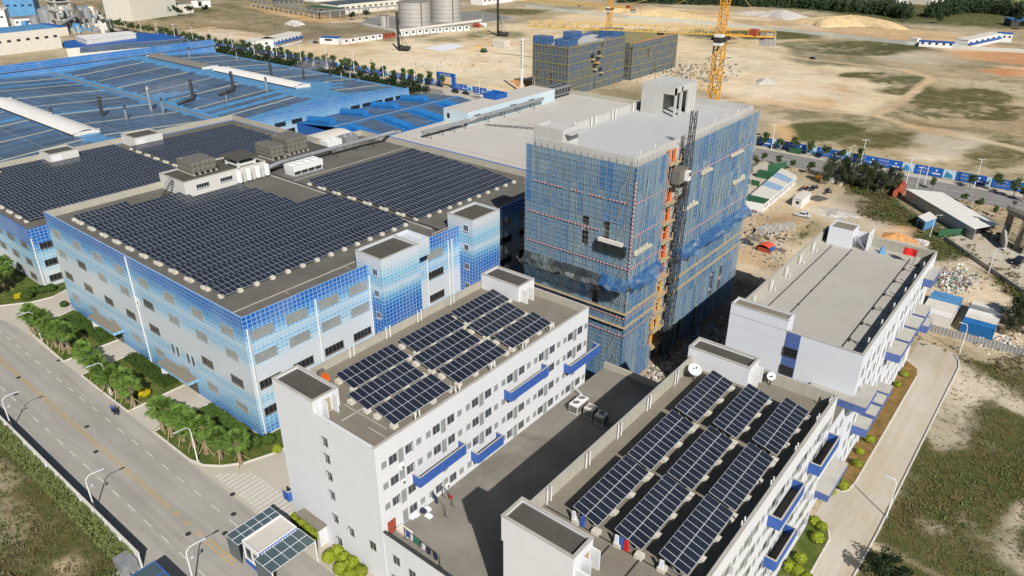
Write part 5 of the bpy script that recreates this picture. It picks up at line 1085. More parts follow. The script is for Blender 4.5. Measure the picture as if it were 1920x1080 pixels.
# ---------------------------------------------------------------- two scaffolded blocks in the distance
def far_block(x0, x1, y0, y1, z, label, caps, openroof=False):
    r = thing('scaffolded_block', label, 'building', ((x0+x1)/2, (y0+y1)/2, 0)); b = MB()
    for k in range(int(z/4)): b.box(x0+1.4, x1-1.4, y0+1.4, y1-1.4, 3.4+4*k, 3.7+4*k)
    for x in np.arange(x0+1.6, x1-1, 5):
        for y in np.arange(y0+1.6, y1-1, 6): b.box(x-.3, x+.3, y-.3, y+.3, 0, z-1)
    b.box(x0+3, x1-3, y0+3, y1-3, 0, z-2.5); part(r, 'concrete_frame', b, 'new_concrete_wall')
    if openroof: b = MB(); b.box(x0+.8, x1-.8, y0+.8, y1-.8, z-3.0, z-2.7); part(r, 'deck', b, 'bark')
    b = MB()
    for q_ in np.arange(3.4, z, 3.9): b.box(x0-.1, x1+.1, y0-.12, y0-.02, q_, q_+.3); b.box(x1+.02, x1+.12, y0, y1, q_, q_+.3)
    part(r, 'toe_board', b, 'poles_y')
    if not openroof: b = MB(); b.box(x0+1.4, x1-1.4, y0+1.4, y1-1.4, z-1.6, z-1.2); part(r, 'roof', b, 'new_concrete')
    scaffold(r, x0, x1, y0, y1, 0, z, 'poles_y', 'net_far', 1.7, 1.7, .11, None, .03, 'se', r)
    for (a, c, d, e, h) in caps:
        b = MB(); b.tint = .1; b.poly([(a, d, z-.5), (c, d, z-.5), (c, d, z+h), (a, d, z+h)]); b.poly([(c, d, z-.5), (c, e, z-.5), (c, e, z+h), (c, d, z+h)]); b.poly([(a, e, z-.5), (c, e, z-.5), (c, e, z+h), (a, e, z+h)]); b.poly([(a, d, z-.5), (a, e, z-.5), (a, e, z+h), (a, d, z+h)]); part(r, 'netted_core', b, 'net_blue')
    b = MB(); b.tint = .2
    b.poly([(x0, y1, 0), (x1, y1, 0), (x1, y1, z), (x0, y1, z)]); b.poly([(x0, y0, 0), (x0, y1, 0), (x0, y1, z), (x0, y0, z)]); part(r, 'rear_net', b, 'net_far')
    if openroof:
        b = MB()
        for x in np.arange(x0+.5, x1, 1.6):
            for y in np.arange(y0+.5, y1, 1.6): b.beam((x, y, z-3.5), (x, y, z+.6+rs.random()), .12)
        for x in np.arange(x0+.5, x1, 3.2): b.beam((x, y0, z-1.2), (x, y1, z-1.2), .1)
        part(r, 'falsework', b, 'poles_y'); b = MB(); b.box(x1-.1, x1+.1, y0, y1, z-.3, z+.1); part(r, 'edge_board', b, 'orange')
    else:
        for (y, zc) in ((318, 15), (322, 13), (320, 10), (326, 7.5), (324, 16)):
            b = MB(); b.box(x1-.2, x1+1.5, y, y+2.4, zc, zc+.5); part(r, 'loading_platform', b, 'crane_yellow' if zc == 13 else 'timber'); b = MB(); b.box(x1-.1, x1+.15, y, y+2.6, zc+1.0, zc+2.8); part(r, 'opening', b, 'black')
    return r
far_block(-227, -206, 298, 350.5, 23.6, 'nearer distant block wrapped in grey blue netting with blue netted corners on top', [(-227, -219, 298, 304, 3.4), (-214, -206, 298, 306, 2.6), (-226, -220, 322, 330, 3), (-215, -206, 338, 349, 3.6)])
far_block(-228, -203.5, 354, 405, 19.4, 'farther distant block with open scaffold poles standing above its top', [], True)
# ---------------------------------------------------------------- cranes
def tower_crane(base, zs, ztop, jib_az, jib_len, cj_len, w_, mat, jmat, label, foot=0):
    x, y = base; r = thing('tower_crane', label, 'crane', (x, y, foot)); b = MB(); lattice(b, (x, y, foot), (x, y, zs), w_, w_, int((zs-foot)/2.2), .16); part(r, 'mast', b, mat)
    b = MB(); b.box(x-w_*.8, x+w_*.8, y-w_*.8, y+w_*.8, zs, zs+.9); part(r, 'slewing_ring', b, 'steel_dark')
    b = MB(); lattice(b, (x, y, zs+.9), (x, y, ztop), w_*.75, w_*.75, 5, .13); part(r, 'apex', b, mat)
    d = Vector((math.cos(jib_az), math.sin(jib_az), 0)); b = MB(); lattice(b, Vector((x, y, zs+1.2))+d, Vector((x, y, zs+1.2))+d*jib_len, 1.3, 1.35, int(jib_len/1.7), .11, True); part(r, 'jib', b, jmat)
    b = MB(); e = Vector((x, y, zs+1.2))-d*cj_len; sd_ = d.cross(Vector((0, 0, 1)))*.7
    b.beam(Vector((x, y, zs+1.2))+sd_, e+sd_, .25, .35); b.beam(Vector((x, y, zs+1.2))-sd_, e-sd_, .25, .35)
    for k in range(7):
        p = Vector((x, y, zs+1.2))-d*(cj_len*k/6.0); b.beam(p+sd_, p+sd_+Vector((0, 0, 1.2)), .08); b.beam(p-sd_, p-sd_+Vector((0, 0, 1.2)), .08); b.beam(p+sd_, p-sd_, .1)
    b.beam(Vector((x, y, zs+2.4))+sd_, e+sd_+Vector((0, 0, 1.2)), .08); b.beam(Vector((x, y, zs+2.4))-sd_, e-sd_+Vector((0, 0, 1.2)), .08); cj = part(r, 'counter_jib', b, mat)
    b = MB()
    for k in range(3): p = e+d*(.6+.8*k); b.beam(p+Vector((0, 0, .8)), p+Vector((0, 0, -2.0)), 1.7, .6)
    part(cj, 'counterweight', b, 'concrete', r)
    b = MB(); p = e+d*4.5; b.box(p.x-.9, p.x+.9, p.y-.9, p.y+.9, p.z+.2, p.z+1.4); part(cj, 'winch', b, 'brick_red', r)
    b = MB(); q = Vector((x, y, zs+.2))+d.cross(Vector((0, 0, 1)))*(-1.8)+d*.3; b.box(q.x-.9, q.x+.9, q.y-.9, q.y+.9, q.z-1.1, q.z+1.2); cb = part(r, 'cab', b, 'white')
    b = MB(); b.box(q.x-.92, q.x+.92, q.y-.92, q.y+.92, q.z-.5, q.z+.7); part(cb, 'cab_glass', b, 'glass_dark', r)
    b = MB(); tp = Vector((x, y, ztop))
    for f in (.45, .85): b.beam(tp, Vector((x, y, zs+2.5))+d*jib_len*f, .07)
    b.beam(tp, e+Vector((0, 0, .6)), .07); part(r, 'tie_rod', b, jmat)
    tr = Vector((x, y, zs+.6))+d*jib_len*.3; b = MB(); b.box(tr.x-.6, tr.x+.6, tr.y-.6, tr.y+.6, tr.z, tr.z+.5); part(r, 'trolley', b, 'steel_dark')
    return r
u = P(1337, 187); k_ = 180.0/math.hypot(u.x, u.y); cbx, cby = u.x*k_, u.y*k_
e1 = P(990, 47, 55.0); az = math.atan2(e1.y-cby, e1.x-cbx)
CR = tower_crane((cbx, cby), 53.5, 66, az, math.hypot(e1.x-cbx, e1.y-cby), 11.5, 2.0, 'crane_yellow', 'jib_yellow', 'big yellow tower crane rising behind the unfinished tower', 0)
for z in (44.5, 49.5):
    b = MB(); b.box(cbx-2.2, cbx+2.2, cby-2.2, cby-2.05, z, z+.12); b.box(cbx-2.2, cbx+2.2, cby+2.05, cby+2.2, z, z+.12); b.box(cbx-2.2, cbx-2.05, cby-2.2, cby+2.2, z, z+.12); b.box(cbx+2.05, cbx+2.2, cby-2.2, cby+2.2, z, z+.12); part(CR, 'climbing_collar', b, 'galv')
b2_ = P(1141, 48, 30.0); q2 = P(1143, 14, 39.0)
c2 = Vector((-213, 356.5, 0)); u = P(1141, 60); k_ = 420.0/math.hypot(u.x, u.y); c2x, c2y = u.x*k_, u.y*k_
zz2 = CH-420*CH/math.hypot(*P(1146, 14)[:2]); e2 = P(940, 0, zz2); 
tower_crane((c2x, c2y), zz2-1, zz2+8, math.atan2(e2.y-c2y, e2.x-c2x), 62, 15, 2.0, 'crane_yellow', 'jib_yellow', 'distant yellow tower crane with a striped counterweight above the scaffolded blocks', 0)
# ---------------------------------------------------------------- plants
rp = random.Random(21)
def leafcloud(mb, c, rad, n, size, rnd, squash=.8, up=0.0):
    for _ in range(n):
        while True:
            p = Vector((rnd.uniform(-1, 1), rnd.uniform(-1, 1), rnd.uniform(-1, 1)))
            if .25 < p.length < 1: break
        if rnd.random() < .6: p *= (.75+.25*rnd.random())/max(p.length, .3)
        q = Vector(c)+Vector((p.x*rad, p.y*rad, p.z*rad*squash)); s = size*(.6+.8*rnd.random())
        a = Vector((rnd.gauss(0, 1), rnd.gauss(0, 1), rnd.gauss(0, 1)+up)).normalized(); t1 = a.orthogonal().normalized(); t2 = a.cross(t1)
        mb.poly([q-t1*s, q-t2*s*.5, q+t1*s, q+t2*s*.5])
def palm_tpl(seed, h):
    r = random.Random(seed); t = MB(); t.tube([(0, 0, 0), (.05, 0, h*.3), (.1, .05, h*.75), (.1, .05, h)], [.34, .26, .24, .32], 9)
    br = MB()
    for a in (0.3, 2.4, 4.5): br.beam((1.25*math.cos(a), 1.25*math.sin(a), 0), (.15*math.cos(a), .15*math.sin(a), 1.5), .07)
    lf = MB(); top = Vector((.1, .05, h))
    for i in range(46):
        az = r.random()*6.283; el = math.radians(r.uniform(-48, 78)); L = r.uniform(.9, 1.35)
        d = Vector((math.cos(az)*math.cos(el), math.sin(az)*math.cos(el), math.sin(el))); p = top+d*.1; hub = top+d*L+Vector((0, 0, -.12*L)); lf.beam(p, hub, .05)
        side = d.cross(Vector((0, 0, 1))).normalized(); upv = side.cross(d)
        for k in range(13):
            a = math.radians(-88+176*k/12); ln = r.uniform(.75, 1.0)*(1.1-.25*abs(math.sin(a))); v = d*math.cos(a)+side*math.sin(a)
            m_ = hub+v*ln*.55+upv*.05; tip = hub+v*ln+Vector((0, 0, -.34*ln)); w_ = side*math.cos(a)*.07-d*math.sin(a)*.07
            lf.poly([hub, m_-w_, tip, m_+w_])
    dead = MB()
    for i in range(16):
        az = r.random()*6.283; d = Vector((math.cos(az), math.sin(az), 0)); s_ = Vector((-math.sin(az), math.cos(az), 0))*.18; p = top+Vector((0, 0, -.25)); dead.poly([p+d*.25-s_*.3, p+d*.55-s_+Vector((0, 0, -.7)), p+d*.45+Vector((0, 0, -1.1)), p+d*.55+s_+Vector((0, 0, -.7))])
    return [('trunk', t.mesh('trunk', 'palm_bark'), []), ('crown', lf.mesh('crown', 'palm'), [('dead_fronds', dead.mesh('dead_fronds', 'palm_bark'))]), ('support_stake', br.mesh('support_stake', 'timber'), [])]
PT = [palm_tpl(s, h) for s, h in ((1, 3.7), (2, 4.1), (3, 4.5))]
PALMS = [(64, 624), (78, 632), (92, 642), (106, 650), (118, 655), (131, 662), (165, 690), (180, 708), (193, 724), (206, 736), (222, 746), (240, 753), (252, 762), (306, 806), (322, 818), (345, 826), (365, 838), (388, 850), (414, 860), (452, 868)]
PL = ['farthest lawn strip', 'middle lawn strip', 'lawn strip by the crossing']
cnts = {}
for i, (px, py) in enumerate(PALMS):
    gi = 0 if px < 140 else 1 if px < 260 else 2; cnts[gi] = cnts.get(gi, 0)+1
    p = P(px, py, .13); y = max(40.5, min(p.y, 49)); place(PT[i % 3], 'palm_tree', 'staked fan palm, %s from the far end of the %s' % (ORD[cnts[gi]-1], PL[gi]), 'palm tree', (p.x, y, .13), rp.random()*6, 1.12+.22*rp.random(), 'fan palms along the factory road')
for (px, py, s_) in ((-8, 560, 1.0), (10, 545, 1.1), (18, 530, .9)):
    p = P(px, py, .13); place(PT[1], 'palm_tree', 'fan palm at the left edge of the picture in front of the lower factory', 'palm tree', (p.x, p.y, .13), 1+px, s_*1.35, 'palms at the left edge')
def tree_tpl(seed, h, rad, n, size, lm, clumps=9, squash=.75, tr=.12):
    r = random.Random(seed); t = MB(); t.tube([(0, 0, 0), (.05, .02, h*.45), (0, 0, h*.75)], [tr, tr*.8, tr*.35], 6); c = MB()
    for i in range(clumps):
        a = r.random()*6.28; d = rad*r.uniform(.2, .75); z = h*r.uniform(.5, .95); cx, cy = d*math.cos(a), d*math.sin(a); t.beam((0, 0, h*.42), (cx*.8, cy*.8, z), tr*.5); leafcloud(c, (cx, cy, z), rad*r.uniform(.32, .55), n//clumps, size, r, squash)
    return [('trunk', t.mesh('trunk', 'bark'), []), ('crown', c.mesh('crown', lm), [])]
ST = [tree_tpl(s, h, r_, 420, .32, 'leaf') for s, h, r_ in ((31, 5.0, 1.7), (32, 5.6, 1.9), (33, 4.4, 1.6))]
BT = [tree_tpl(s, h, r_, 500, .36, 'forest', 11, .9, .15) for s, h, r_ in ((41, 6, 2.4), (42, 7, 2.2), (43, 5, 2.6))]
def fill_tree(i, x, y, s, tpl, label, group, z=0.0): return place(tpl[i % 3], 'tree', label, 'tree', (x, y, z), rp.random()*6.28, s, group)
x = -268.0; i = 0
while x > -640: fill_tree(i, x, 275+rp.uniform(-.6, .6), rp.uniform(1.15, 1.45), ST, 'round-headed street tree in front of the blue hoarding along the far avenue', 'street trees by the hoarding, left stretch'); x -= rp.uniform(6.0, 8.0); i += 1
x = -258.0; i = 0
while x > -560: fill_tree(i, x, (253.5, 246.5)[i % 2]+rp.uniform(-1.5, 1.5), rp.uniform(.9, 1.25), BT, 'bushy dark tree in the dense belt behind the big blue shed', 'dense tree belt behind the shed'); x -= rp.uniform(1.9, 2.7); i += 1
b = MB()
for k in range(5200):
    x = rp.uniform(-560, -248); y = rp.uniform(243, 256.5); z = rp.uniform(.2, 2.2); s = .5; b.poly([(x-s, y, z), (x, y-s*.5, z+.3), (x+s, y, z+.1), (x, y+s*.5, z+.5)])
o = link('undergrowth', b.mesh('undergrowth', 'leaf'), None, 'stuff'); o['label'] = 'dark undergrowth filling the tree belt behind the blue shed'; o['category'] = 'undergrowth'
for i, (px, py) in enumerate([(1418, 275), (1432, 276), (1462, 283), (1487, 287), (1519, 293), (1549, 299), (1577, 305), (1607, 308), (1818, 352), (1864, 359), (1899, 372), (1916, 378)]):
    p = P(px, py); fill_tree(i, p.x, p.y-.3, rp.uniform(1.0, 1.2), ST, 'small street tree before the blue hoarding at the right, %s from the tower' % ORD[i], 'street trees by the hoarding, right stretch')
for i, (px, py, s, lb) in enumerate([(1430, 306, .75, 'spindly tree on the avenue verge nearest the unfinished tower'), (1457, 312, .75, 'spindly tree on the avenue verge behind the green gate'), (1484, 318, .8, 'spindly leaning tree on the avenue verge with bare lower trunk'), (1517, 327, .9, 'tall spindly tree on the verge beside the dark casuarinas'), (1748, 356, .75, 'rounded lone tree between the white shed and the avenue'), (1806, 380, .7, 'sparse pale shrub tree beside the white shed'), (1833, 396, .85, 'thin upright tree beside the white shed'), (1865, 406, .6, 'small thin tree near the gatehouse'), (1870, 450, .5, 'small bush in the round planter by the gatehouse')]):
    p = P(px, py); fill_tree(i, p.x, p.y, s, ST, lb, 'single trees by the avenue')
def cas_tpl(seed, h):
    r = random.Random(seed); t = MB(); t.tube([(0, 0, 0), (.1, 0, h*.5), (0, .1, h*.95)], [.16, .1, .03], 6); c = MB()
    for i in range(26):
        a = r.random()*6.28; z = h*r.uniform(.12, .95); L = (1.15-z/h)*h*.34+.3; e = Vector((L*math.cos(a), L*math.sin(a), z+L*.5)); t.beam((0, 0, z), e, .05)
        for k in range(26):
            f = r.uniform(.25, 1.05); q = Vector((0, 0, z)).lerp(e, f); d = Vector((r.gauss(0, .5), r.gauss(0, .5), r.uniform(.1, 1))).normalized(); s_ = Vector((-d.y, d.x, .1)).normalized()*.09; q += Vector((r.gauss(0, .35), r.gauss(0, .35), r.gauss(0, .3))); c.poly([q-s_, q+d*.55-s_*.4, q+d*.95, q+d*.5+s_, q+s_])
    return [('trunk', t.mesh('trunk', 'bark'), []), ('crown', c.mesh('crown', 'casuarina'), [])]
CT = [cas_tpl(s, h) for s, h in ((51, 6.5), (52, 7.5), (53, 5.5))]
for i, (px, py) in enumerate([(1546, 345), (1558, 338), (1572, 346), (1584, 340), (1598, 350), (1612, 347), (1626, 358), (1640, 354), (1652, 362), (1664, 352), (1676, 358), (1580, 330), (1632, 342)]):
    p = P(px, py); place(CT[i % 3], 'casuarina_tree', 'feathery dark casuarina in the clump between the yard and the avenue', 'tree', (p.x, p.y, 0), rp.random()*6, rp.uniform(.95, 1.25), 'casuarina clump by the avenue')
for i, (px, py, s) in enumerate([(1408, 307, .6), (1416, 312, .5), (1398, 322, .6), (1405, 327, .5)]): p = P(px, py); place(CT[i % 3], 'casuarina_tree', 'low dark scrub tree at the foot of the avenue lamp beside the tower', 'tree', (p.x, p.y, 0), i, s, 'scrub beside the tower')
for i, (px, py, s) in enumerate([(1895, 612, 1.0), (1908, 618, 1.15), (1925, 628, 1.2), (1915, 598, .9), (1898, 632, .8)]): p = P(px, py); place(CT[i % 3], 'casuarina_tree', 'dark shrubby tree beyond the containers at the right edge', 'tree', (p.x, p.y, 0), i, s, 'dark trees beyond the containers')
def bush(name, x, y, z, r_, lm, label, cat='shrub', group=None, sq=.85, n=420, size=.11, seed=0):
    r = random.Random(seed+int(x*7+y*13)); b = MB(); b.m = 0
    b.tube([(x, y, z), (x, y, z+r_*.5)], [.06, .04], 5); b.m = 1
    for i in range(n):
        u = r.uniform(-.35, 1); a = r.random()*6.283; k = math.sqrt(max(0, 1-u*u)); rr_ = r_*(.9+.14*r.random()); q = Vector((x+rr_*k*math.cos(a), y+rr_*k*math.sin(a), z+r_*.75*sq+rr_*sq*u)); nn = Vector((k*math.cos(a)+r.gauss(0, .4), k*math.sin(a)+r.gauss(0, .4), u+r.gauss(0, .4))).normalized(); t1 = nn.orthogonal().normalized(); t2 = nn.cross(t1); s = size*r_**.5*(.7+.6*r.random())*1.6; b.poly([q-t1*s, q-t2*s*.7, q+t1*s, q+t2*s*.7])
    return solid(name, label, cat, b, ['bark', lm], group)
hedges = [((-162.5, -146, 47.6, 50.2), 'hedge filling the far lawn strip against the tiled wall'), ((-136, -120.5, 47.6, 50.2), 'hedge filling the middle lawn strip against the tiled wall'), ((-109, -97, 47.4, 50.2), 'hedge filling the lawn strip beside the entrance nearest the corner')]
for (x0, x1, y0, y1), lb in hedges:
    b = MB(); b.box(x0+.3, x1-.3, y0+.3, y1-.1, .13, .6)
    for k in range(2600):
        f = rp.random(); x = rp.uniform(x0, x1); y = rp.uniform(y0, y1); z = .8+.3*math.sin(x*1.1)*math.sin(y*1.7)+rp.uniform(-.1, .15)
        if f < .3: y = y0+rp.uniform(-.1, .2); z = rp.uniform(.2, 1.0)
        s = rp.uniform(.1, .24); b.poly([(x-s, y, z), (x, y-s*.6, z+rp.uniform(-.1, .15)), (x+s, y, z+rp.uniform(-.1, .1)), (x, y+s*.6, z+.1)])
    solid('hedge', lb, 'hedge', b, 'hedge')
b_ = [(53, 560, 1.3, 'hedge', 'large rounded dark bush on the lawn at the far left'), (62, 552, 1.2, 'hedge', 'second rounded dark bush touching the largest one on the far left lawn'), (80, 548, 1.1, 'hedge', 'clipped dark bush on the far left lawn by the white pipe'), (97, 545, 1.1, 'hedge', 'clipped dark bush nearest the tall factory corner on the left lawn'), (36, 560, .9, 'yellow_leaf', 'yellow leaved shrub on the far left lawn'), (121, 574, .8, 'hedge', 'small ball-shaped bush at the tip of the first lawn strip'), (272, 742, 1.0, 'yellow_leaf', 'yellow shrub beside the palms of the middle lawn strip'), (266, 735, .6, 'yellow_leaf', 'smaller yellow shrub behind the other in the middle lawn strip'), (478, 835, 1.3, 'hedge', 'green bush by the last palm, left of the blue porch'), (520, 846, .75, 'topiary', 'yellow green ball bush beside the white dormitory corner'), (505, 830, 1.1, 'hedge', 'dark green bush under the blue porch balcony')]
for px, py, r_, lm, lb in b_: p = P(px, py, .13); bush('shrub', p.x, p.y, .13, r_, lm, lb, 'shrub', None, .85, 700, .12)
TOP = [(556, 975, .8), (568, 985, .9), (580, 998, 1.0), (592, 1008, .9), (619, 1050, 1.0), (634, 1040, .95), (645, 1052, .9), (640, 1072, 1.0), (660, 1062, 1.0), (655, 1084, .9), (676, 1078, .95)]
for i, (px, py, r_) in enumerate(TOP): p = P(px, py); bush('topiary_bush', p.x, p.y, 0, r_, 'topiary', 'clipped yellow green bush by the dormitory end wall, %s from the guardhouse' % ORD[i], 'shrub', 'clipped bushes by the dormitory end wall', .85, 600, .11)
TOP = [(1527, 982, .75), (1539, 992, .75), (1532, 1014, .85), (1499, 1052, .8), (1494, 1075, .85), (1480, 1068, .8), (1512, 1090, .8), (1630, 828, .75), (1612, 850, .6), (1606, 873, .75), (1579, 915, .9), (1543, 920, .9), (1695, 705, .7), (1682, 724, .6)]
for i, (px, py, r_) in enumerate(TOP): p = P(px, py, .12); bush('topiary_bush', max(p.x, -16.0), p.y, .12, r_, 'topiary', 'round yellow green bush in the bed along the service road, %s in the row' % ORD[i], 'shrub', 'round bushes along the service road', .9, 600, .11)
p = P(1541, 925); bush('flower_bush', p.x, p.y, .12, .55, 'yellow_leaf', 'orange yellow flowering shrub at the rounded end of the planting bed', 'shrub')
for i, (px, py) in enumerate([(1650, 1065), (1632, 1085), (1670, 1090)]): p = P(px, py); place(BT[i % 3], 'tree', 'large dark green tree at the bottom edge beside the service road', 'tree', (p.x+.6, p.y-.6, 0), i, .62, 'trees at the bottom edge')
def weeds(name, poly_fn, n, mats, label, smin=.1, smax=.3, hmax=.5, dens=None):
    b = MB(); k = 0
    while k < n:
        x, y = poly_fn()
        if dens is not None and rp.random() > dens(x, y): k += .3; continue
        b.m = 0 if vn_(x, y) > .5 else 1; h = rp.uniform(.1, hmax)*(0.5+vn2_(x, y)); 
        for q in range(4):
            a = rp.random()*6.28; s = rp.uniform(smin, smax); d = Vector((math.cos(a), math.sin(a), 0)); e = Vector((-math.sin(a), math.cos(a), 0)); o_ = Vector((x+rp.gauss(0, .25), y+rp.gauss(0, .25), 0)); b.poly([o_-e*s*.4, o_+d*s+Vector((0, 0, h*.7))-e*s*.3, o_+d*s*1.3+Vector((0, 0, h)), o_+d*s*.6+e*s*.5+Vector((0, 0, h*.6))])
        k += 1
    o = link(name, b.mesh(name, mats), None, 'stuff'); o['label'] = label; o['category'] = 'weeds'; return o
_vt = np.random.RandomState(99).rand(64, 64)
def vn_(x, y):
    u, v = x/3.1+50, y/3.1+50; iu, iv = int(math.floor(u)), int(math.floor(v)); fu, fv = u-iu, v-iv; g = lambda a, b: _vt[a % 64, b % 64]
    return (g(iu, iv)*(1-fu)+g(iu+1, iv)*fu)*(1-fv)+(g(iu, iv+1)*(1-fu)+g(iu+1, iv+1)*fu)*fv
def vn2_(x, y): return vn_(x*.35+200, y*.35-100)
def ground_veg(x, y):
    j = int(np.searchsorted(gx, x)); i = int(np.searchsorted(gy, y)); return float(veg[min(i, NYg-1), min(j, NXg-1)])
weeds('weeds', lambda: (rp.uniform(-150, -74), rp.uniform(-8, 24.3)), 8000, ['weed', 'weed_brown'], 'rough green and brown weeds covering the plot behind the roadside wall', .1, .28, .5, lambda x, y: ground_veg(x, y)*(.35+.9*vn2_(x, y)))
weeds('weeds', lambda: (rp.uniform(-7.5, 22), rp.uniform(66, 152)), 9000, ['weed', 'weed_brown'], 'rough weeds covering the plot right of the service road', .08, .24, .4, lambda x, y: ground_veg(x, y)*(.3+.9*vn2_(x, y)))
weeds('weeds', lambda: (rp.uniform(-62, 4), rp.uniform(152, 256)), 5200, ['weed', 'weed_brown'], 'scrubby green growth around the yard and the long white shed', .2, .5, .8, lambda x, y: max(0, ground_veg(x, y)-.3)*1.6)
# woodland belts at the top of the picture
def belt(pl, n, label, hmin=8, hmax=14, lm='forest'):
    b = MB(); cnt_ = 0
    pts = [P(a, c) for a, c in pl]; L = [(pts[i+1]-pts[i]).length for i in range(len(pts)-1)]; T = sum(L)
    for k in range(n):
        f = rp.random()*T; i = 0
        while f > L[i]: f -= L[i]; i += 1
        q = pts[i].lerp(pts[i+1], f/L[i]); dpt = (rp.random()**1.0)*26; q = Vector((q.x-.35*dpt+rp.gauss(0, 2), q.y+dpt, 0)); h = rp.uniform(hmin, hmax)
        for j in range(26):
            z = h*rp.uniform(.08, 1); r_ = (1.15-z/h)*2.6; a = rp.random()*6.28; c = q+Vector((r_*math.cos(a), r_*math.sin(a), z)); s = rp.uniform(.6, 1.3); v1 = Vector((rp.gauss(0, 1), rp.gauss(0, 1), rp.gauss(0, 1)+.8)).normalized(); v2 = v1.orthogonal().normalized(); b.poly([c-v1*s, c-v2*s*.6, c+v1*s, c+v2*s*.6])
    o = link('woodland', b.mesh('woodland', lm), None, 'stuff'); o['label'] = label; o['category'] = 'woodland'; return o
belt([(1160, 6), (1300, 10), (1420, 14), (1500, 16), (1560, 22), (1640, 28), (1705, 38)], 900, 'long dark woodland belt behind the sand heaps')
belt([(1745, 36), (1800, 26), (1860, 26), (1930, 36)], 420, 'dark woodland beyond the blue roofed site cabins')
belt([(1130, -16), (1250, -10), (1380, -4)], 300, 'farther wood at the very top of the picture')
for i, (px, py) in enumerate([(1700, 42), (1690, 36), (1760, 44), (1775, 40), (1905, 50), (1916, 56), (316, 30), (326, 29), (338, 30), (358, 28), (378, 22), (386, 24), (100, 22), (112, 24), (660, 38), (688, 36), (250, 38), (243, 35)]):
    p = P(px, py); fill_tree(i, p.x, p.y, 1.5 if px > 1500 else 1.3, BT, 'dark rounded tree standing alone in the far distance', 'lone far trees')
# ---------------------------------------------------------------- lamps and poles
def lamp_tpl(h, reach, arm2=False):
    b = MB(); b.tube([(0, 0, 0), (0, 0, h*.8), (.06, 0, h*.9), (reach*.3, 0, h*.985), (reach, 0, h)], [.11, .085, .07, .06, .05], 8); hd = MB(); hd.hexa([(reach-.1, -.12, h-.06), (reach+.75, -.16, h-.02), (reach+.75, .16, h-.02), (reach-.1, .12, h-.06), (reach-.1, -.1, h+.06), (reach+.7, -.12, h+.1), (reach+.7, .12, h+.1), (reach-.1, .1, h+.06)])
    bs = MB(); bs.box(-.2, .2, -.2, .2, 0, .25)
    out = [('pole', b.mesh('pole', 'white'), []), ('lamp_head', hd.mesh('lamp_head', 'alu'), []), ('base', bs.mesh('base', 'concrete'), [])]
    if arm2: c = MB(); c.beam((0, 0, h*.62), (.5, .3, h*.66), .05); c.box(.45, .75, .2, .4, h*.64, h*.7); out.append(('bracket_light', c.mesh('bracket_light', 'alu'), []))
    return out
LA, LB_ = lamp_tpl(7.2, 1.9), lamp_tpl(6.6, 1.9, True)
for (px, py, lb) in ((79, 641, 'white curved street lamp among the first group of palms'), (209, 741, 'white curved street lamp among the middle palms'), (374, 866, 'white curved street lamp among the palms beside the crossing')): p = P(px, py); place(LA, 'street_lamp', lb, 'street lamp', (p.x, 40.45, .13), -math.pi/2, 1, 'curved street lamps')
for (px, py, lb) in ((24, 805, 'white curved street lamp at the left edge beside the roadside wall'), (179.5, 959, 'white curved street lamp with a small side bracket on the roadside wall'), (365, 1098, 'white curved street lamp at the bottom edge left of the guardhouse')): p = P(px, py); place(LB_, 'street_lamp', lb, 'street lamp', (p.x, 25.15 if py < 1000 else p.y, 0), math.radians(80), 1, 'curved street lamps')
LC = lamp_tpl(7.0, 1.0)
for (px, py, rz, s, lb) in ((1662, 969, 190, 1.0, 'white curved lamp on the weedy side of the service road'), (1799, 662, 190, .95, 'white curved lamp at the bend of the service road'), (1743, 445, 20, .95, 'white curved lamp beside the small pale booth'), (1853, 513, 20, 1.0, 'white curved lamp beside the car park'), (1404, 365, 150, .8, 'thin pale lamp by the green netting next to the tower'), (1589, 309, 45, 1.0, 'curved lamp on the avenue pavement in front of the hoarding'), (899, 176, 60, 1.0, 'curved lamp by the blue entrance arch'), (1002, 173, 100, 1.0, 'curved lamp beside the tall billboard post')): p = P(px, py); place(LC, 'street_lamp', lb, 'street lamp', (p.x, p.y, 0), math.radians(rz), s, 'curved street lamps')
TP = MB(); TP.tube([(0, 0, 0), (0, 0, 9.5)], [.16, .09], 8); TPC = MB(); TPC.beam((-1.1, 0, 9.3), (1.1, 0, 9.3), .12); TPC.box(-1.2, -.7, -.12, .12, 9.3, 9.45); TPC.box(.7, 1.2, -.12, .12, 9.3, 9.45)
TPT = [('pole', TP.mesh('pole', 'white'), []), ('crossarm', TPC.mesh('crossarm', 'white'), [])]
for i, (px, py) in enumerate([(1411, 302), (1446, 280), (1613, 311), (1697, 351), (1733, 346), (1826, 351)]): p = P(px, py); place(TPT, 'lamp_post', 'tall straight white lamp post on the avenue, %s from the tower' % ORD[i], 'street lamp', (p.x, p.y, 0), .3, (1, 1, 1, 1.05, .9, 1)[i], 'tall lamp posts on the right of the avenue')
p = P(1718, 353); place(TPT, 'lamp_post', 'shorter white post standing at the corner of the long white shed', 'post', (p.x, p.y, 0), 1, .75)
x = -285.0
while x > -640: place(TPT, 'lamp_post', 'tall straight white lamp post along the tree belt by the shed', 'street lamp', (x, 272.6, 0), .3, 1.15, 'tall lamp posts on the left of the avenue'); x -= 24
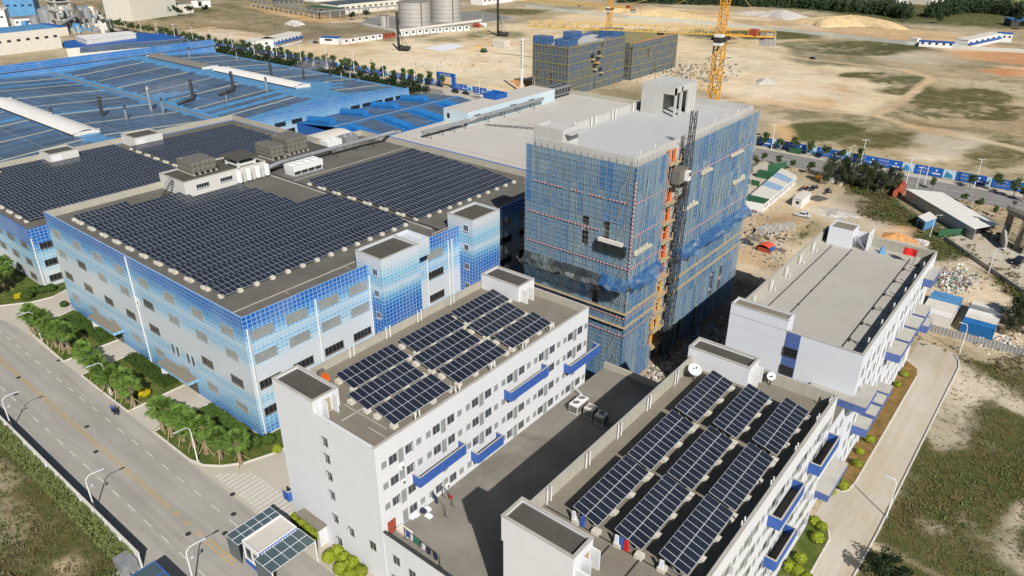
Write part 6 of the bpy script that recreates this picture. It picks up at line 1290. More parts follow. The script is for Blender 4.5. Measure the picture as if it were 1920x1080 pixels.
# tall post with the column of signs
p = P(978, 174); r = thing('billboard_post', 'tall white post with a vertical column of dark lettering beside the scaffolded block', 'sign post', (p.x, p.y, 0)); b = MB(); b.box(p.x-.45, p.x+.45, p.y-.45, p.y+.45, 0, 26); part(r, 'post', b, 'white'); b = MB(); b.beam((p.x-1.6, p.y, 25.4), (p.x+3.4, p.y+1, 25.8), .2); part(r, 'top_arm', b, 'white')
b = MB()
for k in range(9):
    z = 24-1.5*k
    for (u0, u1, v0, v1) in ((-.35, .35, .8, .95), (-.35, .35, .1, .25), (-.08, .08, 0, 1.0), (-.35, -.2, .3, .8) if k % 2 else (.2, .35, .2, .7)): b.box(p.x+u0*(1+.1*(k % 3)), p.x+u1, p.y-.5, p.y-.46, z+v0, z+v1)
part(r, 'lettering', b, 'cloth_dark')
# ---------------------------------------------------------------- hoardings along the avenue
def glyphs(mb, x, y, z, w_, h, n, rnd, side=-1):
    for k in range(n):
        cx = x+w_*(k+.5)/n; g_ = w_/n*.35; zz_ = z
        for (u0, u1, v0, v1) in rnd.sample([(-1, 1, .85, 1), (-1, 1, .45, .6), (-1, 1, 0, .15), (-.15, .15, 0, 1), (-1, -.7, 0, 1), (.7, 1, 0, 1)], 4): mb.box(cx+u0*g_, cx+u1*g_, y+side*.04, y+side*.06, zz_+v0*h, zz_+v1*h)
HM = [plain('hoarding_blue', C3(24, 92, 178), .5, var=.06), plain('hoarding_light', C3(190, 212, 220), .5, var=.1), M['white'], plain('hoarding_teal', C3(60, 138, 186), .5, var=.3, scale=.5), plain('pale_fence', C3(196, 200, 190), .6)]
rh = random.Random(8)
def hoarding(x0, x1, y, label, h=3.2, grp=None, light=.25):
    r = thing('hoarding', label, 'hoarding', (x0, y, 0), 0, 1, grp); x = x0; k = 0
    while x < x1-.5:
        w_ = min(x1-x, (9.0, 3.8)[k % 2]); b = MB(); b.box(x+.02, x+w_-.02, y-.03, y+.03, .1, h); pn = link('printed_panel', None) if False else part(r, 'printed_panel', b, [HM[0] if k % 2 == 0 else HM[1]])
        if k % 2 == 0:
            g_ = MB(); glyphs(g_, x+1.2, y, h*.68, 3.4, .42, 4, rh); glyphs(g_, x+1.0, y, h*.42, 4.4, .2, 9, rh); glyphs(g_, x+1.0, y, h*.26, 3.6, .16, 8, rh); g_.tube([(x+6.9, y-.05, h*.7), (x+6.9, y-.07, h*.7)], .32, 12); g_.box(x+5.8, x+8.2, y-.06, y-.04, h*.3, h*.42); part(pn, 'lettering', g_, [HM[2]], r)
        else:
            g_ = MB(); g_.hexa([(x+.4, y-.06, .5), (x+w_-.6, y-.06, .4), (x+w_-.6, y-.04, .4), (x+.4, y-.04, .5), (x+.9, y-.06, h*.8), (x+w_-1, y-.06, h*.5), (x+w_-1, y-.04, h*.5), (x+.9, y-.04, h*.8)]); part(pn, 'picture', g_, [HM[3]], r)
        x += w_; k += 1
    b = MB(); xx = x0
    while xx <= x1: b.box(xx-.05, xx+.05, y+.04, y+.12, 0, h+.1); xx += 3
    part(r, 'frame', b, 'galv'); return r
hoarding(-104, -58, 276.6, 'blue printed hoarding behind street trees between the tower and the green bin'); hoarding(-58, -22, 276.6, 'long blue printed hoarding with pale picture panels in the middle of the avenue'); hoarding(-22, 20, 276.6, 'blue printed hoarding shaded by trees at the right edge of the picture')
for k, (a, e) in enumerate(((-560, -520), (-519, -470), (-469, -430), (-429, -390), (-389, -350), (-349, -310), (-309, -276))): hoarding(a, e, 278.3, 'blue printed hoarding along the far left avenue, %s from the blue arch' % ORD[6-k], 3.0, 'hoardings on the left of the avenue')
hoarding(-262, -226, 277.9, 'blue wave-pattern hoarding to the right of the blue arch', 3.0)
a_, b2 = P(822, 161), P(850, 167); r = thing('entrance_arch', 'bright blue square entrance arch to the building site', 'gateway', ((a_.x+b2.x)/2, (a_.y+b2.y)/2, 0)); b = MB()
b.box(-273.8, -272.2, 277.6, 279, 0, 7.2); part(r, 'column', b, 'blue_sheet'); b = MB(); b.box(-263.2, -261.6, 277.6, 279, 0, 7.2); part(r, 'column', b, 'blue_sheet'); b = MB(); b.box(-272.2, -263.2, 277.6, 279, 5.6, 7.2); part(r, 'beam', b, 'blue_sheet'); b = MB(); glyphs(b, -271.5, 277.6, 6.0, 7.6, .8, 7, rh); part(r, 'lettering', b, 'white')
# ---------------------------------------------------------------- roadside wall and guardhouse
r = thing('boundary_wall', 'white roadside boundary wall dividing the left road from the weeds', 'wall', (-110, 24.9, 0)); b = MB(); b.box(-420, -83, 24.2, 24.4, 0, 2.6); part(r, 'wall_body', b, 'white_wall'); b = MB(); b.box(-420, -82.9, 24.12, 24.48, 2.6, 2.68); part(r, 'coping', b, 'kerb')
b = MB(); x = -420
while x < -84: b.box(x-.15, x+.15, 24.05, 24.2, 0, 2.65); b.box(x-.15, x+.15, 24.4, 24.47, 0, 2.65); x += 4
part(r, 'pier', b, 'white_wall'); b = MB(); b.box(-419, -86, 23.8, 23.9, .0, .5); part(r, 'cable', b, 'steel_dark')
b = MB(); b.box(-85.9, -83.2, 22.0, 24.0, .1, 1.7); solid('utility_box', 'pale grey utility cabinet at the end of the roadside wall', 'cabinet', b, 'galv')
g = thing('guardhouse', 'glass guardhouse with a pale flat roof and blue sign strip at the bottom left', 'guardhouse', (-71, 36.5, 0)); b = MB(); b.box(-73.0, -69.3, 33.6, 39.7, 0.0, 1.0); shell(b, -73.0, -69.3, 33.6, 39.7, 3.3, 4.05, .15)
for x in (-73.0, -71.2, -69.45):
    for y in (33.6, 36.6, 39.55): b.box(x, x+.15, y, y+.15, 1.0, 3.3)
part(g, 'wall', b, 'white'); b = MB(); b.box(-72.9, -69.4, 33.75, 39.55, 1.0, 3.3); part(g, 'window', b, 'glass'); b = MB(); b.box(-72.85, -69.45, 33.75, 39.55, 3.7, 3.8); part(g, 'roof', b, 'rc_roof'); 
b = MB(); b.box(-69.3, -69.24, 33.7, 39.6, 3.35, 3.95); sp = part(g, 'sign_strip', b, 'blue_band'); b = MB()
for k in range(14): b.box(-69.24, -69.21, 34+.4*k, 34.25+.4*k, 3.5, 3.8)
part(sp, 'lettering', b, 'white', g); b = MB(); b.box(-73.0, -69.3, 33.55, 33.6, .1, .9); part(g, 'dado', b, 'cloth_blue')
for (x0, x1) in ((-75.9, -73.02), (-69.28, -65.6)):
    b = MB(); b.box(x0, x1, 33.0, 39.9, 3.55, 3.6); cn = part(g, 'glass_canopy', b, 'glass_canopy'); b = MB()
    for y in (33, 34.4, 35.8, 37.2, 38.6, 39.9): b.box(x0, x1, y-.025, y+.025, 3.6, 3.64)
    for x in (x0, (x0+x1)/2, x1): b.box(x-.03, x+.03, 33, 39.9, 3.6, 3.65)
    for y in (33.1, 39.8): b.box((x0 if x0 < -74 else x1)-.08, (x0 if x0 < -74 else x1)+.08, y-.08, y+.08, 0, 3.55)
    part(cn, 'canopy_frame', b, 'white', g)
    b = MB(); b.box(x0, x1, 33.0, 33.04, 0.2, 3.5); part(g, 'glass_screen', b, 'glass_canopy')
q_ = P(290, 1053, 3.5); SXX, SYY = q_.x, q_.y
g = thing('turnstile_shelter', 'second glass shelter cut off by the bottom edge left of the guardhouse', 'shelter', (-82, 24, 0)); b = MB(); b.box(SXX, SXX+8, SYY-4, SYY, 3.5, 3.56); part(g, 'glass_roof', b, 'glass_canopy'); b = MB()
for x in (SXX, SXX+2.6, SXX+5.3, SXX+8): b.box(x-.06, x+.06, SYY-4, SYY, 3.56, 3.64); b.box(x-.08, x+.08, SYY-.1, SYY+.06, 0, 3.5)
b.box(SXX, SXX+8, SYY-.1, SYY+.05, 3.4, 3.66); part(g, 'frame', b, 'blue_band')
g.location.z = 0
b = MB()
for k in range(9000):
    x = rp.uniform(-150, -84); hh_ = 2.7*(.62+.5*vn_(x*1.3, 7)); y = 24.15-rp.random()**1.5*1.9; z = rp.uniform(.1, hh_*(1-(24.15-y)/2.6)); s = rp.uniform(.1, .24); a = rp.random()*3.14; c_, s_ = math.cos(a)*s, math.sin(a)*s; b.poly([(x-c_, y-s_, z), (x+s_*.5, y-c_*.5, z-.1), (x+c_, y+s_, z+.12), (x-s_*.5, y+c_*.5, z+.16)])
o = link('shrubbery', b.mesh('shrubbery', 'weed'), None, 'stuff'); o['label'] = 'tall weeds and shrubs leaning against the back of the roadside wall'; o['category'] = 'shrubs'
# ---------------------------------------------------------------- courtyard clutter
PZ = 8.2
def ac_unit(px, py, w_, label, n):
    p = P(px, py, PZ); x, y = p.x, p.y; r = thing('condenser_unit', label, 'air conditioner', (x, y, PZ), 0, 1, 'condenser units on the courtyard roof'); b = MB(); b.box(x-.8, x+.8, y-w_/2, y+w_/2, PZ+.15, PZ+1.75); part(r, 'casing', b, 'white' if n == 2 else 'cream_sheet'); b = MB(); b.box(x+.8, x+.83, y-w_/2+.1, y+w_/2-.1, PZ+.3, PZ+1.5); b.box(x-.7, x+.7, y-w_/2-.03, y-w_/2, PZ+.3, PZ+1.5); part(r, 'grille', b, 'tank_grey')
    for k in range(n):
        yy = y-w_/2+w_*(k+.5)/n; b = MB(); b.tube([(x, yy, PZ+1.75), (x, yy, PZ+1.95)], .52, 14, False); f = part(r, 'fan_ring', b, 'alu'); b = MB(); b.tube([(x, yy, PZ+1.76), (x, yy, PZ+1.8)], .5, 14); part(f, 'fan', b, 'tank_grey', r)
    for dy in (-w_/2+.1, w_/2-.1): b = MB(); b.box(x-.7, x+.7, y+dy-.06, y+dy+.06, PZ, PZ+.15); part(r, 'foot', b, 'galv')
ac_unit(1085, 768, 3.2, 'double-fan white condenser unit, largest of three on the courtyard roof', 2); ac_unit(1107, 780, 1.6, 'single-fan condenser unit standing between the two others', 1); ac_unit(1127, 793, 1.5, 'single-fan condenser unit farthest from the balconied wall', 1)
b = MB(); p = P(1075, 733, PZ); b.beam((p.x, p.y, PZ), (p.x, p.y, PZ+1.1), .1); b.beam((p.x, p.y, PZ+1.0), (p.x+3.2, p.y-1.6, PZ+1.0), .16); solid('roof_pipe', 'low white pipe on the courtyard roof behind the condenser units', 'pipe', b, 'white')
def clothesline(pts, items, label, seed):
    r = thing('clothesline', label, 'clothesline', tuple(pts[0])); b = MB()
    for q in pts: b.beam(q, Vector(q)+Vector((0, 0, 1.7)), .06); b.beam(Vector(q)-Vector((.4, 0, 0)), Vector(q)+Vector((.4, 0, 0)), .08)
    for q, s in zip(pts, pts[1:]): b.beam(Vector(q)+Vector((0, 0, 1.7)), Vector(s)+Vector((0, 0, 1.7)), .04)
    part(r, 'line_frame', b, 'steel_dark'); rr_ = random.Random(seed)
    for k, (f, m_, w_, h) in enumerate(items):
        q = Vector(pts[0]).lerp(Vector(pts[1]), f)+Vector((0, 0, 1.7)); d = (Vector(pts[1])-Vector(pts[0])).normalized()*w_; b = MB(); n = d.cross(Vector((0, 0, 1))).normalized()*.12
        b.poly([q, q+d, q+d+n+Vector((0, 0, -h)), q+d*.5-n+Vector((0, 0, -h*1.05)), q+n*.4+Vector((0, 0, -h))]); nm = ['hanging shirt', 'hanging towel', 'hanging trousers'][k % 3]
        solid('laundry', '%s %s on the %s' % ({'cloth_white': 'white', 'cloth_green': 'green', 'cloth_blue': 'blue', 'cloth_dark': 'dark', 'red': 'red'}[m_], nm, 'line by the podium parapet' if seed == 1 else 'line in the middle of the courtyard roof'), 'laundry', b, m_, 'laundry on the courtyard lines')
pa, pb = P(760, 1010, PZ), P(825, 1062, PZ); clothesline([tuple(pa), tuple(pb)], [(.05, 'cloth_blue', .7, 1.1), (.17, 'cloth_white', .6, 1.1), (.27, 'cloth_green', 1.2, 1.2), (.5, 'cloth_white', .8, 1.1), (.66, 'cloth_dark', .7, 1.2), (.86, 'cloth_dark', .6, 1.2)], 'clothesline hung with washing along the podium parapet', 1)
pa, pb = P(835, 968, PZ), P(808, 935, PZ); clothesline([tuple(pa), tuple(pb)], [(.5, 'cloth_dark', .8, 1.2), (.75, 'cloth_dark', .5, 1.0)], 'clothesline frame in front of the balconied wall', 2)
pa, pb = P(848, 948, PZ), P(830, 930, PZ); clothesline([tuple(pa), tuple(pb)], [(.0, 'red', .5, .7)], 'short clothesline frame with one red cloth', 3)
for k, (px, py, m_) in enumerate([(793, 958, 'cloth_dark'), (802, 955, 'cloth_white'), (804, 968, 'cloth_white'), (780, 965, 'cloth_white'), (772, 969, 'cloth_white')]):
    p = P(px, py, PZ); b = MB(); b.hexa([(p.x-.5, p.y-.35, PZ), (p.x+.5, p.y-.35, PZ), (p.x+.5, p.y+.35, PZ), (p.x-.5, p.y+.35, PZ), (p.x-.4, p.y-.2, PZ+.35), (p.x+.4, p.y-.25, PZ+.3), (p.x+.35, p.y+.2, PZ+.42), (p.x-.3, p.y+.22, PZ+.36)]); solid('bundle', ['dark bundle lying against the balconied wall on the courtyard roof', 'largest white bundle beside the dark one on the courtyard roof', 'white bundle farthest from the balconied wall', 'white bundle between the doorway and the dark one', 'white bundle nearest the brown doorway'][k], 'bundle', b, m_)
b = MB(); b.box(DX1+.01, DX1+.08, 43.9, 45.2, PZ, PZ+2.1); o = part(dm, 'doorway', b, 'brick_red', dm)
p = P(745, 985, PZ); b = MB(); b.box(-55.0, -52.9, 45.0, 46.0, PZ, PZ+.45); solid('door_step', 'pale concrete step in front of the brown doorway', 'step', b, 'cream_sheet')
# ---------------------------------------------------------------- rooftop objects on the dormitories
def dish(x, y, z, r_, az, el, label, name='satellite_dish'):
    r = thing(name, label, 'satellite dish', (x, y, z)); b = MB(); d = Vector((math.cos(az)*math.cos(el), math.sin(az)*math.cos(el), math.sin(el))); u = d.orthogonal().normalized(); v = d.cross(u); c = Vector((x, y, z+1.5)); ns, nr_ = 20, 4; rings = [[len(b.v)]]; b.v.append(tuple(c))
    for i in range(1, nr_+1):
        f = i/nr_; row = []
        for k in range(ns): a = 6.2832*k/ns; row.append(len(b.v)); b.v.append(tuple(c+(u*math.cos(a)+v*math.sin(a))*r_*f+d*(.28*r_*f*f)))
        rings.append(row)
    for k in range(ns): b.face([rings[0][0], rings[1][k], rings[1][(k+1) % ns]])
    for i in range(1, nr_):
        for k in range(ns): b.face([rings[i][k], rings[i+1][k], rings[i+1][(k+1) % ns], rings[i][(k+1) % ns]])
    part(r, 'reflector', b, 'white'); b = MB(); b.tube([(x, y, z), (x, y, z+1.45)], .09, 8); part(r, 'mount', b, 'steel_dark'); b = MB(); q = c+d*r_*1.0; b.tube([q, q-d*.25], .12, 8); b.beam(c+u*r_*.9+d*.25, q, .025); part(r, 'feed_horn', b, 'steel_dark')
p = P(1300, 712, NRF); dish(p.x, p.y, NRF, .95, math.radians(-40), math.radians(62), 'large white satellite dish beside the stair house on the nearest dormitory')
p = P(1443, 722, NRF); dish(p.x, p.y, NRF, .6, math.radians(-60), math.radians(25), 'small white satellite dish between two solar arrays on the nearest dormitory')
r = thing('air_compressor', 'orange machine with a grey hood by the dormitory roof edge', 'machine', tuple(P(610, 716, DR))); p = P(610, 716, DR); b = MB(); b.box(p.x-.5, p.x+.5, p.y-.5, p.y+.5, DR+.15, DR+.9); b.box(p.x-.3, p.x+.4, p.y-.35, p.y+.35, DR+.9, DR+1.25); part(r, 'housing', b, 'orange'); b = MB(); b.box(p.x-1.0, p.x-.45, p.y-.5, p.y+.5, DR, DR+1.6); part(r, 'hood', b, 'tank_grey'); b = MB(); b.box(p.x-.6, p.x+.6, p.y-.55, p.y+.55, DR, DR+.15); part(r, 'skid', b, 'steel_dark')
for k, (px, py, m_) in enumerate([(1076, 968, 'cloth_white'), (1092, 978, 'cloth_blue'), (1156, 1013, 'cloth_white'), (1166, 1018, 'cloth_blue'), (1174, 1023, 'red'), (1240, 1060, 'cloth_white')]):
    p = P(px, py, NRF+.8); b = MB(); b.hexa([(p.x-.25, p.y-.1, NRF+.15), (p.x+.25, p.y-.12, NRF+.15), (p.x+.3, p.y+.1, NRF+.15), (p.x-.25, p.y+.12, NRF+.15), (p.x-.2, p.y-.05, NRF+1.5), (p.x+.2, p.y-.05, NRF+1.45), (p.x+.2, p.y+.05, NRF+1.5), (p.x-.15, p.y+.05, NRF+1.5)]); solid('laundry', ['white shirt hanging under the array nearest the courtyard', 'blue sheet hanging under the array nearest the courtyard', 'white shirt hanging under the middle solar array', 'blue trousers hanging under the middle solar array', 'red cloth hanging under the middle solar array', 'white washing hanging under the array nearest the service road'][k], 'laundry', b, m_, 'laundry under the solar arrays')
p = P(1295, 689, NRF); b = MB(); b.tube([(p.x, p.y, NRF), (p.x, p.y, NRF+.5)], [.35, .25], 10); solid('bucket', 'small red tub at the foot of the stair house near the satellite dish', 'tub', b, 'red')
# ---------------------------------------------------------------- vehicles
def car_tpl(mat, L=4.6, W=1.82, H=1.45, suv=False):
    hz = H*(.56 if not suv else .6); x0 = -L/2; prof_ = [(0, .32), (.02, hz*.8), (.22 if not suv else .08, hz), (.34 if not suv else .16, H), (.66 if not suv else .72, H), (.80, hz*1.0), (.98, hz*.82), (1, .34)]
    b = MB(); n = len(prof_); ring = []
    for s_, ins in ((-1, 0), (1, 0)):
        row = []
        for f, z in prof_: k = .78 if z > hz*1.2 else .96; row.append(len(b.v)); b.v.append((x0+L*(1-f), s_*W/2*k, z))
        ring.append(row)
    for i in range(n-1): b.face([ring[0][i], ring[0][i+1], ring[1][i+1], ring[1][i]])
    b.face(ring[0][::-1]); b.face(ring[1]); b.face([ring[0][0], ring[1][0], ring[1][-1], ring[0][-1]])
    g = MB(); a, c = prof_[2], prof_[3]; d, e = prof_[4], prof_[5]; X = lambda f: x0+L*(1-f)
    g.poly([(X(a[0]+.015)+.03, -W*.42, a[1]+.06), (X(a[0]+.015)+.03, W*.42, a[1]+.06), (X(c[0])+.05, W*.36, c[1]-.04), (X(c[0])+.05, -W*.36, c[1]-.04)]); g.poly([(X(e[0]-.01)-.03, -W*.42, e[1]+.06), (X(d[0])-.05, -W*.36, d[1]-.04), (X(d[0])-.05, W*.36, d[1]-.04), (X(e[0]-.01)-.03, W*.42, e[1]+.06)])
    for s_ in (-1, 1): g.poly([(X(a[0]+.05), s_*(W*.475), hz+.08), (X(c[0]+.02), s_*(W*.405), H-.09), (X(d[0]-.02), s_*(W*.405), H-.09), (X(e[0]-.05), s_*(W*.475), hz+.08)])
    out = [('body', b.mesh('body', mat), []), ('window_glass', g.mesh('window_glass', 'glass_dark'), [])]
    for sx in (-1, 1):
        for sy in (-1, 1): w_ = MB(); w_.tube([(sx*L*.31, sy*W*.40, .33), (sx*L*.31, sy*W*.505, .33)], .33, 14); h_ = MB(); h_.tube([(sx*L*.31, sy*W*.5, .33), (sx*L*.31, sy*W*.512, .33)], .2, 10); out.append(('wheel', w_.mesh('wheel', 'black'), [('hubcap', h_.mesh('hubcap', 'alu'))]))
    for sy in (-1, 1): l_ = MB(); l_.box(L/2-.08, L/2+.01, sy*W*.42-.18, sy*W*.42+.18, .6, .74); out.append(('headlight', l_.mesh('headlight', 'alu'), [])); l_ = MB(); l_.box(-L/2-.01, -L/2+.06, sy*W*.42-.18, sy*W*.42+.18, .65, .8); out.append(('tail_light', l_.mesh('tail_light', 'red'), []))
    return out
paint_w = plain('white_car_paint', C3(236, 238, 240, .9), .25, .1, .03, spec=.6); paint_k = plain('dark_car_paint', C3(34, 36, 44), .25, .2, .05, spec=.6)
CW, CK, CS = car_tpl(paint_w), car_tpl(paint_k), car_tpl(paint_k, 4.8, 1.95, 1.75, True)
def heading(a, b): u, v = P(*a), P(*b); return math.atan2(v.y-u.y, v.x-u.x)
for (px, py, tpl, rz, lb) in ((1505, 406, CW, heading((1520, 408), (1490, 402)), 'white saloon car parked beside the stacked timber in the yard'), (1909, 494, CS, heading((1922, 486), (1900, 503)), 'black off-road car in the car park at the right edge'), (1523, 111, CK, heading((1516, 110), (1532, 113)), 'dark car driving on the dirt track across the empty land'), (853, 174, CS, heading((845, 171), (862, 177)), 'black off-road car leaving the blue arch'), (873, 177, CK, heading((866, 175), (880, 179)), 'black saloon following the car at the blue arch'), (897, 181, CW, heading((890, 180), (905, 183)), 'white saloon beside the curved lamp near the blue arch'), (913, 186, CW, heading((905, 185), (922, 189)), 'second white saloon partly hidden behind the rooftop wing'), (797, 167, CW, heading((790, 166), (804, 168)), 'pale car under the trees left of the blue arch'), (586, 80, CW, .2, 'white car parked by the site office'), (592, 81, CK, .2, 'dark car parked by the site office')):
    p = P(px, py); place(tpl, 'parked_car', lb, 'car', (p.x, p.y, .04), rz, 1, 'cars around the site')
def scooter_tpl(mat):
    b = MB(); b.hexa([(-.55, -.14, .45), (-.1, -.14, .4), (-.1, .14, .4), (-.55, .14, .45), (-.6, -.12, .78), (-.05, -.12, .74), (-.05, .12, .74), (-.6, .12, .78)]); b.box(-.1, .35, -.12, .12, .28, .36); b.beam((.35, 0, .3), (.55, 0, .95), .2, .08); s_ = MB(); s_.box(-.62, -.05, -.13, .13, .78, .85); h_ = MB(); h_.beam((.5, -.32, 1.02), (.5, .32, 1.02), .05); h_.beam((.55, 0, .3), (.52, 0, 1.0), .06); out = [('body', b.mesh('body', mat), []), ('seat', s_.mesh('seat', 'black'), []), ('handlebar', h_.mesh('handlebar', 'steel_dark'), [])]
    for x in (-.5, .62): w_ = MB(); w_.tube([(x, -.06, .25), (x, .06, .25)], .25, 12); out.append(('wheel', w_.mesh('wheel', 'black'), []))
    return out
SC = [scooter_tpl('cloth_dark'), scooter_tpl('white'), scooter_tpl('red')]
for i in range(16):
    p = P(1514+rp.uniform(-14, 16), 355+rp.uniform(-7, 6)) if i < 12 else P(1549+rp.uniform(-5, 6), 361+rp.uniform(-3, 3)); place(SC[(i*5) % 3 if i % 4 == 0 else 0], 'scooter', 'motor scooter parked in the crowd beside the white cabin' if i < 12 else 'motor scooter in the small group right of the crowd', 'scooter', (p.x, p.y, 0), rp.uniform(0, 3), 1.15, 'scooters in the yard crowd' if i < 12 else 'scooters in the small group')
for i in range(14): p = P(1826+i*2.7, 440-i*.9); place(SC[i % 3 if i % 5 == 0 else 0], 'scooter', 'scooter parked under the open end of the long white shed', 'scooter', (p.x, p.y, 0), 1.2+rp.uniform(-.2, .2), 1.15, 'scooters under the shed')
# riders on the left road
def person(mb_parent, x, y, z, face, top, pose='ride', label=None):
    b = MB(); c, s_ = math.cos(face), math.sin(face); T = lambda a, l, h: (x+a*c-l*s_, y+a*s_+l*c, z+h)
    b.m = 1; b.tube([T(-.05, 0, .82), T(.0, 0, 1.05), T(.08, 0, 1.32), T(.1, 0, 1.42)], [.15, .14, .17, .06], 10)
    b.m = 2
    for l in (-.1, .1): b.tube([T(-.05, l, .86), T(.36, l*1.3, .78), T(.3, l*1.3, .35), T(.38, l*1.3, .3)], [.09, .075, .05, .05], 8)
    b.m = 1
    for l in (-.17, .17): b.tube([T(.07, l, 1.34), T(.25, l*1.35, 1.12), T(.5, l*1.3, 1.06)], [.06, .045, .04], 8)
    b.m = 0; b.tube([T(.12, 0, 1.42), T(.13, 0, 1.48)], .05, 8)
    for l in (-.22, .22): b.tube([T(.5, l, 1.06), T(.6, l, 1.05)], [.035, .03], 6)
    b.tube([T(.14, 0, 1.46), T(.15, 0, 1.52), T(.15, 0, 1.62), T(.15, 0, 1.68)], [.05, .09, .1, .05], 10); b.m = 3; b.tube([T(.12, 0, 1.58), T(.12, 0, 1.68), T(.12, 0, 1.73)], [.11, .1, .03], 10)
    return b
for k, (px, py, top) in enumerate([(213, 775, 'cloth_blue'), (219, 776, 'cloth_dark')]):
    p = P(px, py); fz = math.radians(175); r_ = place(SC[0], 'scooter', ['scooter carrying the rider in the light blue top on the left road', 'scooter carrying the rider in the dark top on the left road'][k], 'scooter', (p.x, p.y, .02), fz, 1.1, 'scooters being ridden')
    b = person(None, p.x-.0, p.y, .02+.05, fz, top); solid('person', ['person in a light blue top riding a scooter on the left road', 'person in a dark top riding beside the one in light blue'][k], 'person', b, ['skin', top, 'cloth_dark', 'black'])
# ---------------------------------------------------------------- yard between tower and avenue
def cabin(name, corners, h, label, roofm, wallm='white', rib=True, group=None):
    c = [Vector(q) for q in corners]; cx = sum((q for q in c), Vector((0, 0, 0)))/4; r = thing(name, label, 'cabin', (cx.x, cx.y, 0), 0, 1, group); b = MB(); b.hexa([tuple(q) for q in c]+[(q.x, q.y, h) for q in c]); part(r, 'wall', b, wallm); b = MB(); o_ = [(cx+(q-cx)*1.03) for q in c]; b.hexa([(q.x, q.y, h) for q in o_]+[(q.x, q.y, h+.14) for q in o_]); part(r, 'roof', b, roofm)
    return r, c
def quad_from(a, b, depth):     # near edge a->b on the ground, extending by depth away from the camera
    a, b = Vector((a[0], a[1], 0)), Vector((b[0], b[1], 0)); d = (b-a).normalized(); n = Vector((-d.y, d.x, 0)); 
    if n.dot(Vector((-.63, .78, 0))) < 0: n = -n
    return [a, b, b+n*depth, a+n*depth]
rf_ = ['green_sheet', 'cream_sheet', 'cream_sheet', 'pale_blue_sheet', 'cream_sheet', 'pale_blue_sheet', 'cream_sheet']
a0, b0, c0, d0 = [Vector(tuple(P(*q))) for q in ((1394, 391), (1430, 398), (1492, 345), (1464, 330))]
for k in range(7):
    f0, f1 = k/7, (k+1)/7-.006; q = [a0.lerp(d0, f0), b0.lerp(c0, f0), b0.lerp(c0, f1), a0.lerp(d0, f1)]
    r, c = cabin('site_cabin', q, 2.7, 'prefabricated white cabin with a %s roof, %s in the row beside the tower' % ({'green_sheet': 'green', 'cream_sheet': 'cream', 'pale_blue_sheet': 'pale blue'}[rf_[k]], ORD[k]), rf_[k], 'white', True, 'row of prefabricated cabins')
    dd = (c[2]-c[1]); nn = Vector((dd.y, -dd.x, 0)).normalized()*.03
    if nn.dot(c[1]-c[0]) < 0: nn = -nn
    for f in (.25, .7): b = MB(); s0 = c[1]+dd*f+nn; s1 = c[1]+dd*(f+.15)+nn; b.hexa([tuple(s0-nn), tuple(s1-nn), tuple(s1), tuple(s0), tuple(s0-nn+Vector((0, 0, 1))), tuple(s1-nn+Vector((0, 0, 1))), tuple(s1+Vector((0, 0, 1))), tuple(s0+Vector((0, 0, 1)))]); b.v = [(v[0], v[1], v[2]+1.0) for v in b.v]; part(r, 'window', b, 'glass_dark')
cq = [P(1484, 386), P(1501, 391), P(1518, 377), P(1503, 372)]; r, c = cabin('site_cabin', [Vector(tuple(q)) for q in cq], 2.6, 'single white cabin standing beside the parked scooters', 'cream_sheet'); b = MB(); s0, s1 = c[0].lerp(c[1], .4), c[0].lerp(c[1], .75); n_ = Vector((.0, -.05, 0)); b.hexa([tuple(s0), tuple(s1), tuple(s1+n_), tuple(s0+n_)]+[tuple(v+Vector((0, 0, .9))) for v in (s0, s1, s1+n_, s0+n_)]); b.v = [(v[0], v[1], v[2]+1.1) for v in b.v]; part(r, 'window', b, 'glass_dark')
cq = [P(1717, 423), P(1731, 433), P(1752, 425), P(1738, 414)]; r, c = cabin('booth', [Vector(tuple(q)) for q in cq], 2.7, 'small pale blue open booth by the weeds below the long white shed', 'white_sheet', 'blue_roof'); r['category'] = 'booth'; b = MB(); s0, s1 = c[0].lerp(c[1], .2), c[0].lerp(c[1], .8); n_ = Vector((-.05, .0, 0)); b.hexa([tuple(s0), tuple(s1), tuple(s1+n_), tuple(s0+n_)]+[tuple(v+Vector((0, 0, 2))) for v in (s0, s1, s1+n_, s0+n_)]); part(r, 'opening', b, 'black')
cq = [P(1672, 372), P(1690, 368), P(1697, 358), P(1682, 352)]; cc_ = [Vector(tuple(q)) for q in cq]; r = thing('hut', 'brick red sheet hut at the end of the long white shed', 'hut', tuple(sum(cc_, Vector((0, 0, 0)))/4)); b = MB(); b.hexa([tuple(v) for v in cc_]+[tuple(v+Vector((0, 0, 2.4))) for v in cc_]); part(r, 'wall', b, 'brick_red'); rm = (cc_[0]+cc_[1])/2; rn = (cc_[2]+cc_[3])/2; z24 = Vector((0, 0, 2.4)); z34 = Vector((0, 0, 3.3)); b = MB(); b.poly([tuple(cc_[0]+z24), tuple(rm+z34), tuple(rn+z34), tuple(cc_[3]+z24)]); b.poly([tuple(rm+z34), tuple(cc_[1]+z24), tuple(cc_[2]+z24), tuple(rn+z34)]); b.poly([tuple(cc_[0]+z24), tuple(cc_[1]+z24), tuple(rm+z34)]); b.poly([tuple(cc_[3]+z24), tuple(rn+z34), tuple(cc_[2]+z24)]); part(r, 'roof', b, 'brick_red')
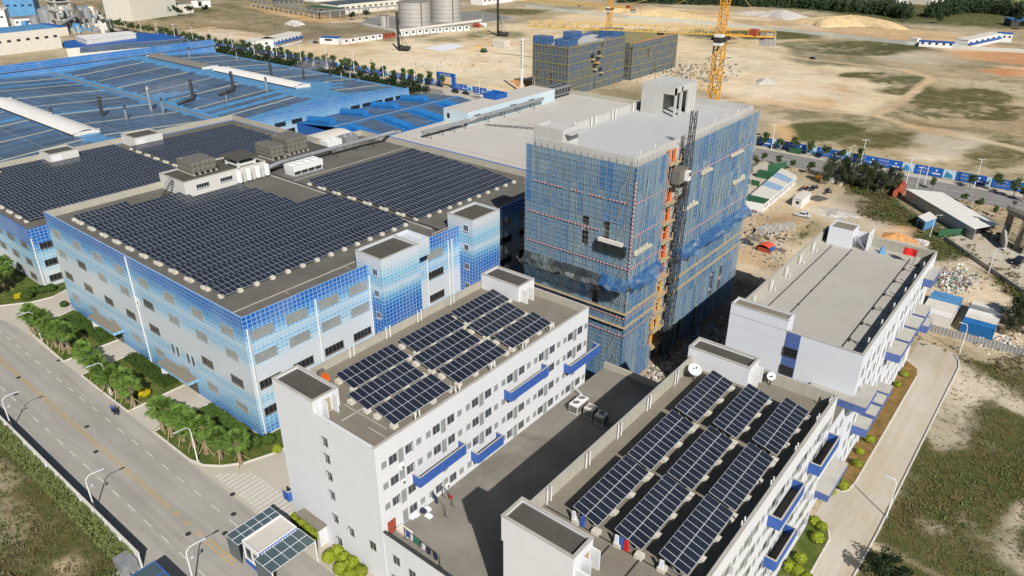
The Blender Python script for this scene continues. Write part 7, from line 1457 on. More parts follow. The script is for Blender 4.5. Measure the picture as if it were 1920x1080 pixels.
q = [P(1697, 353, 3.6), P(1827, 429, 3.6), P(1868, 421, 3.0), P(1768, 361, 3.0)]; r = thing('parking_shed', 'long white lean-to shed roof running beside the avenue', 'shed', (q[0].x, q[0].y, 0)); b = MB(); b.hexa([tuple(v-Vector((0, 0, .15))) for v in q]+[tuple(v) for v in q]); part(r, 'roof', b, 'white_sheet'); b = MB(); w0, w1 = q[0].copy(), q[1].copy(); w0 += Vector((.5, .1, 0)); w1 += Vector((.3, .8, 0)); n_ = Vector((.15, .05, 0)); b.hexa([(w0.x, w0.y, 0), (w1.x, w1.y, 0), (w1.x+.15, w1.y+.05, 0), (w0.x+.15, w0.y+.05, 0), (w0.x, w0.y, 3.3), (w1.x, w1.y, 3.3), (w1.x+.15, w1.y+.05, 3.3), (w0.x+.15, w0.y+.05, 3.3)]); part(r, 'rear_wall', b, 'galv'); b = MB()
for f in np.linspace(.02, .98, 9): s0 = q[3].lerp(q[2], float(f)); b.beam((s0.x-.3, s0.y-.4, 0), (s0.x-.3, s0.y-.4, 2.9), .14)
part(r, 'post', b, 'galv'); b = MB(); s0, s1, s2, s3 = q[2], q[2].lerp(q[3], .3), None, None; b.hexa([(s0.x, s0.y, 2.98), (s1.x, s1.y, 2.98), (s1.x+2.2, s1.y+.4, 2.7), (s0.x+2.0, s0.y+.4, 2.7), (s0.x, s0.y, 3.05), (s1.x, s1.y, 3.05), (s1.x+2.2, s1.y+.4, 2.78), (s0.x+2.0, s0.y+.4, 2.78)]); part(r, 'side_canopy', b, 'grey_sheet')
a_, b_2 = P(1758, 444), P(1824, 441); b = MB(); b.beam((a_.x, a_.y, 1.1), (b_2.x, b_2.y, 1.1), .08, 2.1); solid('green_fence', 'dark green sheet fence joining the long white shed to the car park', 'fence', b, 'green_sheet')
r = thing('gatehouse', 'grey concrete entrance gate with square portal cut off by the right edge', 'gatehouse', (-10.4, 226, 0)); b = MB(); b.box(-12.2, -10.6, 226.2, 228.6, 0, 8); b.box(-8.4, -7.2, 222, 224, 0, 8); part(r, 'pier', b, 'tank_grey'); b = MB(); b.hexa([(-13, 229.6, 8), (-12, 226.2, 8), (2, 214, 8), (2, 219, 8), (-13, 229.6, 9.2), (-12, 226.2, 9.2), (2, 214, 9.2), (2, 219, 9.2)]); part(r, 'lintel', b, 'tank_grey'); b = MB(); b.hexa([(-12.2, 226, 0), (-10.2, 219.5, 0), (-9.8, 219.6, 0), (-11.6, 226.4, 0), (-12.2, 226, 5), (-10.2, 219.5, 2.2), (-9.8, 219.6, 2.2), (-11.6, 226.4, 5)]); part(r, 'wing_wall', b, 'concrete'); b = MB(); b.beam((-11.5, 227.4, 9.2), (-11.5, 227.4, 11), .12); b.box(-12, -11, 227.1, 227.7, 10.6, 11.3); part(r, 'floodlight', b, 'steel_dark')
r = thing('iron_fence', 'dark railing along the far side of the car park', 'fence', (-8, 214, 0)); b = MB(); a_, b_2 = P(1893, 448), P(1945, 478)
for f in np.linspace(0, 1, 26): s0 = a_.lerp(b_2, float(f)); b.beam(s0, s0+Vector((0, 0, 1.8)), .06)
b.beam(a_+Vector((0, 0, 1.7)), b_2+Vector((0, 0, 1.7)), .07); b.beam(a_+Vector((0, 0, .3)), b_2+Vector((0, 0, .3)), .07); part(r, 'railing', b, 'steel_dark')
b = MB(); a_, b_2 = P(1770, 449), P(1930, 560); b.beam(a_+Vector((0, 0, .5)), b_2+Vector((0, 0, .5)), .25, 1.2); solid('retaining_wall', 'low concrete wall below the car park', 'wall', b, 'concrete')
a_, b_2 = P(1728, 618), P(1930, 672); r = thing('metal_fence', 'pale corrugated sheet fence below the containers', 'fence', tuple(a_)); b = MB(); nn = 60
for i in range(nn): s0, s1 = a_.lerp(b_2, i/nn), a_.lerp(b_2, (i+1)/nn); k = .05 if i % 2 else -.05; b.hexa([(s0.x, s0.y+k, 0), (s1.x, s1.y-k, 0), (s1.x, s1.y-k+.04, 0), (s0.x, s0.y+k+.04, 0), (s0.x, s0.y+k, 1.7), (s1.x, s1.y-k, 1.7), (s1.x, s1.y-k+.04, 1.7), (s0.x, s0.y+k+.04, 1.7)])
part(r, 'sheet', b, 'galv')
r = thing('green_gate', 'tall dark green sheet gate near the avenue verge', 'gate', tuple(P(1455, 332))); p = P(1455, 332); b = MB(); b.beam((p.x-2.5, p.y-2, 2.2), (p.x+1.5, p.y+4, 2.6), .12, 4.4); part(r, 'gate_leaf', b, 'green_sheet'); b = MB(); p = P(1432, 333); b.box(p.x-2.2, p.x+2.2, p.y-1.2, p.y+1.2, 0, 2.2); solid('green_container', 'dark green box with a grey lid behind the cabins', 'container', b, 'green_sheet')
a_, b_2 = P(1399, 344), P(1423, 350); b = MB(); b.beam(a_+Vector((0, 0, .9)), b_2+Vector((0, 0, .9)), .08, 1.8); solid('green_fence', 'short dark green sheet fence beside the unfinished tower', 'fence', b, 'green_sheet')
p = P(1491, 287); b = MB(); b.box(p.x-2.2, p.x+2.2, p.y-.9, p.y+.6, 0, 2.0); solid('green_bin', 'green refuse container on the avenue pavement by the hoarding', 'bin', b, 'green_sheet')
# containers
def container(x0, x1, y0, y1, mat, label, z0=0, ribs=True):
    r = thing('shipping_container', label, 'container', ((x0+x1)/2, (y0+y1)/2, z0), 0, 1, 'shipping containers'); b = MB(); b.box(x0+.05, x1-.05, y0+.05, y1-.05, z0+.05, z0+2.55); part(r, 'body', b, mat); b = MB(); n = int((x1-x0)/.32)
    for k in range(n): x = x0+.1+(x1-x0-.2)*k/n; b.box(x, x+.14, y0, y0+.05, z0+.15, z0+2.45)
    b.box(x0, x1, y0, y0+.1, z0+2.5, z0+2.62); b.box(x0, x1, y1-.1, y1, z0+2.5, z0+2.62); b.box(x0, x0+.1, y0+.1, y1-.1, z0+2.5, z0+2.62); b.box(x1-.1, x1, y0+.1, y1-.1, z0+2.5, z0+2.62)
    for x in (x0, x1-.1): b.box(x, x+.1, y0-.02, y0+.08, z0, z0+2.5)
    part(r, 'corrugation', b, mat); return r
cl = [('blue_roof', 'pale blue shipping container farthest from the metal fence, left stack'), ('blue_roof', 'second pale blue shipping container of the left group'), ('cream_sheet', 'cream shipping container in the middle of the left group'), ('cream_sheet', 'cream shipping container next to the white one with red writing'), ('white_sheet', 'white ribbed shipping container with faint red writing')]
for k in range(5): y1 = 176.6-2.5*k; container(-18.6, -12.5, y1-2.4, y1, cl[k][0], cl[k][1])
b = MB(); glyphs(b, -18.2, 164.2, 1.4, 1.9, .45, 4, rh); glyphs(b, -18.2, 164.2, .8, 1.9, .3, 5, rh); part([o for o in COL.objects if o.get('label') == cl[4][1]][0], 'lettering', b, 'brick_red')
cl = [('cream_sheet', 'cream shipping container farthest from the fence, right group'), ('galv', 'grey shipping container in the right group'), ('white_sheet', 'white shipping container littered with rags, right group'), ('cream_sheet', 'narrow cream shipping container behind the bright blue one'), ('blue_roof2', 'bright blue ribbed shipping container at the front of the right group')]
for k in range(5): y1 = 176.8-2.45*k; container(-10.6, -4.6, y1-2.35, y1, cl[k][0], cl[k][1])
def heap(name, px, py, rx, ry, h, mat, label, cat='heap', seed=1, pieces=None):
    p = P(px, py); r = random.Random(seed); b = MB(); n, m = 44, 14; rows = []
    for i in range(m+1):
        f = i/m; row = []
        for k in range(n): a = 6.283*k/n; q = (.85+.22*math.sin(a*3+seed)+.12*math.sin(a*7+seed*2)); row.append(len(b.v)); b.v.append((rx*f*q*math.cos(a), ry*f*q*math.sin(a), h*((1-f)**.7*(.45+.9*vn_(rx*f*q*math.cos(a)*3/max(rx, 6)*2+seed*9, ry*f*q*math.sin(a)*3/max(rx, 6)*2+seed))+.06*(r.random()-.5)*(1-f)) if i < m else -.02))
        rows.append(row)
    for i in range(m):
        for k in range(n): b.face([rows[i][k], rows[i+1][k], rows[i+1][(k+1) % n], rows[i][(k+1) % n]])
    o = link(name, b.mesh(name, mat)); o.location = (p.x, p.y, 0); return tag(o, label, cat)
heap('sand_heap', 1595, 44, 48, 20, 9, 'sand', 'long ochre sand heap in front of the dark woodland', 'sand heap', 3); heap('sand_heap', 1552, 46, 28, 18, 7, 'sand', 'left shoulder of the ochre sand heap', 'sand heap', 6); heap('rubble_heap', 1455, 32, 36, 14, 7, 'grey_rubble', 'pinkish grey rubble bank beside the crane counter-jib', 'rubble heap', 5); heap('sand_heap', 1250, 30, 60, 16, 6, 'sand', 'low ochre sand bank behind the distant crane', 'sand heap', 2); heap('sand_heap', 1180, 24, 30, 12, 5, 'sand', 'small ochre bank next to the striped counterweight', 'sand heap', 9)
heap('gravel_heap', 553, 47, 10, 7, 4, 'grey_rubble', 'pale gravel cone in the dry field', 'gravel heap', 4); heap('sand_heap', 1435, 155, 6, 6, 2.4, 'grey_rubble', 'grey sand cone right of the yellow crane mast', 'sand heap', 7); heap('soil_heap', 1682, 446, 5.2, 2.4, 1.6, 'orange_soil', 'orange soil heap beyond the far parapet of the white block', 'soil heap', 8); heap('soil_heap', 1728, 455, 2.6, 2, 1.6, 'grey_rubble', 'brown rubble mound right of the orange soil', 'rubble heap', 11); heap('soil_heap', 985, 158, 10, 7, 3, 'orange_soil', 'orange soil heap below the scaffolded block', 'soil heap', 12); heap('gravel_heap', 1572, 400, 6, 4, .8, 'grey_rubble', 'flat white gravel spread beyond the white car', 'gravel heap', 13)
heap('tarpaulin_heap', 1398, 455, 2.6, 2.0, 1.3, 'steel_dark', 'dark heap of netting and timber left of the red and blue tent', 'heap', 15); heap('tarpaulin_heap', 1412, 448, 2.2, 1.6, 1.0, 'tank_grey', 'grey heap beside the darker one behind the tent', 'heap', 16); heap('timber_heap', 1465, 470, 1.8, 1.2, .7, 'bark', 'small dark pile of timber right of the tent', 'heap', 17)
b = MB()                                    # scattered rubbish and rubble
def litter(n, fn, smin, smax, mats, label, name='rubble', hmax=.4):
    b = MB()
    for k in range(n):
        x, y = fn(); s = rp.uniform(smin, smax); b.m = rp.randrange(len(mats)); a = rp.random()*3.14; c, s2 = math.cos(a)*s, math.sin(a)*s; h = rp.uniform(.05, hmax); e = rp.uniform(.3, .8); b.hexa([(x-c, y-s2, 0), (x+s2*e, y-c*e, 0), (x+c, y+s2, 0), (x-s2*e, y+c*e, 0), (x-c*.8, y-s2*.8, h), (x+s2*e*.7, y-c*e*.7, h*rp.uniform(.6, 1)), (x+c*.7, y+s2*.7, h), (x-s2*e*.8, y+c*e*.8, h*.8)])
    o = link(name, b.mesh(name, mats), None, 'stuff'); o['label'] = label; o['category'] = 'rubble'; return o
def around(px, py, rx, ry): 
    def f(): q = P(px+rp.gauss(0, rx), py+rp.gauss(0, ry)); return q.x, q.y
    return f
litter(700, around(1790, 527, 17, 10), .15, .5, ['white', 'cloth_white', 'tank_grey', 'tank_grey', 'concrete', 'brick_red', 'cream_sheet', 'concrete', 'galv', 'cloth_green'], 'heap of colourful rubbish spread above the left containers', 'debris', .6)
litter(260, around(1436, 442, 24, 11), .15, .6, ['steel_dark', 'tank_grey', 'concrete', 'bark', 'timber', 'tank_grey'], 'scattered timber and rubble in the yard beside the tower', 'debris', .6)
litter(120, around(1450, 482, 24, 9), .1, .35, ['concrete', 'tank_grey', 'steel_dark', 'concrete'], 'scattered rubble near the long parapet of the white block', 'debris', .4)
litter(300, around(1265, 700, 30, 14), .2, .7, ['concrete', 'cream_sheet', 'tank_grey', 'timber'], 'broken rubble at the foot of the unfinished tower', 'rubble', .6); litter(200, around(1310, 640, 50, 24), .2, .8, ['steel_dark', 'concrete', 'tank_grey', 'blue_roof'], 'dark rubble in the shaded gap between tower and white block', 'rubble', .5)
litter(380, around(1290, 137, 42, 9), .4, 1.3, ['tank_grey', 'concrete', 'timber', 'tank_grey'], 'rubble and stacked material at the foot of the distant scaffolded blocks', 'rubble', 1.2); litter(160, around(1870, 640, 26, 10), .15, .5, ['white', 'cream_sheet', 'tank_grey'], 'litter around the right-hand containers', 'debris', .35); litter(120, around(1400, 395, 22, 8), .2, .5, ['brick_red', 'white', 'steel_dark', 'cloth_blue'], 'coloured scraps in front of the green roofed cabin', 'debris', .4)
litter(110, around(840, 118, 80, 16), .2, .5, ['tank_grey', 'concrete'], 'pile heads and rebar stubs dotted over the sandy site', 'debris', 1.4)
for i in range(10):
    p = P(1424+i*6.6, 436-i*.9+(i % 2)*2); b = MB(); b.box(p.x-.8, p.x+.8, p.y-1.0, p.y+1.0, 0, 1.5+.2*(i % 3)); solid('block_stack', 'grey stack of concrete blocks in the row behind the red and blue tent', 'stack', b, 'concrete', 'concrete block stacks in the yard')
p = P(1435, 470); r = thing('tarpaulin_tent', 'red and blue tarpaulin tent over a brick pile in the yard', 'tent', (p.x, p.y, 0)); b = MB(); b.box(p.x-1.7, p.x+1.7, p.y-1.3, p.y+1.3, 0, 1.0); part(r, 'brick_pile', b, 'brick_red'); b = MB(); nn = 8
for i in range(nn):
    a0_, a1_ = math.pi*i/nn, math.pi*(i+1)/nn; b.m = 0 if i < 6 else 1; f = lambda a, e: (p.x-2.1*math.cos(a)+.2*e, p.y+e, .6+1.4*math.sin(a)); b.poly([f(a0_, -1.5), f(a1_, -1.5), f(a1_, 1.5), f(a0_, 1.5)])
part(r, 'tarpaulin', b, [plain('red_tarpaulin', C3(232, 84, 60), .7), M['net_blue']])
p = P(1530, 372); b = MB()
for k in range(14): b.beam((p.x-2.2+.12*k, p.y-2+.3*k, .1+.02*k), (p.x+1.8+.12*k, p.y-2.6+.3*k, .12+.02*k), .28, .2)
solid('timber_stack', 'grey timber stack next to the white cabin', 'stack', b, 'tank_grey')
for i, (px, py, m_, lb) in enumerate([(1533, 336, 'crane_yellow', 'yellow site skip with a white dome beside the casuarinas'), (1559, 341, 'white', 'white domed bag beside the yellow skip'), (1574, 346, 'concrete', 'grey bag heap right of the white domed bag')]):
    p = P(px, py); b = MB(); b.tube([(p.x, p.y, 0), (p.x, p.y, 1.0), (p.x, p.y, 1.5), (p.x, p.y, 1.8)], [1.0, 1.05, .7, .1], 10); solid('material_bag', lb, 'bag', b, m_)
for k, (px, py, z, r_, dn) in enumerate([(590, 122, 16, 6.5, .05), (318, 168, 14, 8, .03)]):
    t = NT('smoke'); t.t.nodes.remove(t.b); vv = t.n('ShaderNodeVolumePrincipled'); vv.inputs['Color'].default_value = (.8, .85, .95, 1); o_ = t.obj(); sx_ = t.n('ShaderNodeVectorMath', operation='LENGTH'); t.set(sx_.inputs[0], o_); den = t.math('MULTIPLY', t.mapr(sx_.outputs['Value'], .3, 1.0, 1, 0), t.mapr(t.noise(.25, 3, .6), .42, .62, 0, dn*3)); t.set(vv.inputs['Density'], den); t.t.links.new(vv.outputs[0], t.out.inputs['Volume'])
    b = MB(); n_, m_ = 16, 10; rows = [[len(b.v)+j*n_+i for i in range(n_)] for j in range(m_-1)]
    for j in range(1, m_): b.v += [(math.sin(math.pi*j/m_)*math.cos(2*math.pi*i/n_), math.sin(math.pi*j/m_)*math.sin(2*math.pi*i/n_), math.cos(math.pi*j/m_)) for i in range(n_)]
    for j in range(m_-2):
        for i in range(n_): b.face([rows[j][i], rows[j+1][i], rows[j+1][(i+1) % n_], rows[j][(i+1) % n_]])
    b.face(rows[0]); b.face(rows[-1][::-1]); o = link('smoke', b.mesh('smoke', t.m), None, 'stuff'); p = P(px, py, z); o.location = p; o.scale = (r_, r_*2.2, r_*.5); o['label'] = ('faint bluish smoke drifting from the stack by the treeline', 'faint smoke haze over the middle of the blue shed roof')[k]; o['category'] = 'smoke'
# ---------------------------------------------------------------- far plant, tanks and sheds
def steel_tank(px, py, rad, h, label):
    p = P(px, py); x, y = p.x-rad*.55, p.y+rad*.6; r = thing('storage_tank', label, 'storage tank', (x, y, 0)); b = MB(); b.tube([(x, y, 0), (x, y, h)], rad, 40, False); part(r, 'shell', b, TANKM); b = MB(); b.tube([(x, y, h), (x, y, h+rad*.12), (x, y, h+rad*.2)], [rad*1.01, rad*.6, rad*.08], 40); rf = part(r, 'roof', b, 'grey_sheet'); b = MB(); b.tube([(x, y, h+rad*.2), (x, y, h+rad*.2+1.4)], .3, 8); part(rf, 'vent', b, 'galv', r); b = MB()
    for k in range(5): z = h*(k+1)/5.5; b.tube([(x, y, z), (x, y, z+.15)], rad*1.012, 40, False)
    part(r, 'stiffener_ring', b, 'galv'); b = MB()
    for a in (-2.9, -.35): b.beam((x+(rad+.3)*math.cos(a), y+(rad+.3)*math.sin(a), 0), (x+(rad+.3)*math.cos(a), y+(rad+.3)*math.sin(a), h+1), .6)
    part(r, 'ladder', b, 'tank_grey')
t = NT('tank_plates'); xx, yy, zz_ = t.xyz(); f = t.math('FRACT', t.math('DIVIDE', zz_, 2.0)); c = t.mix(t.math('LESS_THAN', f, .07), C3(200, 194, 186), C3(150, 146, 140)); c = t.mix(t.mapr(t.noise(.3, 4, .6), .4, .7, 0, .3), c, C3(170, 164, 156)); t.base(c); t.props(.45, .25, .4); TANKM = t.m
steel_tank(777, 49, 13.0, 17.5, 'left one of two huge grey storage tanks'); steel_tank(836, 41, 13.0, 17.5, 'right one of two huge grey storage tanks'); steel_tank(721, 50, 4.0, 8.0, 'small grey storage tank beside the two huge ones')
r = thing('bund_wall', 'low white wall around the storage tanks', 'wall', tuple(P(745, 60))); b = MB()
for a, e in (((682, 47), (745, 60)), ((745, 60), (903, 40)), ((903, 40), (905, 30))): b.beam(P(*a)+Vector((0, 0, .9)), P(*e)+Vector((0, 0, .9)), .3, 1.8)
part(r, 'wall_body', b, 'cream_sheet')
def along(a, b, w_, h, name, label, cat, wallm, roofm, wins=0, z0=0.0, blue=None):   # building with its long near face from picture point a to b
    a, b = P(*a), P(*b); d = (b-a).normalized(); n = Vector((-d.y, d.x, 0))
    if n.dot(Vector((-.63, .78, 0))) < 0: n = -n
    c = [a, b, b+n*w_, a+n*w_]; r = thing(name, label, cat, ((a.x+b.x)/2, (a.y+b.y)/2, 0)); m = MB(); m.hexa([(q.x, q.y, z0) for q in c]+[(q.x, q.y, h) for q in c]); part(r, 'wall', m, wallm); m = MB(); cc = (a+b+c[2]+c[3])/4; o_ = [cc+(q-cc)*1.01 for q in c]; m.hexa([(q.x, q.y, h) for q in o_]+[(q.x, q.y, h+.4) for q in o_]); part(r, 'roof', m, roofm)
    L = (b-a).length
    for k in range(wins): p0 = a+d*(L*(k+.3)/wins)-n*.05; p1 = a+d*(L*(k+.7)/wins)-n*.05; m = MB(); m.hexa([tuple(p0+n*.1), tuple(p1+n*.1), tuple(p1), tuple(p0)]+[tuple(v+Vector((0, 0, 1.4))) for v in (p0+n*.1, p1+n*.1, p1, p0)]); m.v = [(v[0], v[1], v[2]+h*.55) for v in m.v]; part(r, 'window', m, 'glass_dark')
    if blue: m = MB(); p0, p1 = a-n*.2, b-n*.2; m.hexa([tuple(p0), tuple(p1), tuple(p1-n*.9), tuple(p0-n*.9)]+[tuple(v+Vector((0, 0, 1.1))) for v in (p0, p1, p1-n*.9, p0-n*.9)]); m.v = [(v[0], v[1], v[2]+h*.45) for v in m.v]; part(r, 'balcony', m, blue)
    return r
along((250, 40), (334, 28), 30, 22, 'warehouse', 'tall cream warehouse block at the top left', 'warehouse', 'cream_sheet', 'cream_sheet'); along((262, 34), (364, 24), 14, 8, 'warehouse', 'low cream warehouse in front of the tall block', 'warehouse', 'cream_sheet', 'grey_sheet', 4)
along((215, 28), (240, 34), 8, 4, 'low_building', 'small white building left of the cream warehouses', 'building', 'white', 'white_sheet'); along((360, 14), (396, 13), 10, 5, 'low_building', 'small white arched store right of the cream warehouses', 'building', 'white', 'white_sheet')
along((636, 28), (760, 15), 26, 8.5, 'long_shed', 'long white shed with a dark roof behind the storage tanks', 'shed', 'cream_sheet', 'solar', 12); along((575, 26), (632, 30), 12, 6, 'low_building', 'grey low building at the end of the pipe bridge', 'building', 'tank_grey', 'green_sheet', 5); along((590, 4), (632, 0), 20, 12, 'low_building', 'white building with balconies at the top edge', 'building', 'white', 'white_sheet', 6); along((515, 12), (570, 10), 14, 5, 'low_building', 'low hall with a dark solar roof behind the pipe bridge', 'building', 'tank_grey', 'solar', 6); along((905, 10), (985, 0), 16, 6, 'low_building', 'row of white columns at the top edge right of the tanks', 'building', 'white', 'grey_sheet', 10)
along((1680, 6), (1745, 8), 30, 9, 'warehouse', 'pale warehouse showing above the woodland, left one', 'warehouse', 'white', 'cream_sheet', 8); along((1745, 10), (1810, -2), 30, 9, 'warehouse', 'pale warehouse showing above the woodland, right one', 'warehouse', 'cream_sheet', 'white_sheet', 5)
r = thing('pipe_bridge', 'long raised pipe bridge on many posts at the top of the dry field', 'pipe bridge', tuple(P(600, 35))); b, c = MB(), MB(); pts = [P(472, 12), P(600, 36), P(760, 22)]
for a, e in zip(pts, pts[1:]):
    L = (e-a).length; n = int(L/9); b.beam(a+Vector((0, 0, 6)), e+Vector((0, 0, 6)), 2.4, .9)
    for k in range(n+1): q = a.lerp(e, k/n); c.beam(q, q+Vector((0, 0, 5.6)), .6)
part(r, 'pipe_deck', b, 'galv'); part(r, 'post', c, 'concrete')
along((482, 96), (520, 90), 12, 6.0, 'site_office', 'two-storey white site office wing nearest the tree belt', 'office', 'white', 'cream_sheet', 3); along((514, 92), (567, 78), 10, 6.0, 'site_office', 'two-storey white site office with a blue gallery', 'office', 'white', 'cream_sheet', 8, 0, 'blue_sheet'); along((600, 82), (633, 84), 7, 4, 'store_shed', 'small store with a bright blue roof beside the site office', 'shed', 'white', 'blue_sheet', 1)
for k in range(19):
    f = k/18; a = (645+225*f, 84-26*f-(3*math.sin(3*f))); e = (645+225*(f+.046), 84-26*(f+.046)-(3*math.sin(3*(f+.046))))
    nm = 'brick_red' if k in (6, 7) else 'white'; o = along(a, e, 3, 2.8, 'site_cabin', 'dark red site container in the long row of cabins' if nm == 'brick_red' else 'white site cabin in the long row below the tank bund', 'cabin', nm, 'white_sheet' if nm == 'white' else 'brick_red', 1); o['group'] = 'row of red site containers' if nm == 'brick_red' else 'row of white site cabins'
p = P(894, 51); b = MB(); b.tube([(p.x-3, p.y, 1.6), (p.x+3, p.y, 1.6)], 1.6, 14); solid('drum_tank', 'rust red horizontal drum beside the white cabins', 'drum', b, 'brick_red'); p = P(905, 50); b = MB(); b.tube([(p.x-3, p.y, 1.5), (p.x+3, p.y, 1.5)], 1.5, 14); solid('drum_tank', 'white horizontal drum beside the rust red one', 'drum', b, 'white')
def rig(px, py, h, az, label):
    p = P(px, py); r = thing('piling_rig', label, 'piling rig', (p.x, p.y, 0)); b = MB(); d = Vector((math.cos(az), math.sin(az), 0)); s_ = Vector((-d.y, d.x, 0))
    for k in (-1, 1): b.beam(p+s_*1.6*k-d*3+Vector((0, 0, .6)), p+s_*1.6*k+d*3+Vector((0, 0, .6)), .8, 1.1)
    part(r, 'track', b, 'black'); b = MB(); b.beam(p-d*4.5+Vector((0, 0, 2)), p+d*1.8+Vector((0, 0, 2)), 3.2, 1.8); b.beam(p+d*.6+s_*1.2+Vector((0, 0, 3.2)), p+d*1.9+s_*1.2+Vector((0, 0, 3.2)), 1.2, 1.4); part(r, 'body', b, 'steel_dark'); m = p+d*3.4; b = MB(); lattice(b, m, m+Vector((0, 0, h)), .9, .9, int(h/1.5), .22); b.beam(m+Vector((0, 0, .5)), m+Vector((0, 0, h*.35)), 1.3); part(r, 'mast', b, 'steel_dark'); b = MB(); b.beam(p+Vector((0, 0, 3)), m+Vector((0, 0, h*.7)), .3); b.beam(p-d*3+Vector((0, 0, 3)), m+Vector((0, 0, h*.55)), .2); part(r, 'stay', b, 'steel_dark')
rig(757, 95, 24, math.radians(200), 'dark piling rig with a tall mast on the sandy site, left one'); rig(942, 68, 26, math.radians(200), 'dark piling rig with a tall mast near the slab stack, right one')
p = P(940, 88); b = MB()
for k in range(6): b.box(p.x-5+.2*(k % 2), p.x+5, p.y-3, p.y+3-.2*(k % 2), .2+.75*k, .8+.75*k)
solid('slab_stack', 'cream stack of slabs on the sandy site', 'stack', b, 'cream_sheet'); 
p = P(907, 98); r = thing('excavator', 'small green excavator with a pile hammer lying on the sandy site', 'excavator', (p.x, p.y, 0)); b = MB(); b.box(p.x-1.5, p.x+1.5, p.y-1.2, p.y+1.2, .9, 2.4); part(r, 'body', b, 'green_sheet'); b = MB(); b.box(p.x-2, p.x+2, p.y-1.5, p.y-.8, 0, .9); b.box(p.x-2, p.x+2, p.y+.8, p.y+1.5, 0, .9); part(r, 'track', b, 'black'); b = MB(); b.beam((p.x, p.y, 2.2), (p.x-4, p.y-2, 3.6), .4); b.beam((p.x-4, p.y-2, 3.6), (p.x-6, p.y-3, .8), .35); part(r, 'boom', b, 'crane_yellow')
b = MB(); c = [P(795, 91), P(845, 82), P(872, 87), P(830, 96)]; b.prism([(q.x, q.y) for q in c], .05, .2); solid('tarpaulin', 'pale sheet of plastic spread on the sandy site', 'sheet', b, 'cloth_white')
along((1722, 87), (1788, 91), 8, 3, 'site_cabin', 'white cabin row with a bright blue roof far right', 'cabin', 'white', 'blue_sheet', 5); along((1812, 92), (1875, 78), 8, 5.5, 'site_office', 'far right two-storey site office with a blue gallery', 'office', 'white', 'cream_sheet', 6, 0, 'blue_sheet'); along((1866, 78), (1895, 80), 8, 5.5, 'site_office', 'far right white office block joined at an angle', 'office', 'white', 'blue_sheet', 3); along((1894, 50), (1960, 52), 16, 5, 'open_shed', 'open barn with a blue roof at the right edge', 'shed', 'steel_dark', 'blue_roof2'); along((1705, 80), (1718, 82), 4, 3, 'site_cabin', 'single pale cabin on the long site fence', 'cabin', 'white', 'white_sheet')
b = MB(); pts = [(985, 13), (1080, 24), (1180, 34), (1300, 43), (1420, 54), (1560, 68), (1700, 84), (1800, 92), (1930, 100)]
for a, e in zip(pts, pts[1:]): b.beam(P(*a)+Vector((0, 0, 1.2)), P(*e)+Vector((0, 0, 1.2)), .2, 2.4)
solid('site_fence', 'long pale sheet fence running across the far land', 'fence', b, HM[4])
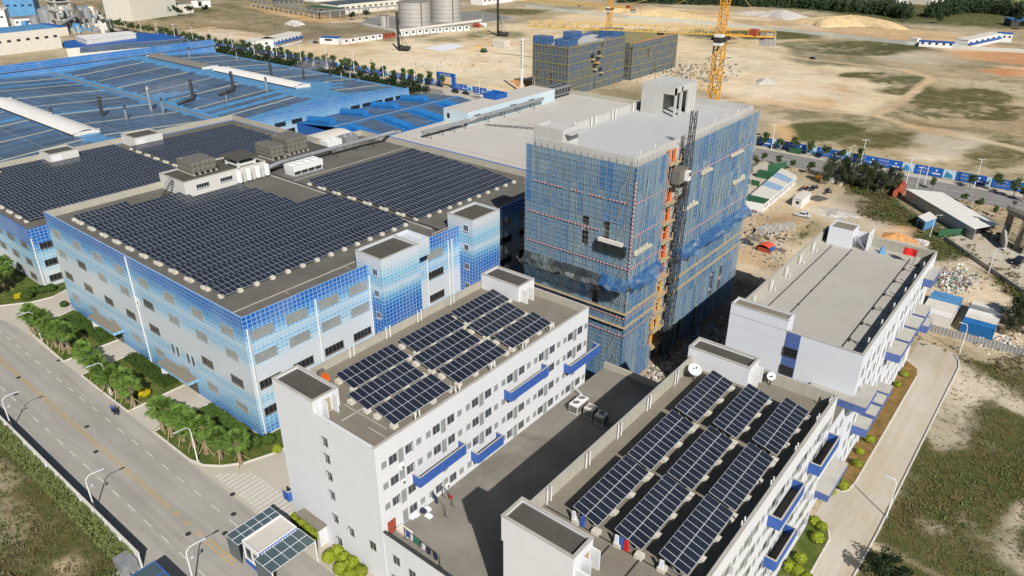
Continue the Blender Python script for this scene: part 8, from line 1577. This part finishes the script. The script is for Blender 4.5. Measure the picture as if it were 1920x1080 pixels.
# process plant and sheds in the top left corner
along((-60, 112), (118, 90), 26, 13, 'factory_hall', 'cream hall with black openings behind the blue tiled parapet', 'factory', 'cream_sheet', 'blue_roof', 10); along((60, 74), (130, 66), 30, 6, 'factory_hall', 'low hall with a bright blue roof beyond the parapet', 'factory', 'cream_sheet', 'blue_sheet')
q = [P(70, 76, 9), P(150, 70, 9), P(335, 66, 9), P(290, 58, 9), P(180, 62, 9), P(68, 70, 9)]
for (pts_, z, m_, nm, lb) in (([(121, 89), (340, 71), (300, 63), (250, 61), (119, 77)], 9, 'blue_sheet', 'blue_roof_shed', 'low shed with a deep blue curved roof behind the far parapet'), ([(160, 74), (255, 62), (240, 58), (140, 67)], 12, 'white_sheet', 'white_roof_shed', 'white roofed shed behind the deep blue roof'), ([(150, 98), (365, 79), (345, 71), (150, 89)], 8.2, 'shed_solar', 'dark_roof_shed', 'shed with a dark solar roof just behind the tiled parapet')):
    c = [P(a, e, z) for a, e in pts_]; r = thing(nm, lb, 'shed', (c[0].x, c[0].y, 0)); b = MB(); b.prism([(v.x, v.y) for v in c], z-.4, z); part(r, 'roof', b, m_); b = MB(); cc = sum(c, Vector((0, 0, 0)))/len(c); b.prism([(cc.x+(v.x-cc.x)*.98, cc.y+(v.y-cc.y)*.98) for v in c], 0, z-.42); part(r, 'wall', b, 'cream_sheet')
along((14, 36), (70, 34), 24, 18, 'factory_hall', 'tall pale blue hall at the top left corner', 'factory', 'blue_roof', 'blue_roof2', 4); along((-30, 52), (16, 50), 20, 12, 'factory_hall', 'white hall below the pale blue one at the left edge', 'factory', 'white', 'cream_sheet', 3); along((30, 54), (84, 50), 16, 7, 'factory_hall', 'low white building with small windows beside the process plant', 'building', 'white', 'grey_sheet', 5)
r = thing('process_tower', 'grey concrete process tower with pipes in the top left plant', 'plant tower', tuple(P(122, 52))); p = P(122, 55); b = MB()
for dx in (-6, 6):
    for dy in (-5, 5): b.box(p.x+dx-.8, p.x+dx+.8, p.y+dy-.8, p.y+dy+.8, 0, 24)
for z in (7, 14, 20, 24): b.box(p.x-7.5, p.x+7.5, p.y-6.5, p.y+6.5, z, z+.7)
part(r, 'frame', b, 'concrete'); b = MB(); b.box(p.x-5, p.x+5, p.y-4, p.y+4, 14.8, 20); part(r, 'hopper', b, 'cream_sheet'); b = MB(); b.tube([(p.x-12, p.y, 14), (p.x, p.y+2, 22), (p.x+14, p.y, 10)], 1.2, 8); b.tube([(p.x+6, p.y-6, 4), (p.x+20, p.y+4, 12)], 1.0, 8); part(r, 'duct', b, 'galv')
for i, (px, py, rad, h) in enumerate([(93, 50, 6, 13), (104, 48, 4, 11), (150, 44, 4, 9), (166, 40, 3.4, 10), (175, 38, 3.0, 10), (140, 36, 3.5, 12), (70, 55, 3.5, 9)]): p = P(px, py); b = MB(); b.tube([(p.x, p.y, 0), (p.x, p.y, h), (p.x, p.y, h+rad*.4)], [rad, rad, .4], 18); solid('silo', 'pale metal silo in the cluttered process plant at the top left', 'silo', b, ('galv', 'cream_sheet', 'tank_grey')[i % 3], 'silos of the top left plant')
litter(260, around(140, 42, 34, 9), 1.0, 3.5, ['galv', 'concrete', 'tank_grey', 'steel_dark', 'cream_sheet', 'blue_roof'], 'jumble of pipework and small plant in the top left corner', 'debris', 7)
